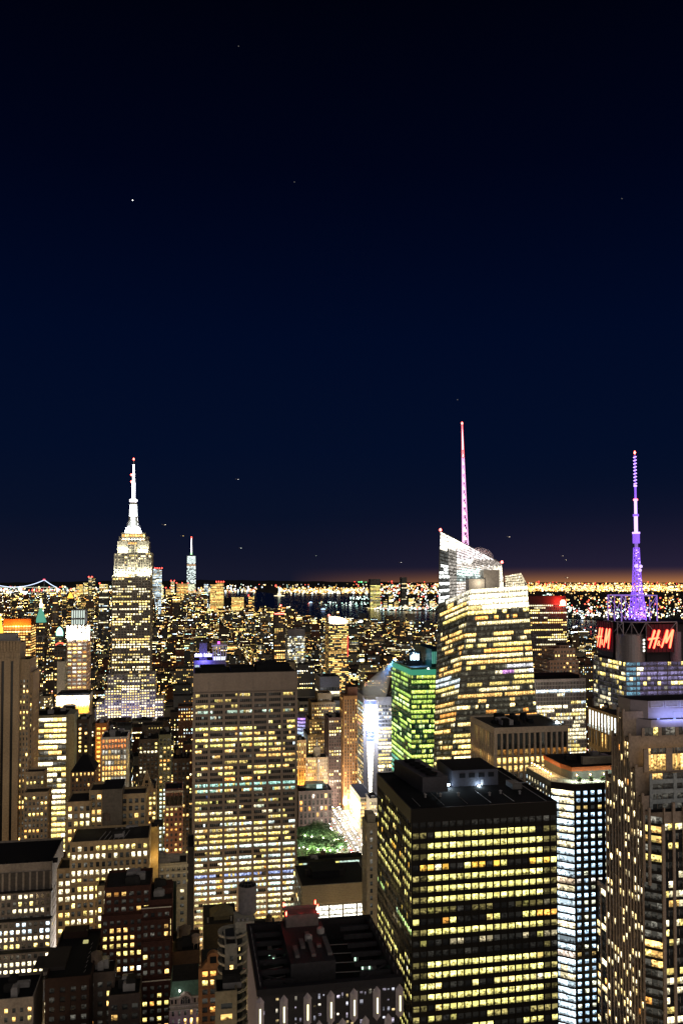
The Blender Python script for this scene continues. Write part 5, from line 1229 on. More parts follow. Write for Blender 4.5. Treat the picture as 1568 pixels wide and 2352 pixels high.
# --- beige stepped loft, left centre
b = Building('stepped_loft_building', 'beige brick loft building stepping down in tiers with bright yellow window rows', wall=BEIGE)
lt = dict(p=.44, pal='pale', s=1.6, floor=.4, keep=.4, dark=.015)
kw = dict(bay=2.75, fl=3.75, pw=1.25, sh=1.45, pd=.3, sd=.18, blank=1.2)
def tier(ua, ub, v, ya, yb, faces, rows=None, p=None, **q):
    x0, x1, z = xz(ua, ub, v, ya); k2 = dict(kw); k2.update(q); l2 = dict(lt); l2['rows'] = rows or {}
    if p is not None: l2['p'] = p
    b.tower(x0, x1, ya, yb, 0, z, faces, lit=l2, **k2); return x0, x1, z
tier(155, 209, 1846, 425, 445, 'NW', {3: (.9, WARM, 1.3), 4: (.9, WARM, 1.3), 6: (.6, WARM, 1), 7: (.8, WARM, 1.2)})
tier(207, 236, 1820, 430, 446, 'NW', {2: (.6, WARM, 1)}, p=.2)
tier(280, 335, 1828, 432, 446, 'NW', {2: (.4, WARM, 1)}, p=.25)
x0, x1, z = xz(236, 281, 1812, 426); b.part('plant_house', stone('plant_plaster', (.12, .105, .09))).box(x0, x1, 426, 444, 0, z); p = b.part('roof', ROOF2); p.box(x0 - .3, x1 + .3, 425.7, 444.3, z, z + .5)
b.tank(x0 + 3, 415, ztop(250, 1900, 412), 1.8, 3)
q0, q1, qz = tier(163, 341, 1935, 402, 425, 'NW', {0: (.6, YEL, 1.3), 1: (.85, WHT, 1.5), 3: (.9, WHT, 1.7), 6: (.95, WHT, 1.6), 10: (.5, WARM, 1.2), 11: (.85, YEL, 1.5), 12: (.3, YEL, 1), 16: (.8, WARM, 1.3)})
b.plant(q0 + 14, q1 - 2, 405, 420, qz, 9, 3)
for k in range(6): b.part('roof_pipe', STEEL).tube((q0 + 12 + k * 2.2, 404, qz), (q0 + 15 + k * 2.2, 412, qz + 2.2), .16)
tier(133, 164, 2000, 410, 425, 'N', {1: (1, WHT, 1.6), 3: (.8, WARM, 1), 5: (.8, WARM, 1), 9: (.3, YEL, .8), 10: (.8, YEL, 1.2)}, p=.4)
tier(156, 262, 2195, 392, 402, 'NW', {1: (.9, WARM, 1.3), 3: (.3, WARM, 1), 5: (.7, WARM, 1)}, p=.2) if False else None
tier(224, 262, 2040, 394, 401.5, 'NW', {4: (.8, YEL, 1.4), 7: (.7, WHT, 1.3)}, p=.4)
for v_, ua, ub in ((2028, 163, 240), (1972, 262, 341)):
    xa, xb, zz = xz(ua, ub, v_, 402); b.part('cornice', BEIGE).box(xa, xb, 401.0, 401.65, zz, zz + .9)
keep_clear(133, 341, 2190, 392); keep_clear(150, 262, 2285, 391)
b.finish()
# --- amber-lit stair tower beside it and pale corner building
b = simple('amber_stair_tower', 'plain stair tower glowing amber beside the stepped loft', 343, 364, 1905, 425, 12, stone('stair_plaster', (.36, .26, .13)), '', 1965, plant=1, fin=False); b.lamp_light('stair_glow', ((b.X0 + b.X1) / 2 + 2, 420, b.z - 14), 900, (1, .66, .2), size=.6); b.finish()
b = Building('pale_corner_building', 'pale stone building with a bracketed cornice, a dark recess and a single column of windows', wall=stone('pale_stone', (.38, .35, .30)))
x0, x1, z = xz(341, 430, 1988, 436); 
b.tower(x0, x1, 436, 450, 0, z, 'N', bay=3.0, fl=3.6, blank=.9, pw=1.4, sh=1.6, pd=.3, sd=.2, lit=dict(p=.06, pal='pale', s=.8, dark=.03))
xa, xb, zr = xz(407, 430, 2052, 433); b.tower(xa, xb, 432, 436, 0, z - 10, 'N', bay=12, fl=3.7, blank=1, pw=3.2, sh=1.9, pd=.3, sd=.2, lit=dict(p=.1, pal='pale', s=.6, dark=.03), cap=False)
p = b.part('cornice', WHITE); p.box(x0 - .5, x1 + .6, 435, 435.65, z - 4.2, z - 3.2); p.box(x0 - .5, x1 + .6, 434.6, 435.65, z - .8, z + .4)
for k in range(22): xx = x0 + (x1 - x0) * k / 22; p.box(xx, xx + .5, 434.9, 435.65, z - 1.7, z - .81)
p = b.part('recess', stone('teal_recess', (.015, .028, .03), .3)); xr, xs = xz(352, 405, 2060, 436)[:2]; p.box(xr, xs, 435.0, 435.6, 0, z - 8)
b.plant(x0 + 2, x1 - 2, 438, 449, z, 9, 4, stone('pale_unit', (.22, .22, .25))); b.finish(); keep_clear(341, 446, 2200, 431)

# --- grey loft with ledges, lower left
b = Building('ledged_grey_building', 'grey stone block with dark ledge setbacks and small white windows, lower left', wall=GREY, roof=ROOF2)
lt = dict(p=.52, pal='white', s=1.4, floor=.35, keep=.25, dark=.01)
prev = None
for k, (v, ya, ub) in enumerate(((1990, 440, 119), (2052, 438, 118), (2117, 436, 117), (2190, 434, 116), (2255, 432, 114))):
    x0, x1, z = xz(-90, ub, v, ya)
    b.tower(x0, x1, ya, 478 if k == 0 else ya + 2, 0, z, 'NW' if k == 0 else 'N', bay=2.75, fl=3.55, blank=1.2 if k else 13.5, pw=1.25, sh=1.5, pd=.25, sd=.15, lit=lt, cap=(k == 0), reg=(k == 0))
    if k: b.part('ledge', ROOF).box(x0, x1 + .6, ya - .9, ya + 1.9, z, z + .5)
    else: zt0, xa0_, xb0_ = z, x0, x1
xa, xb = xz(80, 119, 1985, 439)[:2]
p = b.part('blank_panel', stone('grey_panel', (.06, .056, .058))); xq0 = xz(-20, 0, 1990, 440)[0]
p.box(xa0_, xb0_, 439.2, 439.4, zt0 - 12.5, zt0 - 3.2); b.roof.box(xa0_ + 1, xb0_ - 1, 442, 477, zt0, zt0 + .4)
for k in range(14): b.wall.box(xa0_ + k * (xb0_ - xa0_) / 13.2, xa0_ + k * (xb0_ - xa0_) / 13.2 + .9, 438.95, 439.2, zt0 - 12.5, zt0 - 3.2)
for k in range(9): b.part('roof_step', ROOF2).box(xa0_ + 8 + k * 5, xa0_ + 11 + k * 5, 441, 444, zt0, zt0 + 1.6)
b.lamp_light('side_wash', (xb0_ + 16, 456, 60), 20000, (1, .93, .82), 'AREA', 6, (xb0_, 456, 75), 30)
keep_clear(0, 133, 2300, 431)
b.finish()
# --- red brick pair
b = Building('red_brick_hotel', 'dark red brick hotel in stepped blocks with cool white and warm window rows', wall=BRICK, roof=ROOF)
kw = dict(bay=2.9, fl=3.1, blank=1.0, pw=1.3, sh=1.35, pd=.25, sd=.15); lt = dict(p=.36, pal='gold', s=1.3, floor=.4, keep=.35, dark=.014)
def rb(ua, ub, v, ya, yb, faces, rows=None, p=None):
    x0, x1, z = xz(ua, ub, v, ya); l2 = dict(lt); l2['rows'] = rows or {}
    if p is not None: l2['p'] = p
    b.tower(x0, x1, ya, yb, 0, z, faces, lit=l2, **kw); return x0, x1, z
a0 = rb(242, 345, 2042, 352, 372, 'NW', {0: (.25, WARM, .5), 2: (.3, YEL, .8), 3: (.95, (.70, .95, 1.), .8), 6: (.3, WARM, 1), 8: (.75, YEL, 1.2), 10: (1, (.80, .93, 1.), 1.5), 12: (.35, YEL, 1.2), 14: (.75, YEL, 1.1)}, .15)
rb(234, 328, 2108, 349.5, 351.5, 'N', {4: (.75, YEL, 1.2), 6: (1, (.80, .93, 1.), 1.5), 8: (.4, YEL, 1.2), 10: (.7, YEL, 1.1)}, .15)
c0 = rb(345.5, 395, 2072, 352, 372, 'NW', {8: (.2, WARM, .6)}, .1)
d0 = rb(327, 392, 2090, 349.5, 351.5, 'N', p=.04); rb(327, 390, 2118, 347.5, 349, 'N', {0: (.05, WARM, .5)}, .15); rb(326, 392, 2168, 345, 347, 'N', {1: (.6, YEL, 1.1), 5: (.4, ORG, .7)}, .25); e0 = rb(325, 391, 2258, 342, 344.5, 'N', {1: (.7, YEL, 1.), 2: (.9, YEL, 1.4), 4: (.5, YEL, 1)}, .3)
b.plant(a0[0] + 1, a0[1] - 1, 354, 370, a0[2], 8, 3.2); b.plant(c0[0], c0[1] - 2, 354, 370, c0[2], 6, 5)
xa, xb, zz = xz(372, 395, 2040, 360); b.part('stair_house', BRICK).box(xa, xb, 360, 370, c0[2], zz)
p = b.part('trim', WHITE)
for (x0, x1, z), y in ((d0, 349.5), (e0, 342)): p.box(x0 - .4, x1 + .4, y - .5, y - .32, z + .9, z + 1.3)
p = b.part('lit_slot', glow('warm_slot', (1, .75, .3), 1.5)); X, _ = at_y(391.5, 2120, 352)
for k in range(3): zz = ztop(392, 2110 + k * 14, 351.5); p.box(X - .5, X + .2, 351.2, 351.4, zz - 1.8, zz)
keep_clear(232, 397, 2400, 340)
b.finish()
# --- roofs and houses along the bottom edge
b = Building('dark_roof_block', 'low block with a wide dark roof and a raised dark plant house, bottom left', wall=stone('dark_red_wall', (.02, .011, .010)), roof=ROOF2)
x0, x1, z = xz(108, 206, 2250, 330); b.tower(x0, x1, 330, 372, 0, z, 'NW', bay=4, fl=3.6, lit=dict(p=.15, pal='gold', s=.8), pw=2, sh=1.6)
xa, xb, zz = xz(150, 205, 2208, 372); b.wall.box(xa, xb, 366, 372, z, z + 3); xa, xb, zz = xz(98, 150, 2222, 338); p = b.part('plant_house', stone('dark_plant', (.025, .022, .024), .7)); p.box(xa, xb, 338, 356, z, zz); p.box(xa - 4, xa, 342, 352, z, zz - 2)
for k in range(7): b.part('roof_pipe', STEEL).tube((xa + 16, 334 + k * 4, z + .4), (xb + 8, 336 + k * 4, z + .4), .12)
b.part('skylight', glow('dim_skylight', (.8, .75, .3), .35)).box(xb + 4, xb + 6, 360, 362, z + .2, z + .9)
b.finish(); keep_clear(98, 240, 2400, 328)
simple('lit_corner_house', 'small stone house with yellow windows at the bottom left corner', -30, 78, 2300, 330, 20, GREY, 'N', 2400, dict(p=.5, pal='gold', s=1.2, floor=.1, keep=.2), bay=2.8, fl=3.4)
simple('dark_courtyard_house', 'dark low house with two dim yellow windows left of the red brick hotel front', 200, 262, 2240, 338, 14, DARKB, 'NW', 2400, dict(p=.2, pal='gold', s=.8, keep=.2), tankn=1)
simple('dark_yard_house', 'low dark house with a boxy white roof hut in front of the red brick hotel', 252, 322, 2290, 330, 14, DARKB, 'N', 2400, dict(p=.15, pal='gold', s=.8, keep=.2), hmax=6)
# beaux arts house
b = Building('mansard_house', 'pale ornate house with a green mansard, a big arched window and a purple-lit front', wall=stone('ornate_stone', (.40, .33, .31)))
x0, x1, z = xz(391, 461, 2288, 322); b.wall.box(x0, x1, 322, 340, 0, z); AABB.append((x0, x1, 322, 340, 0, z + 8, len(BUILDINGS) - 1))
zr = ztop(425, 2250, 326); p = b.part('mansard', COPPER); p.prism([(x0, 322.2), (x1, 322.2), (x1, 339.8), (x0, 339.8)], z, zr, poly1=[(x0 + .6, 325), (x1 - .6, 325), (x1 - .6, 338), (x0 + .6, 338)]); b.roof.box(x0 + .7, x1 - .7, 325.2, 338, zr, zr + .3)
xm = (x0 + x1) / 2
def arch(M, xm, z0, r, y0, y1, rin=None, n=14, h=0):
    o = [(xm + r * math.cos(a), z0 + h + r * math.sin(a)) for a in np.linspace(0, math.pi, n)]; pts = [(xm + r, z0)] + o + [(xm - r, z0)]
    m = len(pts); M._add([(x, y0, zz) for x, zz in pts] + [(x, y1, zz) for x, zz in pts], [[i, (i + 1) % m, m + (i + 1) % m, m + i] for i in range(m)] + [list(range(m)), list(range(m, 2 * m))[::-1]], 0)
arch(b.part('arch_surround', stone('arch_stone', (.46, .38, .35))), xm, z - 2.5, 2.6, 321.0, 324, h=1.2)
gw = b.part('arched_window', stone('arch_glass', (.02, .022, .03), .15)); arch(gw, xm, z - 2.3, 1.75, 320.9, 321.0, h=1.0)
fr = b.part('arch_bar', WHITE)
for a in (-.9, -.3, .3, .9): fr.box(xm + a - .06, xm + a + .06, 320.82, 320.9, z - 2.3, z + .1)
for k in range(4): a = math.pi * (k + 1) / 5; fr.tube((xm + .7 * math.cos(a), 320.85, z - 1.3 + .7 * math.sin(a)), (xm + 1.7 * math.cos(a), 320.85, z - 1.3 + 1.7 * math.sin(a)), .06, 4)
cn = b.part('cornice', WHITE)
for dz_ in (0, -3.0, -4.6): cn.box(x0 - .3, x1 + .3, 321.3, 322, z + dz_ - .4, z + dz_)
for k in range(18): xx = x0 + (x1 - x0) * k / 18; cn.box(xx, xx + .3, 321.4, 322, z - 4.1, z - 3.5)
for k in range(5):
    for s_ in (-1, 1): 
        if k < 2: b.part('dormer_window', stone('dark_pane', (.015, .015, .018), .2)).box(xm + s_ * (3.6 + k * 1.4) - .35, xm + s_ * (3.6 + k * 1.4) + .35, 321.9, 322, z - 2.6, z - 1)
ny = 4; b.facade((x0, 322), (x1, 322), z - 4.7 - ny * 3.6, z - 4.7, 5, ny, lights(b.rng, ny, 5, p=.35, pal='gold', s=1.1, floor=0, keep=.1, dark=.03), pw=1.5, sh=1.2, pd=.3, sd=.2)
b.part('roof_lamp', glow('small_white_lamp', (1, .95, .85), 9)).lathe([(.1, z + 2), (.28, z + 2.3), (.1, z + 2.8)], xm - 2.2, 321.6, 8)
b.lamp_light('facade_lamp', (xm, 316.5, z - 17), 90, (.55, .22, 1.), 'AREA', 11, (xm, 322, z - 13), 2)
keep_clear(391, 462, 2400, 318)
b.finish()
b = simple('brown_slate_house', 'dark brown building with one bright white window group, behind the mansard house', 391, 460, 2190, 356, 20, stone('brownstone', (.055, .032, .022)), 'N', 2260, dict(p=.02, pal='gold', s=.8), fin=False, plant=6, blank=9, bay=4)
zz = ztop(425, 2241, 355.4); xa, xb = xz(415, 439, 2245, 355)[:2]; b.part('lit_window', glow('cool_window', (.9, 1, .97), 1.2)).box(xa, xb, 355.2, 355.3, zz, zz + 3.2)
for k in range(6): b.part('window_bar', BLACK).box(xa + (xb - xa) * k / 5 - .08, xa + (xb - xa) * k / 5 + .08, 355.12, 355.2, zz, zz + 3.2)
b.tank(b.X0 + 6.0, 366, b.z + .2, 2.4, 4.0); b.tank(b.X1 - 1.8, 360, b.z + .2, 1.7, 2.8, stone('pale_tank', (.18, .14, .12))); b.finish()
# round gabled brown house
b = Building('round_gabled_house', 'slim brown brick building with a curved ornamental gable', wall=BROWN)
x0, x1, z = xz(462, 517, 2224, 310); b.tower(x0, x1, 310, 326, 0, z, 'N', bay=2.9, fl=3.3, blank=.8, pw=1.0, sh=1.3, pd=.3, sd=.2, cap=False, lit=dict(p=.25, pal='gold', s=1, floor=.1, keep=.2, rows={1: (.5, YEL, 1.2), 4: (.3, ORG, .8), 6: (.8, ORG, .8)}))
xm = (x0 + x1) / 2; gb = b.part('gable', stone('gable_brick', (.24, .12, .06)))
gb.prism([(x0 - .3, 309.4), (x1 + .3, 309.4), (x1 + .3, 312), (x0 - .3, 312)], z, z + 2.6, poly1=[(xm - 2.6, 309.4), (xm + 2.6, 309.4), (xm + 2.6, 312), (xm - 2.6, 312)])
arch(gb, xm, z + 2.6, 2.2, 309.3, 312, h=1.2); b.part('gable_window', ROOF2).box(xm - 1.2, xm + 1.2, 309.2, 309.3, z + 2.2, z + 4.6)
for s_ in (x0 - .2, x1 + .2): gb.box(s_ - .7, s_ + .7, 309.0, 311, 0, z + .8)
b.roof.box(x0 + .5, x1 - .5, 312, 325.5, z, z + .3); keep_clear(462, 519, 2400, 306); b.finish()
# large dark gabled roof house behind
b = Building('dark_gabled_block', 'tall unlit brown block with a low gabled roof house in front of the travertine slab', wall=stone('unlit_brown', (.05, .04, .028)))
x0, x1, z = xz(468, 545, 2122, 400); b.wall.box(x0, x1, 400, 424, 0, z); AABB.append((x0, x1, 400, 424, 0, z, len(BUILDINGS) - 1)); b.roof.box(x0 + .4, x1 - .4, 400.4, 423.6, z, z + .2)
xa, xb, zz = xz(492, 528, 2104, 404); b.part('roof_house', stone('unlit_stone', (.11, .095, .06))).prism([(xa, 404), (xb, 404), (xb, 414), (xa, 414)], z, zz); b.part('roof_house', stone('unlit_stone', (.11, .095, .06))).prism([(xa - 2, 404), (xb + 2, 404), (xb + 2, 414), (xa - 2, 414)], zz, zz + 3, poly1=[(xa + 3, 406), (xb - 3, 406), (xb - 3, 412), (xa + 3, 412)])
for k in range(4): b.part('vent_pipe', STEEL).lathe([(.35, z), (.35, z + 2.2), (.5, z + 2.4)], x0 + 2 + k * 3.7, 402 + (k % 3) * 5, 8)
b.finish(); keep_clear(468, 545, 2175, 398)
# balconied tower with the drum on its roof
b = Building('balcony_tower', 'white round-cornered tower of stacked balconies carrying a ribbed drum on its roof', wall=stone('white_concrete', (.27, .265, .24)))
Yf = 272; x0, x1, z = xz(519, 545, 2176, Yf); b.tower(x0, x1, Yf, Yf + 14, 0, z, 'N', bay=4.0, fl=3.05, blank=2.6, pw=2.6, sh=1.3, pd=.3, sd=.2, lit=dict(p=.45, pal='gold', s=1, floor=0, keep=.1), cap=True)
xa, xb, zt = xz(545, 572, 2160, Yf + 3); zz = zt; cx_, cy_ = xa - 1.2, Yf + 10.0; R0 = xb - xa + 1.0
b.part('core', stone('balcony_core', (.03, .035, .04), .3)).lathe([(R0 - 1.4, 0), (R0 - 1.4, zt)], cx_, cy_, 28)
for k in range(22):
    zq = zt - k * 3.05; p = b.part('balcony', stone('balcony_white', (.30, .295, .28))); p.lathe([(R0, zq - .3), (R0 + .1, zq + .55), (R0 - .1, zq + .55), (R0 - .25, zq - .1)], cx_, cy_, 32)
    if b.rng.random() < .5: 
        an = -.95 + b.rng.uniform(-.25, .35); b.part('balcony_window', glow('balcony_light', (1, .72, .25), 1.1)).prism([(cx_ + (R0 - 1.35) * math.cos(an + d_), cy_ + (R0 - 1.35) * math.sin(an + d_)) for d_ in (-.06, .06)] + [(cx_ + (R0 - 1.5) * math.cos(an + d_), cy_ + (R0 - 1.5) * math.sin(an + d_)) for d_ in (.06, -.06)], zq - 2.1, zq - .5)
AABB.append((cx_ - R0, cx_ + R0, cy_ - R0, cy_ + R0, 0, zt, len(BUILDINGS) - 1))
xa, xb, zp = xz(540, 584, 2117, Yf + 9); p = b.part('penthouse', stone('white_concrete', (.27, .265, .24))); p.box(xa, xb, Yf + 9, Yf + 18, zt - 14, zp); p.box(xa, xa + 1.2, Yf + 8, Yf + 9, zt - 12, zp - 2)
for k in range(3): b.part('roof_fan', STEEL).lathe([(.55, zp), (.55, zp + .8), (.4, zp + .9)], xa + 1.2 + k * 1.5, Yf + 10, 12)
xd0, xd1, zd1 = xz(549.5, 590.5, 2040, Yf + 14); zd0 = ztop(570, 2100, Yf + 14); Rd = (xd1 - xd0) / 2; xm = (xd0 + xd1) / 2; ym_ = Yf + 14 + Rd
p = b.part('drum', stone('drum_grey', (.17, .165, .185), .5)); p.lathe([(Rd, zp), (Rd, zd1)], xm, ym_, 40)
for k in range(40): a = k * math.pi / 20; b.part('drum_rib', stone('drum_grey', (.27, .26, .29))).tube((xm + Rd * math.cos(a), ym_ + Rd * math.sin(a), zp), (xm + Rd * math.cos(a), ym_ + Rd * math.sin(a), zd1 - .05), .09, 4)
b.part('drum_top', ROOF2).lathe([(Rd - .25, zd1 + .02), (Rd - .25, zd1 + .06)], xm, ym_, 32)
p = b.part('drum_cage', stone('cage_steel', (.08, .08, .09)))
for k in range(12): a = k * math.pi / 6; p.tube((xm + Rd * math.cos(a), ym_ + Rd * math.sin(a), zd1), (xm + Rd * .45 * math.cos(a), ym_ + Rd * .45 * math.sin(a), zd1 + 1.7), .08, 4)
for r_, h_ in ((1, .05), (.72, .85), (.45, 1.7)):
    for k in range(20): a0, a1 = k * math.pi / 10, (k + 1) * math.pi / 10; p.tube((xm + Rd * r_ * math.cos(a0), ym_ + Rd * r_ * math.sin(a0), zd1 + h_), (xm + Rd * r_ * math.cos(a1), ym_ + Rd * r_ * math.sin(a1), zd1 + h_), .08, 4)
keep_clear(519, 592, 2400, 268)
b.finish()
simple('cream_front_house', 'cream low house with two columns of small windows under a dark flat roof', 497, 544, 2284, 258, 10, stone('cream_wall', (.30, .27, .20)), 'N', 2400, dict(p=.3, pal='gold', s=.9, keep=.2), bay=4.2, fl=3.4, pw=2.8, sh=1.6, plant=2)
# --- screen-fronted block and greenhouse roof, centre
b = Building('screen_fronted_block', 'low block with a woven beige screen above a strip of bright white windows', wall=stone('screen_block_wall', (.28, .26, .22)), roof=ROOF2)
Yf = 470; x0, x1, z = xz(692, 850, 2030, Yf); zs = ztop(760, 2074, Yf); AABB.append((x0, x1, Yf, Yf + 34, 0, z, len(BUILDINGS) - 1))
b.wall.box(x0, x1, Yf, Yf + 34, 0, z)
sc_ = b.part('screen', stone('screen_tile', (.36, .315, .235), .7, .15))
for j in range(11):
    for i in range(34):
        w_ = (x1 - x0) / 34; h_ = (z - zs) / 11; o_ = .5 * w_ * (j % 2)
        sc_.box(x0 + i * w_ + o_ + .08, x0 + (i + 1) * w_ + o_ - .08, Yf - .5 - .12 * ((i + j) % 2), Yf - .05, zs + j * h_ + .06, zs + (j + 1) * h_ - .12)
zw1, zw0 = ztop(760, 2080, Yf), ztop(760, 2114, Yf)
b.facade((x0, Yf), (x1, Yf), zw0, zw1, 5, 3, np.tile(A((1, .97, .80)) * 1.9, (3, 30, 1)) * b.rng.uniform(.75, 1.1, (3, 30, 1)), pw=.9, sh=.3, pd=.5, sd=.2, sub=6, mg=.18)
b.facade((x0, Yf), (x1, Yf), zw0 - 12, zw0 - .02, 5, 3, lights(b.rng, 3, 30, p=.5, pal='pale', s=1), pw=.9, sh=.8, pd=.5, sd=.2, sub=6)
b.facade((x0, Yf + 34), (x0, Yf), zw0 - 8, z - 3, 6, 6, lights(b.rng, 6, 6, p=.25, pal='pale', s=1.2), pw=2, sh=1.4, pd=.2, sd=.1, edge=False)
b.roof.box(x0 + .5, x1 - .5, Yf + .5, Yf + 33, z, z + .2)
p = b.part('plant_house', ROOF2); p.box(x0 + 8, x0 + 24, Yf + 10, Yf + 26, z, z + 4.2); b.plant(x0 + 3, x1 - 3, Yf + 6, Yf + 32, z + .2, 8, 3, ROOF)
keep_clear(678, 850, 2118, Yf - 1)
b.finish()
b = simple('glazed_roof_block', 'dark block with a band of green-white lit glazing under rooftop machines beside the park', 686, 834, 1976, 520, 7, stone('glazed_dark', (.02, .022, .02)), 'N', 2000, dict(p=.6, pal='green', s=.55, floor=.1, keep=.5, rows={0: (.75, (.75, 1, .85), .55), 1: (.5, (.75, 1, .85), .3)}), bay=2.6, fl=5, pw=.3, sh=.5, blank=.6, plant=4, hmax=1.6)
# --- thin pale slab left of the black tower
b = Building('thin_pale_slab', 'thin pale brick slab tower beside the black tower', wall=stone('thin_slab_brick', (.36, .33, .26)))
x0, x1, z = xz(843, 880, 1895, 392); Yb = at_x(832, 1888, x0)[0]
b.tower(x0, x1, 392, min(Yb, 440), 0, z, 'NE', bay=4.2, fl=3.5, blank=2.5, pw=2.7, sh=1.5, pd=.2, sd=.12, lit=dict(p=.06, pal='gold', s=1, floor=.05, keep=.1, dark=.03), litE=dict(p=.05, pal='gold', s=1, dark=.03))
b.part('stair_house', stone('thin_slab_brick', (.36, .33, .26))).box(x0 + 1, x0 + 5, 396, 404, z, z + 4); b.finish(); keep_clear(831, 866, 2160, 390)

# ================================================================== round the park and the avenue
b = Building('tan_slab_tower', 'tall slim tan tower with brown corner piers, left of the bright conical corner', wall=stone('tan_brown_pier', (.30, .17, .09)))
Yf = 885; x0, x1, z = xz(790, 820, 1598, Yf); xm = xz(803, 804, 1600, Yf)[0]
b.wall.box(x0, x1, Yf, Yf + 24, 0, z); AABB.append((x0, x1, Yf, Yf + 24, 0, z, len(BUILDINGS) - 1)); ny = int((z - 6) / 3.3)
b.facade((x0, Yf), (x1, Yf), z - 4 - ny * 3.3, z - 4, 5, ny, lights(b.rng, ny, 5, p=.24, pal='gold', s=1.1, floor=.1, keep=.3, dark=.04), pw=1.7, sh=.8, pd=.9, sd=.15)
b.facade((x0, Yf + 24), (x0, Yf), z - 4 - ny * 3.3, z - 4, 3, ny, lights(b.rng, ny, 3, p=.1, pal='gold', s=1., floor=.1, keep=.3, dark=.02), pw=4, sh=.8, pd=.5, sd=.15, edge=False)
p = b.part('crown', stone('red_brown_panel', (.17, .085, .065))); p.box(x0 + 5, x1 + 1, Yf + 3, Yf + 20, z, z + 9); b.roof.box(x0 + 6, x1, Yf + 4, Yf + 19, z + 9, z + 10)
b.wall.box(x0 - .8, x1, Yf - .95, Yf, z - 4, z)
b.lamp_light('street_bounce', (x0 - 8, Yf - 14, 30), 12000, (1, .60, .25), size=4); keep_clear(790, 820, 1855, Yf - 1)
b.finish()
b = Building('conical_corner_tower', 'glass tower with a blazing white hourglass corner beside the green tower', wall=stone('pale_curtain', (.22, .215, .21), .4), roof=ROOF)
Yf = 900; xc, zc = at_y(850, 1602, Yf); Yb = at_x(819, 1592, xc - 4)[0]; x1 = at_y(899, 1602, Yf)[0]
zt = ztop(880, 1601, Yf)
b.wall.prism([(xc + 9, Yf), (x1, Yf), (x1, Yb), (xc - 5, Yb), (xc - 5, Yf + 14)], 0, zt); AABB.append((xc - 5, x1, Yf, Yb, 0, zt, len(BUILDINGS) - 1))
ny = int((zt - 9) / 4.2); zlo = zt - 9 - ny * 4.2
b.facade((xc + 9, Yf), (x1, Yf), zlo, zt - 9, 4, ny, lights(b.rng, ny, 16, p=.85, pal='pale', s=1.25, floor=.3, keep=.6, dark=.05, rows={0: (.2, WHT, .5), 1: (.55, WHT, 1), 2: (.85, COOL, .6), 3: (.9, COOL, .75), 4: (.2, BLU, .3), 5: (.15, BLU, .25)}), pw=.4, sh=1.3, pd=.3, sd=.15, sub=4, mg=.12)
b.facade((xc - 5, Yb), (xc - 5, Yf + 14), zlo, zt - 9, 6, ny, lights(b.rng, ny, 18, p=.5, pal='mix', s=.6, floor=.6, keep=.7, dark=.05, rows={2: (.9, COOL, .5), 4: (.9, ORG, .8), 5: (.7, ORG, .9), 6: (.7, (1, .3, .2), .4)}), pw=.4, sh=1.3, pd=.3, sd=.15, sub=3, mg=.12, edge=False)
p = b.part('hourglass_corner', stone('white_cone', (.5, .5, .52), .3)); cxk, cyk = xc + 3, Yf + 9; pr_ = []
for t in np.linspace(0, 1, 25): pr_.append((9.3 - 7.2 * math.sin(math.pi * min(1, (1 - t) * .78 + .0)) * (1 if t < 1 else 0) if t < .999 else 9.3, t * (zt - 4)))
pr_ = [(8.8 * (.32 + .68 * abs(t - .12) ** 1.1), t * (zt - 3)) for t in np.linspace(0, 1, 25)]
p.lathe(pr_, cxk, cyk, 28)
cg_ = b.part('corner_light', glow('white_corner_light', (.93, .95, 1.), 6.0, True))
cw2 = b.part('corner_light', glow('warm_corner_light', (1, .93, .72), 2.6))
for j in range(ny + 1):
    za, zb = zlo + j * 4.2 + .9, zlo + (j + 1) * 4.2
    r0, r1 = (np.interp(q, [k[1] for k in pr_], [k[0] for k in pr_]) + .15 for q in (za, zb)); v = proj((cxk, cyk, za))[1]
    cb2 = b.part('corner_band', glow('blue_corner_light', (.12, .18, 1.), 1.5)) if (1682 < v < 1702 or v < 1618) else None
    M = cb2 or (cg_ if v < 1682 else cw2)
    for k in range(10):
        a0, a1 = -2.9 + k * .26, -2.9 + (k + .9) * .26
        M._add([(cxk + r0 * math.cos(a0), cyk + r0 * math.sin(a0), za), (cxk + r0 * math.cos(a1), cyk + r0 * math.sin(a1), za), (cxk + r1 * math.cos(a1), cyk + r1 * math.sin(a1), zb), (cxk + r1 * math.cos(a0), cyk + r1 * math.sin(a0), zb)], [[0, 1, 2, 3]], 0)
b.roof.box(xc + 9, x1, Yf + 2, Yb - 2, zt, zt + .3); b.part('roof_screen', stone('blue_screen', (.10, .12, .16))).box(xc + 2, xc + 16, Yf + 16, Yf + 40, zt, zt + 7)
b.lamp_light('corner_glow', (xc - 6, Yf - 12, zt - 30), 150000, (.62, .72, 1.), size=5); keep_clear(819, 899, 1845, Yf - 2)
b.finish()
b = Building('bright_corner_store', 'low glass store blazing white-gold along the avenue', wall=stone('store_frame', (.30, .27, .22)))
Xs = 172.0; Yn = 822; Yb = 876; z = at_x(828, 1833, Xs)[1]; x1 = at_y(844, 1833, Yn)[0]
b.wall.box(Xs, x1 + 6, Yn, Yb, 0, z); AABB.append((Xs, x1 + 6, Yn, Yb, 0, z, len(BUILDINGS) - 1))
b.facade((Xs, Yb), (Xs, Yn), .5, z - 1, 14, 7, lights(b.rng, 7, 14, p=1.2, pal='pale', s=1.9, floor=0, keep=0, spread=.1), pw=.4, sh=.5, pd=.2, sd=.1, edge=False)
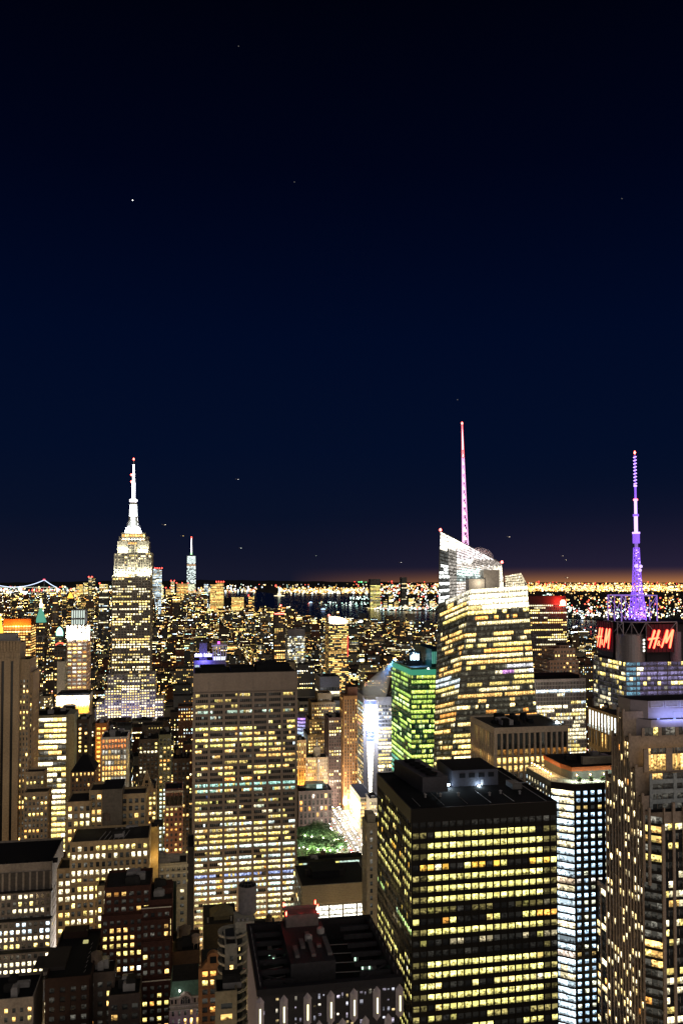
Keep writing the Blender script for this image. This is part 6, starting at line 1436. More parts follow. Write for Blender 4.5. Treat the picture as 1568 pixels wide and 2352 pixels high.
b.facade((Xs, Yn), (x1 + 6, Yn), .5, z - 1, 7, 7, lights(b.rng, 7, 7, p=.9, pal='gold', s=1.2, floor=.1, rows={0: (.15, WARM, .4), 1: (.4, ORG, .5)}), pw=.5, sh=1.2, pd=.25, sd=.15)
b.roof.box(Xs + .3, x1 + 5.5, Yn + .5, Yb - .5, z, z + .3); b.lamp_light('store_glow', (Xs - 8, 848, 14), 52000, (1, .84, .56), size=4); keep_clear(804, 850, 1962, Yn - 2)
b.finish()
b = simple('ribbed_podium', 'low pale ribbed building between the bright store and the black tower', 849, 872, 1836, 808, 20, stone('podium_rib', (.36, .34, .31)), 'NE', 1905, dict(p=.3, pal='pale', s=1), bay=1.5, pw=.8, sh=.3, plant=2)
simple('stepped_dark_tower', 'dark purple-brown stepped tower with groups of white windows', 755, 789, 1650, 900, 30, stone('plum_brick', (.10, .07, .075)), 'NE', 1800, dict(p=.22, pal='pale', s=1.4, floor=.25, keep=.5, dark=.03), bay=2.7, fl=3.6, pw=1.4, sh=1.5)
for i, (u, v, y) in enumerate(((748, 1672, 908), (741, 1700, 912), (735, 1728, 916))):
    pass
b = Building('stepped_brown_tower', 'brown brick tower stepping up to a blank penthouse, with amber windows', wall=stone('ochre_brick', (.24, .165, .08)))
for u0, u1, v, ya in ((730, 761, 1594, 968), (716, 770, 1615, 960), (711, 772, 1655, 954), (708, 774, 1690, 948)):
    x0, x1, z = xz(u0, u1, v, ya); b.tower(x0, x1, ya, 990, 0, z, 'N', bay=2.9, fl=3.7, blank=6 if ya == 968 else 1.5, pw=1.4, sh=1.6, pd=.3, sd=.2, lit=dict(p=.45, pal='gold', s=1.25, floor=.25, keep=.45, dark=.03))
b.plant(x0, x1, 950, 953, z, 2, 2); b.finish(); keep_clear(708, 774, 1736, 946)
b = Building('pale_pinnacle_building', 'pale building with warm window strips, a chimney pipe and a small domed pinnacle', wall=stone('pinnacle_stone', (.40, .34, .29)))
x0, x1, z = xz(702, 753, 1742, 876); b.tower(x0, x1, 876, 896, 0, z, 'N', bay=2.2, fl=3.6, blank=1.5, pw=1.2, sh=.7, pd=.3, sd=.15, lit=dict(p=.4, pal='gold', s=1.3, floor=.1, keep=.3, dark=.2))
x2, x3, z2 = xz(721, 735, 1716, 880); b.wall.box(x2, x3, 880, 888, z, z2); b.part('pinnacle', WHITE).lathe([(1.2, z2), (1.5, z2 + 2), (.9, z2 + 5), (.2, z2 + 8)], (x2 + x3) / 2, 882, 12)
X = xz(728, 730, 1740, 875.4)[0]; b.part('chimney_pipe', STEEL).tube((X, 875.2, z - 40), (X, 875.2, z + 6), .45, 8); b.part('roof_garden', COPPER).box(x0 + 1, x0 + 7, 878, 884, z, z + 1.4)
b.finish(); keep_clear(702, 753, 1808, 874)
b = simple('amber_floodlit_block', 'old stone block floodlit deep amber, beside the travertine slab', 680, 703, 1702, 876, 20, stone('amber_block_stone', (.36, .26, .17)), 'N', 1815, dict(p=.15, pal='gold', s=1), fin=False, bay=3, fl=4, pw=1.9, sh=.6)
b.lamp_light('amber_flood', ((b.X0 + b.X1) / 2, 864, b.z - 58), 26000, (1, .46, .08), 'AREA', 10, ((b.X0 + b.X1) / 2, 876, b.z - 34), 3); b.finish()
b = simple('arched_palace_block', 'dark stone palace block with tall arches behind the park trees', 687, 762, 1818, 838, 24, stone('palace_stone', (.075, .06, .065)), 'N', 1885, dict(p=.14, pal='gold', s=1.1, floor=0, keep=.1, dark=.03), bay=4.4, fl=7, pw=2.0, sh=1.8, pd=.7, plant=7, fin=False)
xa, xb = xz(702, 745, 1830, 842)[:2]; p = b.part('glass_roof_house', stone('teal_glass_house', (.02, .06, .07), .3)); p.box(xa, xb, 842, 854, b.z, b.z + 7); q_ = b.part('skylight', glow('cyan_skylight', (.6, .95, 1.), 1.1))
for k in range(3): q_.box(xb - 4 - k * 2, xb - 2.8 - k * 2, 841.9, 842, b.z + 2, b.z + 6)
b.finish()
b = Building('violet_glass_cylinder', 'round glass tower lit violet and turquoise, just right of the travertine slab', wall=stone('cylinder_frame', (.16, .15, .2), .3))
xa, xb, z = xz(683, 709, 1640, 1000); R_ = (xb - xa) / 2; xm = (xa + xb) / 2; b.wall.lathe([(R_, 0), (R_, z)], xm, 1000 + R_, 28); AABB.append((xa, xb, 1000, 1030, 0, z, len(BUILDINGS) - 1)); keep_clear(684, 709, 1700, 998)
for k in range(10):
    for j in range(9):
        a0, a1 = -2.7 + k * .24, -2.7 + (k + .9) * .24; za, zb = z - 8 - j * 4.2, z - 5 - j * 4.2; rr_ = R_ + .05
        b.q.append([(xm + rr_ * math.cos(a), 1000 + R_ + rr_ * math.sin(a), zz) for a, zz in ((a0, za), (a1, za), (a1, zb), (a0, zb))]); t = j / 8
        b.c.append((A((.55, .30, 1.)) * (1 - t) + A((.45, 1., .85)) * t) * (.55 + .5 * b.rng.random()))
for k in range(2): b.part('roof_lamp', LAMPW).box(xa + 1 + k * 8, xa + 3 + k * 8, 995, 996, ztop(690, 1700, 995), ztop(690, 1695, 995))
b.finish()
b = simple('corrugated_top_block', 'grey block with a corrugated metal top storey over a white-lit window strip', 735, 780, 1556, 1080, 40, stone('grey_panelled', (.20, .20, .20)), 'NE', 1593, dict(p=.9, pal='white', s=1.3, floor=.2, rows={0: (.0, WHT, .1), 1: (1, WHT, 1.3), 2: (.3, WHT, .5), 3: (1, WHT, 2)}), bay=4, fl=5.6, pw=.4, sh=1.6, blank=13, fin=False)
for k in range(26): xx = b.X0 + (b.X1 - b.X0) * k / 26; b.part('corrugation', stone('corrugated_metal', (.26, .26, .30), .5)).box(xx, xx + .45, 1079.0, 1079.38, b.z - 12.5, b.z - 1)
b.finish()
simple('long_lit_block', 'long low pale block with strips of white windows in front of the corrugated one', 688, 796, 1612, 1040, 40, stone('long_block', (.22, .21, .19)), 'N', 1632, dict(p=.6, pal='pale', s=1.2, floor=.5), bay=5, fl=5, pw=.6)
# glass towers farther down
b = simple('curved_crown_tower', 'slim apartment tower full of warm windows with a curved floodlit crown', 755, 800, 1432, 1500, 40, stone('apartment_panel', (.13, .115, .10)), 'NE', 1600, dict(p=.62, pal='gold', s=1.35, floor=.1, keep=.35, dark=.03), bay=3.4, fl=3.2, pw=.9, sh=1.1, fin=False, plant=0, cap=False)
x0, x1, z = b.X0, b.X1, b.z; zt = ztop(775, 1415, 1500); cr = b.part('crown', stone('crown_wall', (.45, .40, .33)))
for k in range(10): xa, xb = x0 + (x1 - x0) * k / 10, x0 + (x1 - x0) * (k + 1) / 10; cr.box(xa, xb, 1503, 1535, z, zt - (k / 10) ** 2 * 9)
b.lamp_light('crown_flood', ((x0 + x1) / 2, 1495, z + 1), 26000, (1, .85, .62), 'AREA', 26, ((x0 + x1) / 2, 1505, zt), 1); b.part('beacon', RT).lathe([(.8, zt), (1.8, zt + 1.5), (.8, zt + 3)], x0 + 1, 1505, 8)
b.part('red_panel', glow('red_facade_light', (1, .08, .06), .9)).box(x1 - 2.2, x1 - .4, 1499.0, 1499.4, z - 62, z - 22); b.finish()
simple('white_glass_tower', 'silvery glass tower sparkling white, left of the curved crown tower', 661, 700, 1446, 1700, 40, stone('silver_panel', (.20, .20, .23), .3), 'NE', 1520, dict(p=.45, pal='white', s=1.1, floor=0, keep=.2, dark=.12), bay=3.4, fl=3.6, pw=.6, sh=.9, blank=14)
b = simple('red_crowned_tower', 'dark tower under construction with red crown lamps and a crane boom', 630, 655, 1412, 1620, 30, DARKB, 'N', 1500, dict(p=.32, pal='gold', s=1.2, floor=.2), bay=4, fl=3.6, fin=False)
for k in range(6): b.part('beacon', RT).lathe([(.8, b.z), (1.6, b.z + 1.6), (.8, b.z + 3)], b.X0 + 2 + k * 3.4, 1622, 8)
X, Z = at_y(645, 1391, 1630); b.part('crane', stone('crane_steel', (.2, .06, .05))).tube((b.X1 - 8, 1630, b.z), (X, 1630, Z), .8, 6); b.part('beacon', RT).lathe([(.8, Z - 1), (1.6, Z), (.8, Z + 2)], X, 1630, 8); b.finish()
# purple roof sign building
b = Building('neon_roof_building', 'building behind the travertine slab with a blue-violet roof sign and a columned roof frame', wall=stone('violet_wall', (.14, .13, .19)))
x0, x1, z = xz(447, 519, 1520, 680); b.tower(x0, x1, 680, 712, 0, z, 'N', bay=4, lit=dict(p=.5, pal='white', s=1)); xa, xb, zt = xz(490, 519, 1484, 684)
p = b.part('roof_frame', stone('white_frame', (.55, .53, .48)));
for k in range(6): xx = xa + (xb - xa) * k / 5; p.box(xx - .35, xx + .35, 684, 684.8, z, zt)
p.box(xa - 1, xb + 1, 683.6, 700, zt, zt + 1.2); q_ = b.part('roof_room', glow('white_room', (.9, .95, 1.), .9)); q_.box(xa + .6, xb - .3, 688, 689, z + .2, z + 3.2)
q0, q1, qz = xz(458, 476, 1477, 690); b.part('plant_house', stone('violet_wall', (.14, .13, .19))).box(q0, q1, 690, 700, z, qz)
VS = glow('violet_sign', (.42, .40, 1.), 5, True); s0, s1, sz0 = xz(447.5, 488, 1508, 681); sz1 = ztop(467, 1500, 681)
for i, (a_, c_) in enumerate(((0, .44), (.53, .96))):
    n_ = 7; p = b.part('roof_sign', VS)
    for k in range(n_): xx = s0 + (s1 - s0) * (a_ + (c_ - a_) * k / n_); hh = (.75, 1, .7, .85, .7, 1, .75)[(k + i) % 7]; p.box(xx, xx + (s1 - s0) * .046, 679.5, 679.9, sz0, sz0 + (sz1 - sz0) * hh)
b.part('sign_frame', BLACK).box(s0, s1, 680.0, 680.3, sz0 - .8, sz0 - .3); b.lamp_light('sign_glow', ((s0 + s1) / 2, 676, sz0 - 2), 9000, (.20, .18, 1.), size=3)
b.part('roof_sign', glow('magenta_sign', (1, .1, .9), 2)).box(*xz(500, 505, 1480, 690)[:2], 690, 690.4, zt + 1.4, zt + 3.2); keep_clear(447, 519, 1545, 678); b.finish()
# --- gold and green landmark tops far left
def pyramid_tower(name, label, u0, u1, vb, vt, Y, wall, top, gcol, gst, lantern=None, floods=None):
    b = Building(name, label, wall=wall); x0, x1, z = xz(u0, u1, vb, Y); w_ = x1 - x0
    b.tower(x0, x1, Y, Y + w_, 0, z, 'NW', bay=4.5, fl=4.2, pw=2, sh=1.8, lit=dict(p=.3, pal='gold', s=1.4), cap=False)
    zt = ztop((u0 + u1) / 2, vt, Y); e = w_ * .1; xm = (x0 + x1) / 2; ym_ = Y + w_ / 2
    b.part('pyramid_roof', glow(name + '_glow_roof', gcol, gst, False, top)).prism([(x0, Y), (x1, Y), (x1, Y + w_), (x0, Y + w_)], z + .01, zt, poly1=[(xm - e, ym_ - e), (xm + e, ym_ - e), (xm + e, ym_ + e), (xm - e, ym_ + e)])  # roof glow put into its material as emission, no lamp there
    if lantern:
        zl = ztop((u0 + u1) / 2, lantern, Y); b.part('lantern', glow(name + '_lantern', (1, .75, .30), 4)).lathe([(e * 1.5, zt), (e * 1.7, zt + (zl - zt) * .4), (e * .8, zt + (zl - zt) * .5), (e * .9, zt + (zl - zt) * .8), (.3, zl)], xm, ym_, 12)
    keep_clear(u0, u1, vb + 60, Y - 1); b.finish()
pyramid_tower('green_pyramid_tower', 'clock tower with a green-lit pyramid top and a golden lantern', 81, 104, 1430, 1396, 2050, DARKB, (.1, .2, .16), (.14, .62, .44), .32, 1374)
pyramid_tower('gold_pyramid_tower', 'tower with a glowing gold pyramid cut by the left edge of the photo', -8, 6, 1455, 1416, 1850, DARKB, (.4, .25, .05), (1, .48, .05), 1.3)
pyramid_tower('small_gold_pyramid_tower', 'small distant tower with an orange-gold pyramid, below the bridge', 154.5, 168, 1374, 1361, 4500, DARKB, (.4, .25, .05), (1, .48, .05), 1.4)
b = simple('amber_rows_block', 'wide block with a dark orange roof band over rows of amber windows, far left', 9, 72, 1423, 1650, 50, stone('amber_brick', (.22, .08, .025)), 'NW', 1480, dict(p=.9, pal='gold', s=1.3, floor=.4, keep=.6), bay=5, fl=5, blank=12, pw=1, sh=2, fin=False)
b.lamp_light('cornice_flood', ((b.X0 + b.X1) / 2, 1640, b.z - 14), 30000, (1, .4, .05), 'AREA', 50, ((b.X0 + b.X1) / 2, 1650, b.z - 3), 1); b.finish()
b = simple('green_domed_hall', 'small hall with a mint-green glowing cupola beside the crown tower', 128, 142, 1462, 1300, 20, stone('mint_wall', (.15, .22, .18)), 'N', 1475, dict(p=.4, pal='gold', s=1.2), fin=False, plant=0)
b.part('cupola', glow('mint_cupola', (.35, 1., .70), 1.7)).lathe([(5, b.z), (5.2, b.z + 6), (3.4, b.z + 11), (.4, b.z + 14)], (b.X0 + b.X1) / 2, 1310, 14); b.finish()
b = simple('red_sign_block', 'dark block with a curved red neon sign on its roof, left of the crown tower', 126, 152, 1488, 1240, 24, DARKB, 'N', 1500, dict(p=.45, pal='gold', s=1.3), fin=False, plant=0)
NR = glow('red_neon_far', (1, .06, .03), 3.5)
for k in range(9): a = math.pi * (.15 + .7 * k / 9); b.part('roof_sign', NR).tube(((b.X0 + b.X1) / 2 - 7 * math.cos(a), 1240, b.z + 2 + 5 * math.sin(a)), ((b.X0 + b.X1) / 2 - 7 * math.cos(a + .2), 1240, b.z + 2 + 5 * math.sin(a + .2)), .8, 5)
b.finish()
# --- downtown skyline
def downtown(label, u0, u1, v, Y, lit, wall=None, beac=0, name='downtown_tower', blank=3, bay=7, fl=7, vb=1385):
    b = simple(name, label, u0, u1, v, Y, 45, wall or stone('downtown_panel', (.09, .09, .09)), 'N', None, lit, plant=0, cap=False, fin=False, bay=bay, fl=fl, pw=1.6, sh=2.4, blank=blank, pd=.4, sd=.2, group='downtown skyline towers')
    for k in range(beac): b.part('beacon', glow('red_far_beacon', (1, .06, .04), 6)).box(b.X0 + (b.X1 - b.X0) * k / max(1, beac - 1) - 2.5, b.X0 + (b.X1 - b.X0) * k / max(1, beac - 1) + 2.5, Y, Y + 5, b.z, b.z + 6)
    b.finish(); return b
b = Building('tallest_downtown_tower', 'tallest far tower, silvery and tapering with a thin lit mast, right of the deco skyscraper', 'skyscraper', wall=stone('silver_panel', (.20, .20, .23), .3))
Y = 5900; x0, x1, z = xz(428.5, 451, 1276, Y); xm, h = (x0 + x1) / 2, (x1 - x0) / 2; ym_ = Y + h
sq = [(xm - h, Y), (xm + h, Y), (xm + h, Y + 2 * h), (xm - h, Y + 2 * h)]; q2 = [(xm - h * .88, Y), (xm + h * .88, Y), (xm + h * .88, Y + 2 * h * .9), (xm - h * .88, Y + 2 * h * .9)]
b.wall.prism(sq, 0, 40); b.wall.prism(sq, 40, z, poly1=q2)
nyy = 54
for j in range(nyy):
    za, zb = 45 + (z - 48) * j / nyy, 45 + (z - 48) * (j + .68) / nyy; t = za / z; ww = h * (1 - .12 * t) * .96
    for k in range(9):
        xa, xb = xm - ww + 2 * ww * (k + .06) / 9, xm - ww + 2 * ww * (k + .94) / 9
        b.q.append([(xa, Y - .6, za), (xb, Y - .6, za), (xb, Y - .6, zb), (xa, Y - .6, zb)]); top = j > nyy - 9
        c = A((.85, 1., .95)) * (b.rng.uniform(.8, 1.3) if top else (b.rng.uniform(.5, 1.8) if b.rng.random() < (.62 if j > 22 else .8) else .05)); 
        if nyy - 11 <= j < nyy - 9: c = A((1, .6, .3)) * .5
        b.c.append(c if j > 22 else c * A((1, .9, .6)))
ZT = lambda v: ztop(440, v, ym_)
b.part('mast', glow('white_far_mast', (1, .92, .95), 3)).lathe([(4, z), (4, ZT(1262)), (2.6, ZT(1250)), (1.8, ZT(1236))], xm, ym_, 10); b.part('mast_base', glow('green_far_mast', (.4, 1, .4), 1.5)).lathe([(6, z), (5, ZT(1268))], xm, ym_, 10)
b.part('beacon', glow('red_far_beacon', (1, .06, .04), 6)).lathe([(2, ZT(1237)), (4, ZT(1235)), (1, ZT(1232))], xm, ym_, 8); b.part('mast_ring', stone('silver_panel', (.2, .2, .23))).lathe([(9, z), (10, z + 6), (8, z + 8)], xm, ym_, 16)
b.finish()
G1, G2, G3 = dict(p=.85, pal='pale', s=1.3, floor=.3, keep=.4, dark=.05), dict(p=.95, pal='gold', s=1.0, floor=.2, keep=.5, dark=.1), dict(p=.55, pal='white', s=1.2, floor=.4, keep=.5, dark=.08)
downtown('silver-green glass tower with a red-lamped crown, just right of the deco skyscraper', 351, 372, 1306, 5000, dict(p=.8, pal='cool', s=.9, floor=.4, dark=.15), None, 5)
downtown('lower shoulder tower against the right side of the silver-green glass tower', 371, 376, 1342, 4980, G1)
downtown('slim lit tower with a red lamp, second right of the silver-green glass tower', 393, 401, 1335, 5100, G1, None, 2)
downtown('short brick-lit tower between the silver-green tower and the slim red-lamped one', 381, 392, 1351, 5050, dict(p=.5, pal='gold', s=1.1), None, 2)
downtown('broad golden tower immediately left of the tallest far tower', 406, 432, 1340, 5400, G2, None, 3)
downtown('pale stepped block at the foot of the tallest far tower', 433, 463, 1358, 5300, G1, None, 3)
downtown('thin blue-white tower standing alone right of the tallest far tower', 469, 479, 1339, 5500, dict(p=.6, pal='cool', s=.9))
downtown('amber twin block with a white roof line at the right end of the skyline', 483, 497, 1342, 5200, G2, None, 0)
downtown('taller amber twin block with a red roof line at the right end of the skyline', 497, 514, 1337, 5200, G2, None, 4)
downtown('gold block near the river tip, past the amber twin blocks', 532, 560, 1371, 4800, G2)
downtown('slim dark tower with a red lamp by the river tip', 571, 584, 1369, 4700, dict(p=.6, pal='gold', s=1.2), None, 1)
downtown('white-green spired tower left of the deco skyscraper', 192, 203, 1338, 5200, G1, None, 0)
downtown('left one of two red-lamped towers beside the spired tower', 204, 211, 1326, 5300, dict(p=.6, pal='pale', s=1.1), None, 2)
downtown('right one of two red-lamped towers beside the spired tower', 212, 219, 1326, 5350, dict(p=.5, pal='pale', s=1.1), None, 1)
downtown('yellow-lit block with a violet roof edge, left of the spired tower', 176, 191, 1342, 5100, G2)
downtown('block with white top floors touching the left edge of the deco skyscraper', 229, 248, 1341, 4300, G1, None, 1)
downtown('dark slab with few lights below the white-topped block', 228, 250, 1362, 3600, dict(p=.3, pal='white', s=1))
downtown('plain taupe slab left of the gold lantern tower', 122 - 0, 133, 1372, 3900, dict(p=.3, pal='gold', s=1), stone('taupe_wall', (.20, .15, .13)))
xs_, zs_ = at_y(197.5, 1338, 5220); sp2 = MB()
# --- towers over the river
def nj(label, u0, u1, v, Y, lit, cap, nm='riverside_tower'):
    b = simple(nm, label, u0, u1, v, Y, 60, stone('downtown_panel', (.09, .09, .09)), 'N', None, lit, plant=0, cap=False, fin=False, bay=10, fl=8, pw=1, sh=2.6, blank=cap, pd=.5, sd=.3, group='towers across the river'); b.finish()
nj('broad green-white tower with a dark cap across the river', 850, 873, 1330, 5950, dict(p=.85, pal='green', s=.75, floor=.35, dark=.1), 48)
nj('slim black tower with one lit edge across the river', 922, 934, 1326, 6100, dict(p=.12, pal='white', s=1.2), 40)
for i, (u, w_, v, Y, d_) in enumerate(((880, 9, 1378, 6000, 'square pale block beside the broad green-white tower'), (893, 8, 1368, 6200, 'slim block two right of the broad green-white tower'), (905, 10, 1382, 5950, 'low bright block midway between the two riverside towers'), (938, 12, 1374, 6000, 'yellow block just right of the slim black tower'), (953, 11, 1385, 5900, 'low yellow block second right of the slim black tower'), (968, 10, 1390, 6000, 'low block third right of the slim black tower'), (986, 12, 1380, 6100, 'green-white block next to the crystal tower'), (841, 7, 1394, 5950, 'low block left of the broad green-white tower'))):
    nj(d_, u, u + w_, v, Y, dict(p=.75, pal='pale', s=1.1, floor=.3), 4, 'riverside_block')

# ================================================================== the rest of the city: the 240 blocks that show largest one by one, the others as one mass
keep_clear(683, 836, 1968, 690)         # the park and the avenue stay in sight
rng = np.random.default_rng(11); pyr = random.Random(5)
AVE = [-1640, -1420, -1180, -960, -740, -600, -455, -310, -165, 152, 436, 715, 995, 1275, 1555, 1835]
cand = []
N_HAND = len(BUILDINGS)
HAND = [a for a in AABB]
def clash(x0, x1, y0, y1):
    for a in HAND:
        if x0 < a[1] + 2 and x1 > a[0] - 2 and y0 < a[3] + 2 and y1 > a[2] - 2: return True
    return False
def limit(x0, x1, y0, h):
    us = [proj((x, y0, 20))[0] for x in (x0, x1)]; ua, ub = min(us), max(us)
    for (u0, u1, vb, Y) in VIS:
        if Y > y0 + 1 and ub > u0 - 1 and ua < u1 + 1:
            zm = min(ztop(us[0], vb, y0), ztop(us[1], vb, y0)) - (6 if y0 < 1000 else 1); h = min(h, zm)
    return h
for k in range(-3, 70):
    ys = 120 + k * 80.5
    if ys < 215: continue
    for i in range(len(AVE) - 1):
        xa, xb = AVE[i] + 15, AVE[i + 1] - 15
        for row in range(2):
            y0 = ys + 9 + row * 32; x = xa
            while x < xb - 8:
                w = pyr.uniform(16, 34) if ys < 2600 else pyr.uniform(20, 42); w = min(w, xb - x); d = pyr.uniform(22, 29)
                u, v, dep = proj((x + w / 2, y0, 0))
                ok = dep > 100 and -120 < u < 1690 and v > shore_v(u) + (1 if ys > 2500 else 0)
                if ok and 640 < y0 + d and y0 < 860 and -45 < x + w and x < 136: ok = False       # park
                if ok and not clash(x, x + w, y0, y0 + d):
                    if ys < 1000: h = pyr.gauss(62, 26)
                    elif ys < 1700: h = pyr.gauss(52, 24)
                    elif ys < 2500: h = pyr.gauss(40, 18)
                    elif ys < 4300: h = pyr.gauss(21, 9) + (45 if pyr.random() < .05 else 0)
                    else: h = pyr.gauss(75, 45) if u < 470 else pyr.gauss(30, 15)
                    h = max(11, min(h, 150))
                    if ys > 1000: h = min(h, ztop(u, 1352 if ys > 3500 else 1392 + max(0, (2000 - ys) * .02), y0))
                    h = limit(x, x + w, y0, h)
                    if h > 9: cand.append((x, x + w - .6, y0, y0 + d, 0, h))
                x += w
# which of them the camera can see, on a coarse grid of rays
allb = [a[:6] for a in HAND] + cand
arr = np.array(allb)
gu, gv = np.meshgrid(np.arange(4, 1568, 6.0), np.arange(1346, 2352, 5.0)); dirs = RIGHT * ((gu.ravel() - CX) / F)[:, None] + UPC * ((VPP - gv.ravel()) / F)[:, None] + FWD
best = np.full(len(dirs), 1e9); who = np.full(len(dirs), -1)
uu = gu.ravel(); vv = gv.ravel()
for n_, bb in enumerate(arr):
    cs = [proj((x, y, z)) for x in bb[:2] for y in bb[2:4] for z in bb[4:6]]
    if min(c[2] for c in cs) < 5: sel = np.arange(len(dirs))
    else:
        a_, c_, d_, e_ = min(c[0] for c in cs), max(c[0] for c in cs), min(c[1] for c in cs), max(c[1] for c in cs)
        sel = np.where((uu >= a_) & (uu <= c_) & (vv >= d_) & (vv <= e_))[0]
    if not len(sel): continue
    dd = dirs[sel]
    with np.errstate(divide='ignore', invalid='ignore'):
        t0 = (np.array((bb[0], bb[2], bb[4])) - CAM) / dd; t1 = (np.array((bb[1], bb[3], bb[5])) - CAM) / dd
    lo = np.minimum(t0, t1).max(1); hi = np.maximum(t0, t1).min(1); hit = (lo < hi) & (lo > 0) & (lo < best[sel])
    best[sel[hit]] = lo[hit]; who[sel[hit]] = n_
cnt = np.bincount(who[who >= 0], minlength=len(allb))[len(HAND):]
order = np.argsort(-cnt)
singles = [i for i in order[:240] if cnt[i] >= 3]; sset = set(singles)
WALLS = [('dark brown', DARKB), ('grey', stone('city_grey', (.085, .085, .088))), ('brown', stone('city_brown', (.105, .075, .052))), ('red brick', stone('city_red', (.085, .04, .03))), ('pale', stone('city_pale', (.17, .155, .13))), ('slate', stone('city_slate', (.05, .055, .065)))]
def city_windows(bx, r, p, pal, s, cell=None):
    """window panes on the sides that face the camera"""
    x0, x1, y0, y1, _, h = bx; q, c = [], []
    dep = proj(((x0 + x1) / 2, y0, h))[2]; kx, ky = r.uniform(.8, 1.35), r.uniform(.85, 1.25); fl = max(3.4, dep * .0014) * ky; bw = max(2.7, dep * .00125) * kx; hh = max(1.7, dep * .0007) * r.uniform(.75, 1.25); ww = max(1.2, dep * .00052) * r.uniform(.7, 1.5)
    for face in ('N', 'E' if x0 > 0 else 'W'):
        L = x1 - x0 if face == 'N' else y1 - y0; nx = int(L / bw); ny = int((h - 2) / fl)
        if nx < 1 or ny < 1: continue
        lit = lights(r, ny, nx, p=p, pal=pal, s=s, floor=(.1, .25, .6)[int(r.integers(3))], keep=(.2, .5, .8)[int(r.integers(3))], dark=.006, spread=.7)
        for j in range(ny):
            z0 = h - 1.6 - hh - j * fl
            if z0 < 2: continue
            for i in range(nx):
                o = (i + .5) * L / nx
                if face == 'N': A_, B_ = (x0 + o - ww / 2, y0 - .06), (x0 + o + ww / 2, y0 - .06)
                elif face == 'E': A_, B_ = (x0 - .06, y1 - o + ww / 2), (x0 - .06, y1 - o - ww / 2)
                else: A_, B_ = (x1 + .06, y0 + o - ww / 2), (x1 + .06, y0 + o + ww / 2)
                if dep > 900 and lit[j, i].sum() < .2: continue
                q.append(((*A_, z0), (*B_, z0), (*B_, z0 + hh), (*A_, z0 + hh))); c.append(lit[j, i])
    return q, c
landm = [(B_.label, proj(B_.root.matrix_world.translation if False else B_.root.location)[0], min(proj((0.0 + B_.root.location[0], B_.root.location[1], 60))[1], 2300), B_.root.location[1]) for B_ in BUILDINGS if B_.group is None]
SHORT = {'stone_tower': 'stone deco tower', 'office_slab': 'travertine slab', 'black_office_tower': 'black tower', 'crystal_tower': 'crystal tower', 'deco_skyscraper': 'deco skyscraper', 'green_office_tower': 'green tower', 'sign_tower': 'red sign tower',
         'curved_crown_tower': 'curved crown tower', 'white_glass_tower': 'silvery glass tower', 'floodlit_crown_tower': 'floodlit crown tower', 'striped_office_slab': 'striped slab', 'dark_office_slab': 'red-lamp slab', 'white_grid_office': 'white grid office',
         'bright_glass_office': 'blazing glass office', 'neon_roof_building': 'violet sign building', 'red_crowned_tower': 'red-crowned tower', 'green_pyramid_tower': 'green pyramid tower', 'conical_corner_tower': 'white hourglass tower', 'deco_hotel': 'tan deco hotel', 'amber_rows_block': 'amber row block', 'gabled_loft': 'gabled loft', 'stepped_brown_tower': 'stepped brown tower', 'hip_roofed_block': 'hip-roofed block'}
marks = []
for B_ in BUILDINGS:
    if B_.name in SHORT:
        l_ = B_.root.location; marks.append((SHORT[B_.name], proj((l_[0], l_[1], 30))[0], l_[1]))
used = {}
def city_label(bx, wname, p, seq):
    u, v, dep = proj(((bx[0] + bx[1]) / 2, bx[2], bx[5])); h = bx[5]
    size = 'low' if h < 28 else ('mid-height' if h < 60 else 'tall'); wid = ' narrow' if bx[1] - bx[0] < 21 else (' broad' if bx[1] - bx[0] > 29 else '')
    lit_ = 'unlit-looking' if p < .14 else ('dimly lit' if p < .24 else ('half-lit' if p < .36 else 'brightly lit'))
    m = min(marks, key=lambda k: abs(k[1] - u) + abs(k[2] - bx[2]) * .12)
    side = 'left of' if u < m[1] - 14 else ('right of' if u > m[1] + 14 else ('behind' if bx[2] > m[2] else 'before'))
    base = f'{size}{wid} {wname}, {lit_} block {side} the {m[0]}'
    used.setdefault(base, []).append((u, seq)); return base
ORD = ['first', 'second', 'third', 'fourth', 'fifth', 'sixth', 'seventh', 'eighth', 'ninth', 'tenth', 'eleventh', 'twelfth', 'thirteenth', 'fourteenth', 'fifteenth', 'sixteenth', 'seventeenth', 'eighteenth', 'nineteenth', 'twentieth']
made = []
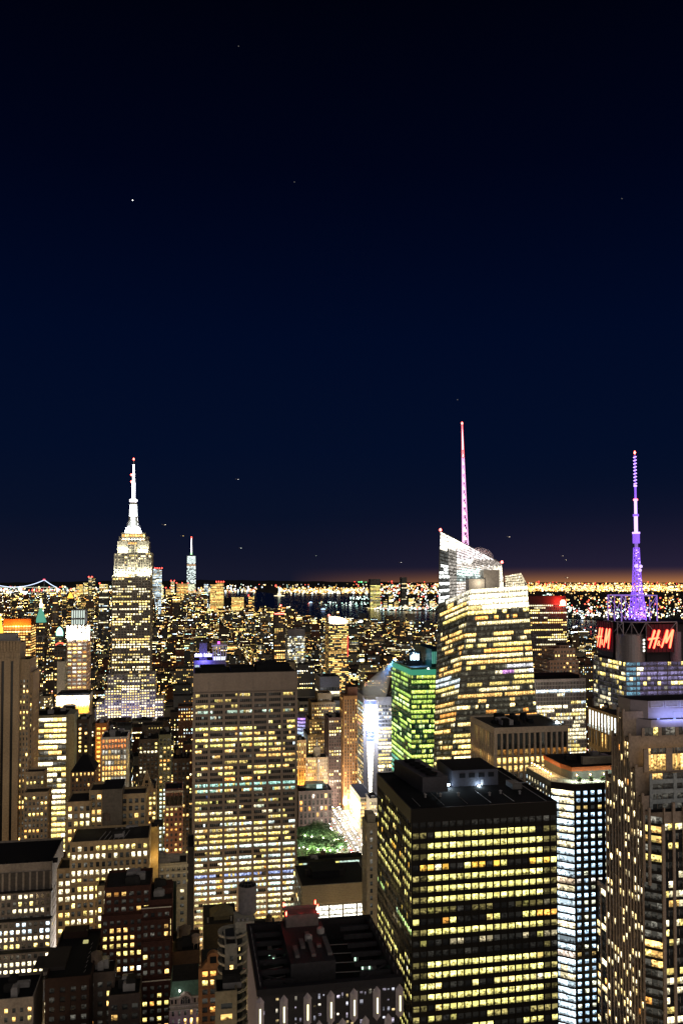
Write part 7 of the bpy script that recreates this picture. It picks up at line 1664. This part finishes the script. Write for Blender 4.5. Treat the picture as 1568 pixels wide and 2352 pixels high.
for n_, i in enumerate(singles):
    bx = cand[i]; r = np.random.default_rng(1000 + int(i)); wn, wmat = WALLS[int(r.integers(len(WALLS)))]
    p = float(np.clip(r.normal(.26, .14), .05, .6)); near = bx[2] < 1000
    x0, x1, y0, y1, _, h = bx
    root = empty('city_block', ((x0 + x1) / 2, (y0 + y1) / 2, 0), None, 'building', 'blocks of the city around the towers')
    m = MB(); m.box(x0, x1, y0, y1, 0, h)
    t = .35
    for q in ((x0 - .3, x1 + .3, y0 - .3, y0 + t), (x0 - .3, x1 + .3, y1 - t, y1), (x0 - .3, x0 + t, y0 + t, y1 - t), (x1 - t, x1 + .3, y0 + t, y1 - t)): m.box(*q, h, h + 1.1)
    m.build('wall', wmat, root)
    rf = MB(); rf.box(x0 + t, x1 - t, y0 + t, y1 - t, h, h + .12)
    for _ in range(int(r.integers(1, 4))):
        a, c = r.uniform(x0 + 1, x1 - 7), r.uniform(y0 + 2, y1 - 8); ru = MB(); ru.box(a, a + r.uniform(3, 6), c, c + r.uniform(3, 6), h + .12, h + r.uniform(2, 5)); ru.build('rooftop_unit', ROOF, root)
    rf.build('roof', ROOF, root)
    if r.random() < .45 and near:
        tk = MB(); cx_, cy_ = r.uniform(x0 + 3, x1 - 3), r.uniform(y0 + 4, y1 - 4); rr_ = r.uniform(1.6, 2.2)
        for a in range(4): tk.tube((cx_ + rr_ * .7 * math.cos(a * 1.57 + .8), cy_ + rr_ * .7 * math.sin(a * 1.57 + .8), h), (cx_ + rr_ * .7 * math.cos(a * 1.57 + .8), cy_ + rr_ * .7 * math.sin(a * 1.57 + .8), h + 3.4), .15, 5)
        tk.lathe([(rr_, h + 3.3), (rr_, h + 6.6), (.05, h + 7.8)], cx_, cy_, 12); tk.build('water_tank', WOOD, root)
    q, c = city_windows(bx, r, p, ('gold', 'city', 'city2', 'city')[int(r.integers(4))], 1.35 if near else 2.1)
    if q:
        o = win_mesh(q, c, 'window', root, WIN if near else None or WIN); 
        if len(q) > 1: o['kind'] = 'stuff'
    made.append((root, city_label(bx, wn, p, n_)))
for base, lst in used.items(): lst.sort()
for n_, (root, base) in enumerate(made):
    lst = used[base]
    if len(lst) == 1: root['label'] = base
    else:
        k = [s_ for _, s_ in lst].index(n_); root['label'] = base + f', {ORD[min(k, 19)]} from left'
FARWIN = window_mat('far_lit_window', interior=False)
fm = {k: MB() for k in range(len(WALLS))}; fq, fc = [], []
for i, bx in enumerate(cand):
    if i in sset: continue
    if cnt[i] == 0 and bx[2] > 1500 and pyr.random() < .3: continue
    r = np.random.default_rng(9000 + i); k = int(r.integers(len(WALLS))); fm[k].box(*bx[:4], 0, bx[5])
    if r.random() < .5: a, c = r.uniform(bx[0] + 1, bx[1] - 6), r.uniform(bx[2] + 2, bx[3] - 7); fm[k].box(a, a + 5, c, c + 5, bx[5], bx[5] + r.uniform(2, 4))
    dt = 4500 < bx[2] and proj((bx[0], bx[2], 0))[0] < 520
    q, c = city_windows(bx, r, float(np.clip(r.normal(.5 if dt else .27, .17), .03, .8)), ('gold', 'city', 'city2', 'city')[int(r.integers(4))], 2.8 if bx[2] > 2500 else 2.2); fq += q; fc += c
V_, F_, M_ = [], [], []
big = MB()
for k in fm:
    o = len(big.V); big.V += fm[k].V; big.Fc += [[a + o for a in f] for f in fm[k].Fc]; big.M += [k] * len(fm[k].Fc)
root = tag(big.build('far_city', [w[1] for w in WALLS]), 'low dark city blocks stretching to the river, dotted with lit windows', 'city', kind='stuff')
o = win_mesh(fq, fc, 'window', root, FARWIN); o['kind'] = 'stuff'

# ---- lights on the far land: little lit buildings, lamps and signs
def light_field(name, label, regions, seed):
    """boxes standing on the ground of the far shore; each region: u0,u1,v0,v1,count,palette,strength,size,power"""
    r = np.random.default_rng(seed); q, c = [], []
    for (u0, u1, v0, v1, n, pal, s, sz, pw) in regions:
        for _ in range(n):
            u = r.uniform(u0, u1); v = v0 + (v1 - v0) * r.random() ** pw
            X, Y = on_ground(u, v); dep = proj((X, Y, 0))[2]
            px = dep / F * 2.3 * sz * math.exp(r.normal(0, .25)); col = PAL2[pal][int(r.integers(len(PAL2[pal])))]; st = s * math.exp(r.normal(0, .6)); z0 = r.uniform(4, 14); h = px * r.uniform(.8, 1.7); w = px * r.uniform(.7, 1.2)
            a, e = (X - w / 2, Y), (X + w / 2, Y); k, l_ = (X - w / 2, Y + w), (X + w / 2, Y + w)
            col = np.array(col) * st
            for p_, s_ in ((a, e), (e, l_), (l_, k), (k, a)):
                q.append(((*p_, z0), (*s_, z0), (*s_, z0 + h), (*p_, z0 + h))); c.append(col)
            q.append(((*a, z0 + h), (*e, z0 + h), (*l_, z0 + h), (*k, z0 + h))); c.append(col)
    o = win_mesh(q, c, name, None, FARWIN); tag(o, label, 'lights', kind='stuff'); return o
PAL2 = {'amber': [(1, .5, .1), (1, .6, .18), (1, .8, .45), (.8, 1, .7), (1, .12, .06)], 'sodium': [(1, .42, .07), (1, .52, .13), (1, .66, .24), (1, .8, .45)], 'white': [(1, .95, .8), (.8, .95, 1), (1, .85, .6)], 'mixed': [(1, .55, .15), (1, .8, .45), (1, .95, .85), (.7, 1, .8), (1, .7, .3), (1, .12, .08), (.75, .85, 1)],
        'red': [(1, .06, .04)], 'green': [(.15, 1, .3)], 'teal': [(.6, 1, .85), (.85, 1, .9)]}
light_field('far_shore_lights', 'bands of amber and white lights on the far shore along the horizon', [
    (1205, 1600, 1341, 1350, 420, 'sodium', .7, .55, 1), (1205, 1600, 1347, 1360, 1250, 'sodium', 1.15, .62, 1), (1205, 1600, 1361, 1376, 60, 'sodium', .9, .7, 1), (1205, 1600, 1376, 1400, 190, 'amber', 1.0, .75, 1), (1205, 1600, 1398, 1424, 260, 'mixed', 1.3, .75, 1), (1230, 1420, 1406, 1422, 75, 'white', 1.5, .75, 1),
    (640, 860, 1352, 1365, 480, 'sodium', 1.1, .6, 1), (640, 1010, 1357, 1367, 170, 'white', 1.3, .7, 1), (520, 1010, 1340, 1352, 150, 'mixed', .9, .6, 1), (860, 1010, 1342, 1366, 240, 'amber', 1.2, .75, 1), (860, 1010, 1366, 1404, 230, 'mixed', 1.1, .75, .6), (872, 1005, 1396, 1406, 80, 'teal', 1.1, .6, 1),
    (800, 850, 1373, 1379, 30, 'teal', 1.5, .6, 1), (745, 850, 1386, 1396, 45, 'teal', 1.0, .6, 1), (700, 745, 1384, 1390, 8, 'mixed', .8, .6, 1), (455, 590, 1352, 1362, 130, 'mixed', 1.3, .8, 1),
    (-30, 260, 1350, 1362, 200, 'mixed', 1.3, .8, 1), (-30, 250, 1362, 1384, 150, 'mixed', 1.3, .9, 1), (15, 62, 1362, 1368, 50, 'white', 2.0, 1.0, 1), (818, 845, 1338, 1341, 26, 'green', 1.4, .6, 1), (460, 1010, 1337, 1342, 18, 'red', 1.5, .6, 1), (1210, 1600, 1338, 1345, 40, 'red', 1.2, .6, 1), (1235, 1270, 1368, 1380, 24, 'teal', 1.3, .9, 1), (1315, 1420, 1440, 1456, 30, 'mixed', 1.2, .7, 1)], 3)
# low dark hills behind the bay
hl = MB(); hv = []
HU = np.linspace(-80, 1180, 64); hr = np.random.default_rng(4)
for u in HU:
    X, Y = on_ground(u, 1343.5); f_ = max(0, 1 - abs(u - 480) / 640); hgt_ = 30 + 90 * f_ + hr.uniform(-14, 14); hv += [(X, Y, 0), (X * 1.03, Y * 1.03, hgt_), (X * 1.2, Y * 1.2, 0)]
hl._add(hv, [[i * 3, i * 3 + 3, i * 3 + 4, i * 3 + 1] for i in range(63)] + [[i * 3 + 1, i * 3 + 4, i * 3 + 5, i * 3 + 2] for i in range(63)], 0)
tag(hl.build('hills', stone('dark_hill', (.014, .016, .02), .95)), kind='structure')
# suspension bridge with lit cables at the left
def bridge():
    r = empty('suspension_bridge', (*on_ground(60, 1350), 0), 'far suspension bridge with blue-white lit cables and a red-lamped tower at the left horizon', 'bridge')
    D = 14000.0; dY = D * 1.0
    P_ = lambda u, v: (*at_y(u, v, dY),)
    cb = MB(); CAB = glow('cable_lights', (.62, .74, 1.), 1.15); tw = MB(); dk_ = MB()
    X1, Z1 = P_(102, 1332); X0, _ = P_(-38, 1332); Xm, Zm = P_(32, 1348.5); XR, ZR = P_(131, 1349)
    for dy in (0, 30):
        pv_ = None
        for k in range(33):
            t = k / 32; X = X0 + (X1 - X0) * t; Z = Zm + (Z1 - Zm) * (2 * t - 1) ** 2
            if pv_: cb.tube(pv_, (X, dY + dy, Z), 5.0, 5)
            pv_ = (X, dY + dy, Z)
        for k in range(10):
            t = k / 10; a = (X1 + (XR - X1) * t, dY + dy, Z1 + (ZR - Z1) * (1 - (1 - t) ** 1.25)); t = (k + 1) / 10; e = (X1 + (XR - X1) * t, dY + dy, Z1 + (ZR - Z1) * (1 - (1 - t) ** 1.25)); cb.tube(a, e, 4.5, 5)
    cb.build('cable', CAB, r)
    for xx in (X1, X0):
        tw = MB()
        for dy in (0, 30): tw.box(xx - 5, xx + 5, dY + dy - 5, dY + dy + 5, 0, Z1)
        tw.box(xx - 5, xx + 5, dY + 5, dY + 25, Z1 - 14, Z1 - 4); tw.box(xx - 5, xx + 5, dY + 5, dY + 25, Zm - 20, Zm - 8); tw.build('tower', stone('bridge_steel', (.12, .13, .15)), r)
        bc = MB(); bc.box(xx - 16, xx + 16, dY - 6, dY, Z1, Z1 + 14); bc.build('beacon', glow('bridge_red', (1, .08, .12), 2.2), r)
    dk_.box(X0 - 800, XR + 300, dY, dY + 30, Zm - 16, Zm - 8); dk_.build('deck', stone('bridge_deck', (.1, .1, .1)), r)
    dl = MB()
    for k in range(70): xx = X0 + (XR - X0) * k / 70; dl.box(xx, xx + 8, dY - 8, dY - 1, Zm - 8, Zm - 1)
    dl.build('deck_lamp', glow('deck_lamp', (.9, .95, .7), .9), r)['kind'] = 'stuff'
bridge()
# harbour statue on its island
def statue():
    X, Y = on_ground(641.5, 1369); r = empty('harbour_statue', (X, Y, 0), 'glowing green statue on a pedestal far out on the water', 'statue')
    m = MB(); m.box(X - 60, X + 60, Y - 30, Y + 30, .6, 8); m.box(X - 22, X + 22, Y - 15, Y + 15, 8, 30); m.box(X - 13, X + 13, Y - 10, Y + 10, 30, 56); m.build('pedestal', glow('pedestal_glow', (1, .85, .5), .9, False, (.4, .35, .28)), r)  # floodlighting put into pedestal and figure as emission
    m = MB(); m.lathe([(11, 56), (9, 75), (10, 86), (5, 93), (5, 100), (.5, 105)], X, Y, 12); m.tube((X - 7, Y, 86), (X - 15, Y, 116), 3, 6); m.build('figure', glow('figure_glow', (.75, 1, .8), 1.1, False, (.2, .35, .28)), r)
statue()
# ferry
def ferry(u, v, label):
    X, Y = on_ground(u, v); r = empty('ferry', (X, Y, 0), label, 'boat'); m = MB()
    m.prism([(X - 22, Y - 6), (X + 16, Y - 6), (X + 26, Y), (X + 16, Y + 6), (X - 22, Y + 6)], .5, 6); m.build('hull', stone('ferry_hull', (.2, .1, .05)), r)
    m = MB(); m.box(X - 18, X + 12, Y - 5, Y + 5, 6, 12); m.box(X - 8, X + 4, Y - 4, Y + 4, 12, 16); m.build('cabin', glow('ferry_cabin', (.45, .65, 1), 1.3), r)
ferry(743, 1402, 'small blue-lit ferry crossing the dark river')
ferry(714, 1386, 'small boat lit blue-white far out near the lower shore lights')

# ================================================================== park trees, lamps, cars
LEAF = [stone('leaf_dark', (.022, .05, .020), .7, .4, .3, 2), stone('leaf_mid', (.05, .10, .032), .7, .4, .3, 2)]
BARK = stone('bark', (.06, .045, .035), .9)
def tree_mesh(seed, H):
    r = np.random.default_rng(seed); t = MB(); t.tube((0, 0, 0), (.2, .1, H * .45), .32, 7, 0, .2); tips = []
    for k in range(6):
        a = k * 1.05 + r.uniform(-.3, .3); e = (math.cos(a) * H * .24, math.sin(a) * H * .24, H * r.uniform(.6, .8)); t.tube((.2, .1, H * r.uniform(.3, .45)), e, .14, 5, 0, .05); tips.append(e)
    tips += [(.3, 0, H * .85)]
    l = MB()
    for k in range(800):
        c = np.array(tips[int(r.integers(len(tips)))]) + r.normal(0, 1, 3) * np.array((.085, .085, .07)) * H
        if c[2] < H * .34: continue
        d = r.normal(0, 1, 3); d /= np.linalg.norm(d); a = np.cross(d, r.normal(0, 1, 3)); a /= np.linalg.norm(a); e = np.cross(d, a); s = r.uniform(.4, .85)
        l._add([c - a * s, c - e * s * .55, c + a * s, c + e * s * .55], [[0, 1, 2, 3]], 0)
    return t, l
PROTO = []
for k in range(5):
    t, l = tree_mesh(k, 1.0 * (17 + k))
    PROTO.append((t, l))
tp = random.Random(8); tmesh = []
for k, (t, l) in enumerate(PROTO):
    a = t.build('trunk', BARK); e = l.build('crown', LEAF[k % 2]); tmesh.append((a.data, e.data)); bpy.data.objects.remove(a); bpy.data.objects.remove(e)
spots = []
for (u, v) in [(688, 1945), (700, 1938), (712, 1930), (724, 1928), (736, 1932), (748, 1930), (760, 1936), (772, 1944), (782, 1955), (694, 1958), (708, 1950), (720, 1946), (733, 1948), (746, 1950), (758, 1955), (770, 1962), (724, 1966), (738, 1968), (752, 1972), (786, 1968), (690, 1925), (704, 1918), (718, 1914), (732, 1916), (745, 1919), (757, 1924), (714, 1974), (764, 1974)]:
    spots.append((*on_ground(u, v + 11), u, v))
TNAMES = ['tree in the park row by the palace block', 'tree in the middle park row', 'tree in the park row by the glazed roof']
tl = {}
for i, (X, Y, u, v) in enumerate(spots):
    k = i % 5; r_ = empty('park_tree', (X, Y, .2), None, 'tree', 'leafy trees in the park')
    r_.rotation_euler = (0, 0, tp.uniform(0, 6)); s = tp.uniform(.78, 1.0); r_.scale = (s, s, s * tp.uniform(.9, 1.05))
    for nm, dt in (('trunk', tmesh[k][0]), ('crown', tmesh[k][1])):
        o = bpy.data.objects.new(nm, dt); COL.objects.link(o); o.parent = r_
    row = 0 if v < 1928 else (1 if v < 1952 else 2); tl.setdefault(row, []).append((u, r_))
for row, lst in tl.items():
    lst.sort(key=lambda a: a[0])
    for k, (u, r_) in enumerate(lst): r_['label'] = f'leafy {TNAMES[row]}, {ORD[min(k, 11)]} from travertine slab'
PL = glow('park_lamp_globe', (1, .95, .75), 30)
lampn = 0
def street_lamp(X, Y, label, group, power, col, h=7.5, mat=PL, name='street_lamp', lightit=True):
    r = empty(name, (X, Y, 0), label, 'street lamp', group); m = MB(); m.lathe([(.22, 0), (.16, .8), (.09, 1.0), (.07, h - .3)], X, Y, 8); m.build('pole', BLACK, r)
    m = MB(); m.lathe([(.1, h - .3), (.3, h), (.28, h + .25), (.08, h + .45)], X, Y, 10); m.build('globe', mat, r)
    if lightit:
        d = bpy.data.lights.new('lamp_light', 'POINT'); d.energy = power; d.color = col; d.shadow_soft_size = .5
        o = bpy.data.objects.new('lamp_light', d); COL.objects.link(o); o.parent = r; o.location = (0, 0, h + .9)
pk = [(687, 1986), (697, 1984), (706, 1988), (745, 1990), (775, 1992), (716, 1958), (742, 1962), (768, 1968), (700, 1955), (782, 1985), (730, 1990), (758, 1992)]
for k, (u, v) in enumerate(sorted(pk)):
    X, Y = on_ground(u, v - 4); street_lamp(X, Y, f'globe lamp among the park trees, {ORD[k]} from the travertine slab', 'lamps in the park', 8000, (.95, 1., .66), 13)
SL = glow('avenue_lamp_globe', (1, .88, .62), 60)
for k in range(14):
    Y = 690 + k * 24; X = 138.2 if k % 2 else 166.8
    street_lamp(X, Y, f'avenue lamp on the {"park" if k % 2 else "store"} side kerb, {ORD[k // 2]} from the park corner', 'lamps along the avenue', 42000, (1, .82, .58), 9, SL)
ADDED_LAMPS = []  # unseen lamps added in the canyons to warm the walls from below
for ax in (-310, -165, 152, 436, 715, 995):
    for k in range(0, 19):
        Y = 132 + k * 80.5; X = ax + (9 if k % 2 else -9)
        u, v, dep = proj((X, Y, 9))
        if -150 < u < 1720 and not (ax == 152 and 640 < Y < 960): ADDED_LAMPS.append((u, X, Y, ax))
for k in range(1, 8):  # more unseen lamps, added to brighten the lower walls
    for X in (-118, -68, -22, 30, 84):
        Y = 118 + k * 80.5 + (3 if X % 4 else -3)
        if not clash(X - 1, X + 1, Y - 1, Y + 1): ADDED_LAMPS.append((0, X, Y, 'x'))
CL = {}
for u, X, Y, ax in sorted(ADDED_LAMPS, key=lambda q: q[1:3]): CL.setdefault(ax, []).append((X, Y))
ANAME = {-310: 'farthest left', -165: 'left-hand', 152: 'middle', 436: 'right-hand', 715: 'far right', 995: 'outermost right'}
ORD = ORD + ['twenty-' + o for o in ORD[:9]] + ['thirtieth'] + ['thirty-' + o for o in ORD[:9]]
for ax, lst in CL.items():
    for k, (X, Y) in enumerate(sorted(lst, key=lambda q: q[1])):
        street_lamp(X, Y, f'added amber fill lamp deep in the {ANAME[ax]} avenue canyon, {ORD[k]} from the viewer' if ax != 'x' else f'added amber fill lamp hidden between cross-street blocks, {ORD[k]} from the viewer', 'added fill lamps in the street canyons', 34000, (1, .66, .30), 9, SL)
# cars and buses on the avenue
CARC = [('yellow', stone('taxi_yellow', (.75, .42, .02), .3)), ('white', stone('car_white', (.7, .7, .7), .3)), ('black', stone('car_black', (.01, .01, .012), .25)), ('silver', stone('car_silver', (.35, .36, .38), .3)), ('red', stone('car_red', (.35, .02, .02), .3))]
HLAMP = glow('headlamp', (1, .97, .88), 60); TLAMP = glow('tail_lamp', (1, .06, .03), 12); GLASSD = stone('car_glass', (.01, .012, .015), .1); TYRE = stone('tyre', (.012, .012, .012), .9)
def car_meshes():
    b_ = MB(); b_.prism([(-.9, -2.2), (.9, -2.2), (.9, 2.2), (-.9, 2.2)], .35, .85, poly1=[(-.86, -2.15), (.86, -2.15), (.86, 2.15), (-.86, 2.15)]); b_.prism([(-.82, -1.2), (.82, -1.2), (.82, 1.6), (-.82, 1.6)], .85, 1.45, poly1=[(-.66, -.6), (.66, -.6), (.66, 1.1), (-.66, 1.1)])
    g_ = MB(); g_.prism([(-.83, -1.0), (.83, -1.0), (.83, 1.4), (-.83, 1.4)], .92, 1.3, poly1=[(-.74, -.72), (.74, -.72), (.74, 1.2), (-.74, 1.2)])
    w_ = MB()
    for x in (-.86, .86):
        for y in (-1.35, 1.35): w_.tube((x - .1, y, .34), (x + .1, y, .34), .34, 12)
    h_ = MB(); h_.box(-.8, -.4, -2.3, -2.18, .55, .8)
    h2 = MB(); h2.box(.4, .8, -2.3, -2.18, .55, .8)
    t_ = MB(); t_.box(-.82, -.4, 2.17, 2.25, .6, .78); t2 = MB(); t2.box(.4, .82, 2.17, 2.25, .6, .78)
    return [('body', b_, None), ('glazing', g_, GLASSD), ('wheel_set', w_, TYRE), ('headlight', h_, HLAMP), ('headlight', h2, HLAMP), ('tail_light', t_, TLAMP), ('tail_light', t2, TLAMP)]
cm = []
for nm, m, mat in car_meshes():
    if nm == 'body':
        for cn_, cmat in CARC: o = m.build(nm, cmat); cm.append((nm, cn_, o.data)); bpy.data.objects.remove(o)
    else: o = m.build(nm, mat); cm.append((nm, None, o.data)); bpy.data.objects.remove(o)
cr_ = random.Random(2); seen = {}
for lane, X in enumerate((142.3, 148.8, 155.8, 162.6)):
    Y = 700 + cr_.uniform(0, 6); k = 0
    while Y < 930:
        cn_, _ = CARC[cr_.randrange(5)]; key = (lane, cn_); seen[key] = seen.get(key, 0) + 1
        r_ = empty('car', (X + cr_.uniform(-.3, .3), Y, .1), f'{cn_} car in the {("park-side", "inner left", "inner right", "store-side")[lane]} lane of the bright avenue, {ORD[min(seen[key] - 1, 11)]} {cn_} one of it', 'car', 'cars on the avenue')
        for nm, c_, dt in cm:
            if c_ is None or c_ == cn_: o = bpy.data.objects.new(nm, dt); COL.objects.link(o); o.parent = r_
        Y += cr_.uniform(6.5, 15); k += 1

# ================================================================== steam over the crown, beam of the searchlight, aircraft, star
def volume(name, mesh, col, dens, label, noise=None):
    m = bpy.data.materials.new(name); m.use_nodes = True; t = m.node_tree; t.nodes.clear(); out = nd(t, 'ShaderNodeOutputMaterial'); v = nd(t, 'ShaderNodeVolumePrincipled'); v.inputs['Color'].default_value = (*col, 1); v.inputs['Density'].default_value = dens; t.links.new(v.outputs[0], out.inputs['Volume'])
    if noise:
        co = nd(t, 'ShaderNodeTexCoord'); n = nd(t, 'ShaderNodeTexNoise'); n.inputs['Scale'].default_value = noise; n.inputs['Detail'].default_value = 4; t.links.new(co.outputs['Object'], n.inputs[0])
        mr = nd(t, 'ShaderNodeMapRange'); mr.inputs[1].default_value = .45; mr.inputs[2].default_value = .75; mr.inputs[3].default_value = 0; mr.inputs[4].default_value = dens * 2; t.links.new(n.outputs[0], mr.inputs[0]); t.links.new(mr.outputs[0], v.inputs['Density'])
    return tag(mesh.build(name, m), label, name.split('_')[0] if label else None, kind='stuff')
sm = MB(); P1, P2, P3 = W3(1078, 1262, 646), W3(1105, 1267, 644), W3(1128, 1289, 642)
def blob(M, c, rx, ry, rz, n=12):
    pr = [(max(.02, math.sin(math.pi * k / 8)), -math.cos(math.pi * k / 8)) for k in range(9)]; vs = [(c[0] + rx * r_ * math.cos(2 * math.pi * i / n), c[1] + ry * r_ * math.sin(2 * math.pi * i / n), c[2] + rz * z) for r_, z in pr for i in range(n)]
    M._add(vs, [[k * n + i, k * n + (i + 1) % n, (k + 1) * n + (i + 1) % n, (k + 1) * n + i] for k in range(8) for i in range(n)] + [list(range(n))[::-1], [8 * n + i for i in range(n)]], 0)
blob(sm, ((P1[0] + P3[0]) / 2, 650, (P1[2] + P3[2]) / 2 - 1.5), 14, 7, 8.5)
volume('steam_plume', sm, (1, .9, .88), .055, 'pale plume of steam rising behind the slanting glass crown')
d = bpy.data.lights.new('plume_light', 'POINT'); d.energy = 16000; d.color = (1, .74, .72); d.shadow_soft_size = 3; o = bpy.data.objects.new('plume_light', d); COL.objects.link(o); o.location = (P2[0] + 2, 632, P2[2] + 9); o.parent = [B_ for B_ in BUILDINGS if B_.name == 'crystal_tower'][0].root; o.location = Vector(o.location) - Vector(o.parent.location)
bm_ = MB(); a, e = BEAM; dv = (e - a); bm_.tube(a + dv * .01, a + dv * .98, .8, 16, 0, 12.5)
volume('light_beam_air', bm_, (.9, .95, 1.), .05, 'misty air lit by the blue searchlight beam beside the green tower')
def plane(u, v, D, label, col=(1, .85, .6), s=1.0, yaw=.4):
    X, Z = at_y(u, v, D); r = empty('aircraft', (X, D, Z), label, 'aircraft', 'aircraft in the night sky'); k = D / 6000 * 1.0 * s; f = Vector((math.cos(yaw), math.sin(yaw), 0)); w = Vector((-f.y, f.x, 0)); o = Vector((X, D, Z)); ALU = stone('aircraft_skin', (.25, .25, .27), .4, .1)
    m = MB(); m.tube(o - f * 16 * k, o + f * 16 * k, 1.9 * k, 8, 0, 1.5 * k); m.build('fuselage', ALU, r); up = Vector((0, 0, .5 * k))
    for sg in (-1, 1):
        m = MB(); pts = [o + f * 3 * k, o - f * 3 * k, o - f * 6 * k + w * sg * 16 * k, o - f * 4 * k + w * sg * 16 * k]; m._add([tuple(p_) for p_ in pts] + [tuple(p_ + up) for p_ in pts], [[0, 1, 2, 3], [4, 5, 6, 7], [0, 1, 5, 4], [1, 2, 6, 5], [2, 3, 7, 6], [3, 0, 4, 7]], 0); m.build('wing', ALU, r)
        m = MB(); m.lathe([(.2 * k, Z - 2.2 * k), (2.4 * k, Z), (.2 * k, Z + 2.2 * k)], *(tuple(o + f * 8 * k + w * sg * 4 * k)[:2]), 8); m.build('landing_light', glow('aircraft_lamp_%d' % round(col[2] * 100), col, 2.2), r)
    m = MB(); t_ = o - f * 14 * k; m.prism([(t_.x - 2 * k, t_.y - .3 * k), (t_.x + 2 * k, t_.y - .3 * k), (t_.x + 2 * k, t_.y + .3 * k), (t_.x - 2 * k, t_.y + .3 * k)], Z, Z + 6 * k); m.build('tail_fin', ALU, r)
plane(545, 1101, 9000, 'faint aircraft high between the deco skyscraper and the spire', (.8, .75, .7), .8)
plane(377, 1205, 7000, 'brightest aircraft light, just right of the deco skyscraper mast', (1, .85, .55))
plane(419, 1231, 7000, 'orange aircraft light above the tallest far tower', (1, .7, .25), .8)
plane(552, 1259, 9000, 'small white aircraft light low over the dark harbour', (.9, 1, .85), .7)
plane(725, 1276, 9000, 'tiny aircraft light low in the middle of the harbour sky', (.8, 1, .8), .5)
plane(919, 1292, 8000, 'aircraft light just left of the crystal tower', (1, .85, .7), .8)
plane(1167, 1233, 8000, 'aircraft light right of the spire above the slanting crown', (1, .8, .6))
plane(1290, 1277, 9000, 'small aircraft light halfway between the spire and the purple mast', (1, .85, .6), .7)
plane(1298, 1286, 9500, 'lower of two close aircraft lights left of the purple mast', (1, .8, .5), .6)
plane(1300, 1327, 8000, 'yellow aircraft light lowest above the amber horizon', (1, .85, .5))
def star(u, v, r_, s, label):
    D = 80000; X, Z = at_y(u, v, D); m = MB(); m.lathe([(.05 * r_, Z - r_), (.7 * r_, Z - .7 * r_), (r_, Z), (.7 * r_, Z + .7 * r_), (.05 * r_, Z + r_)], X, D, 12); tag(m.build('star', glow('star_%d' % round(s * 100), (1, .96, .9), s)), label, 'star')
star(305, 460, 52, 2.6, 'single bright white star high in the upper left sky')
for i, (u, v, w_) in enumerate(((676, 418, 'faint star in the upper middle of the sky'), (1050, 918, 'faint star right above the pink spire tip'), (548, 106, 'faint star near the top edge of the sky'), (1427, 456, 'faint star high above the purple mast'))): star(u, v, 46, .09, w_)
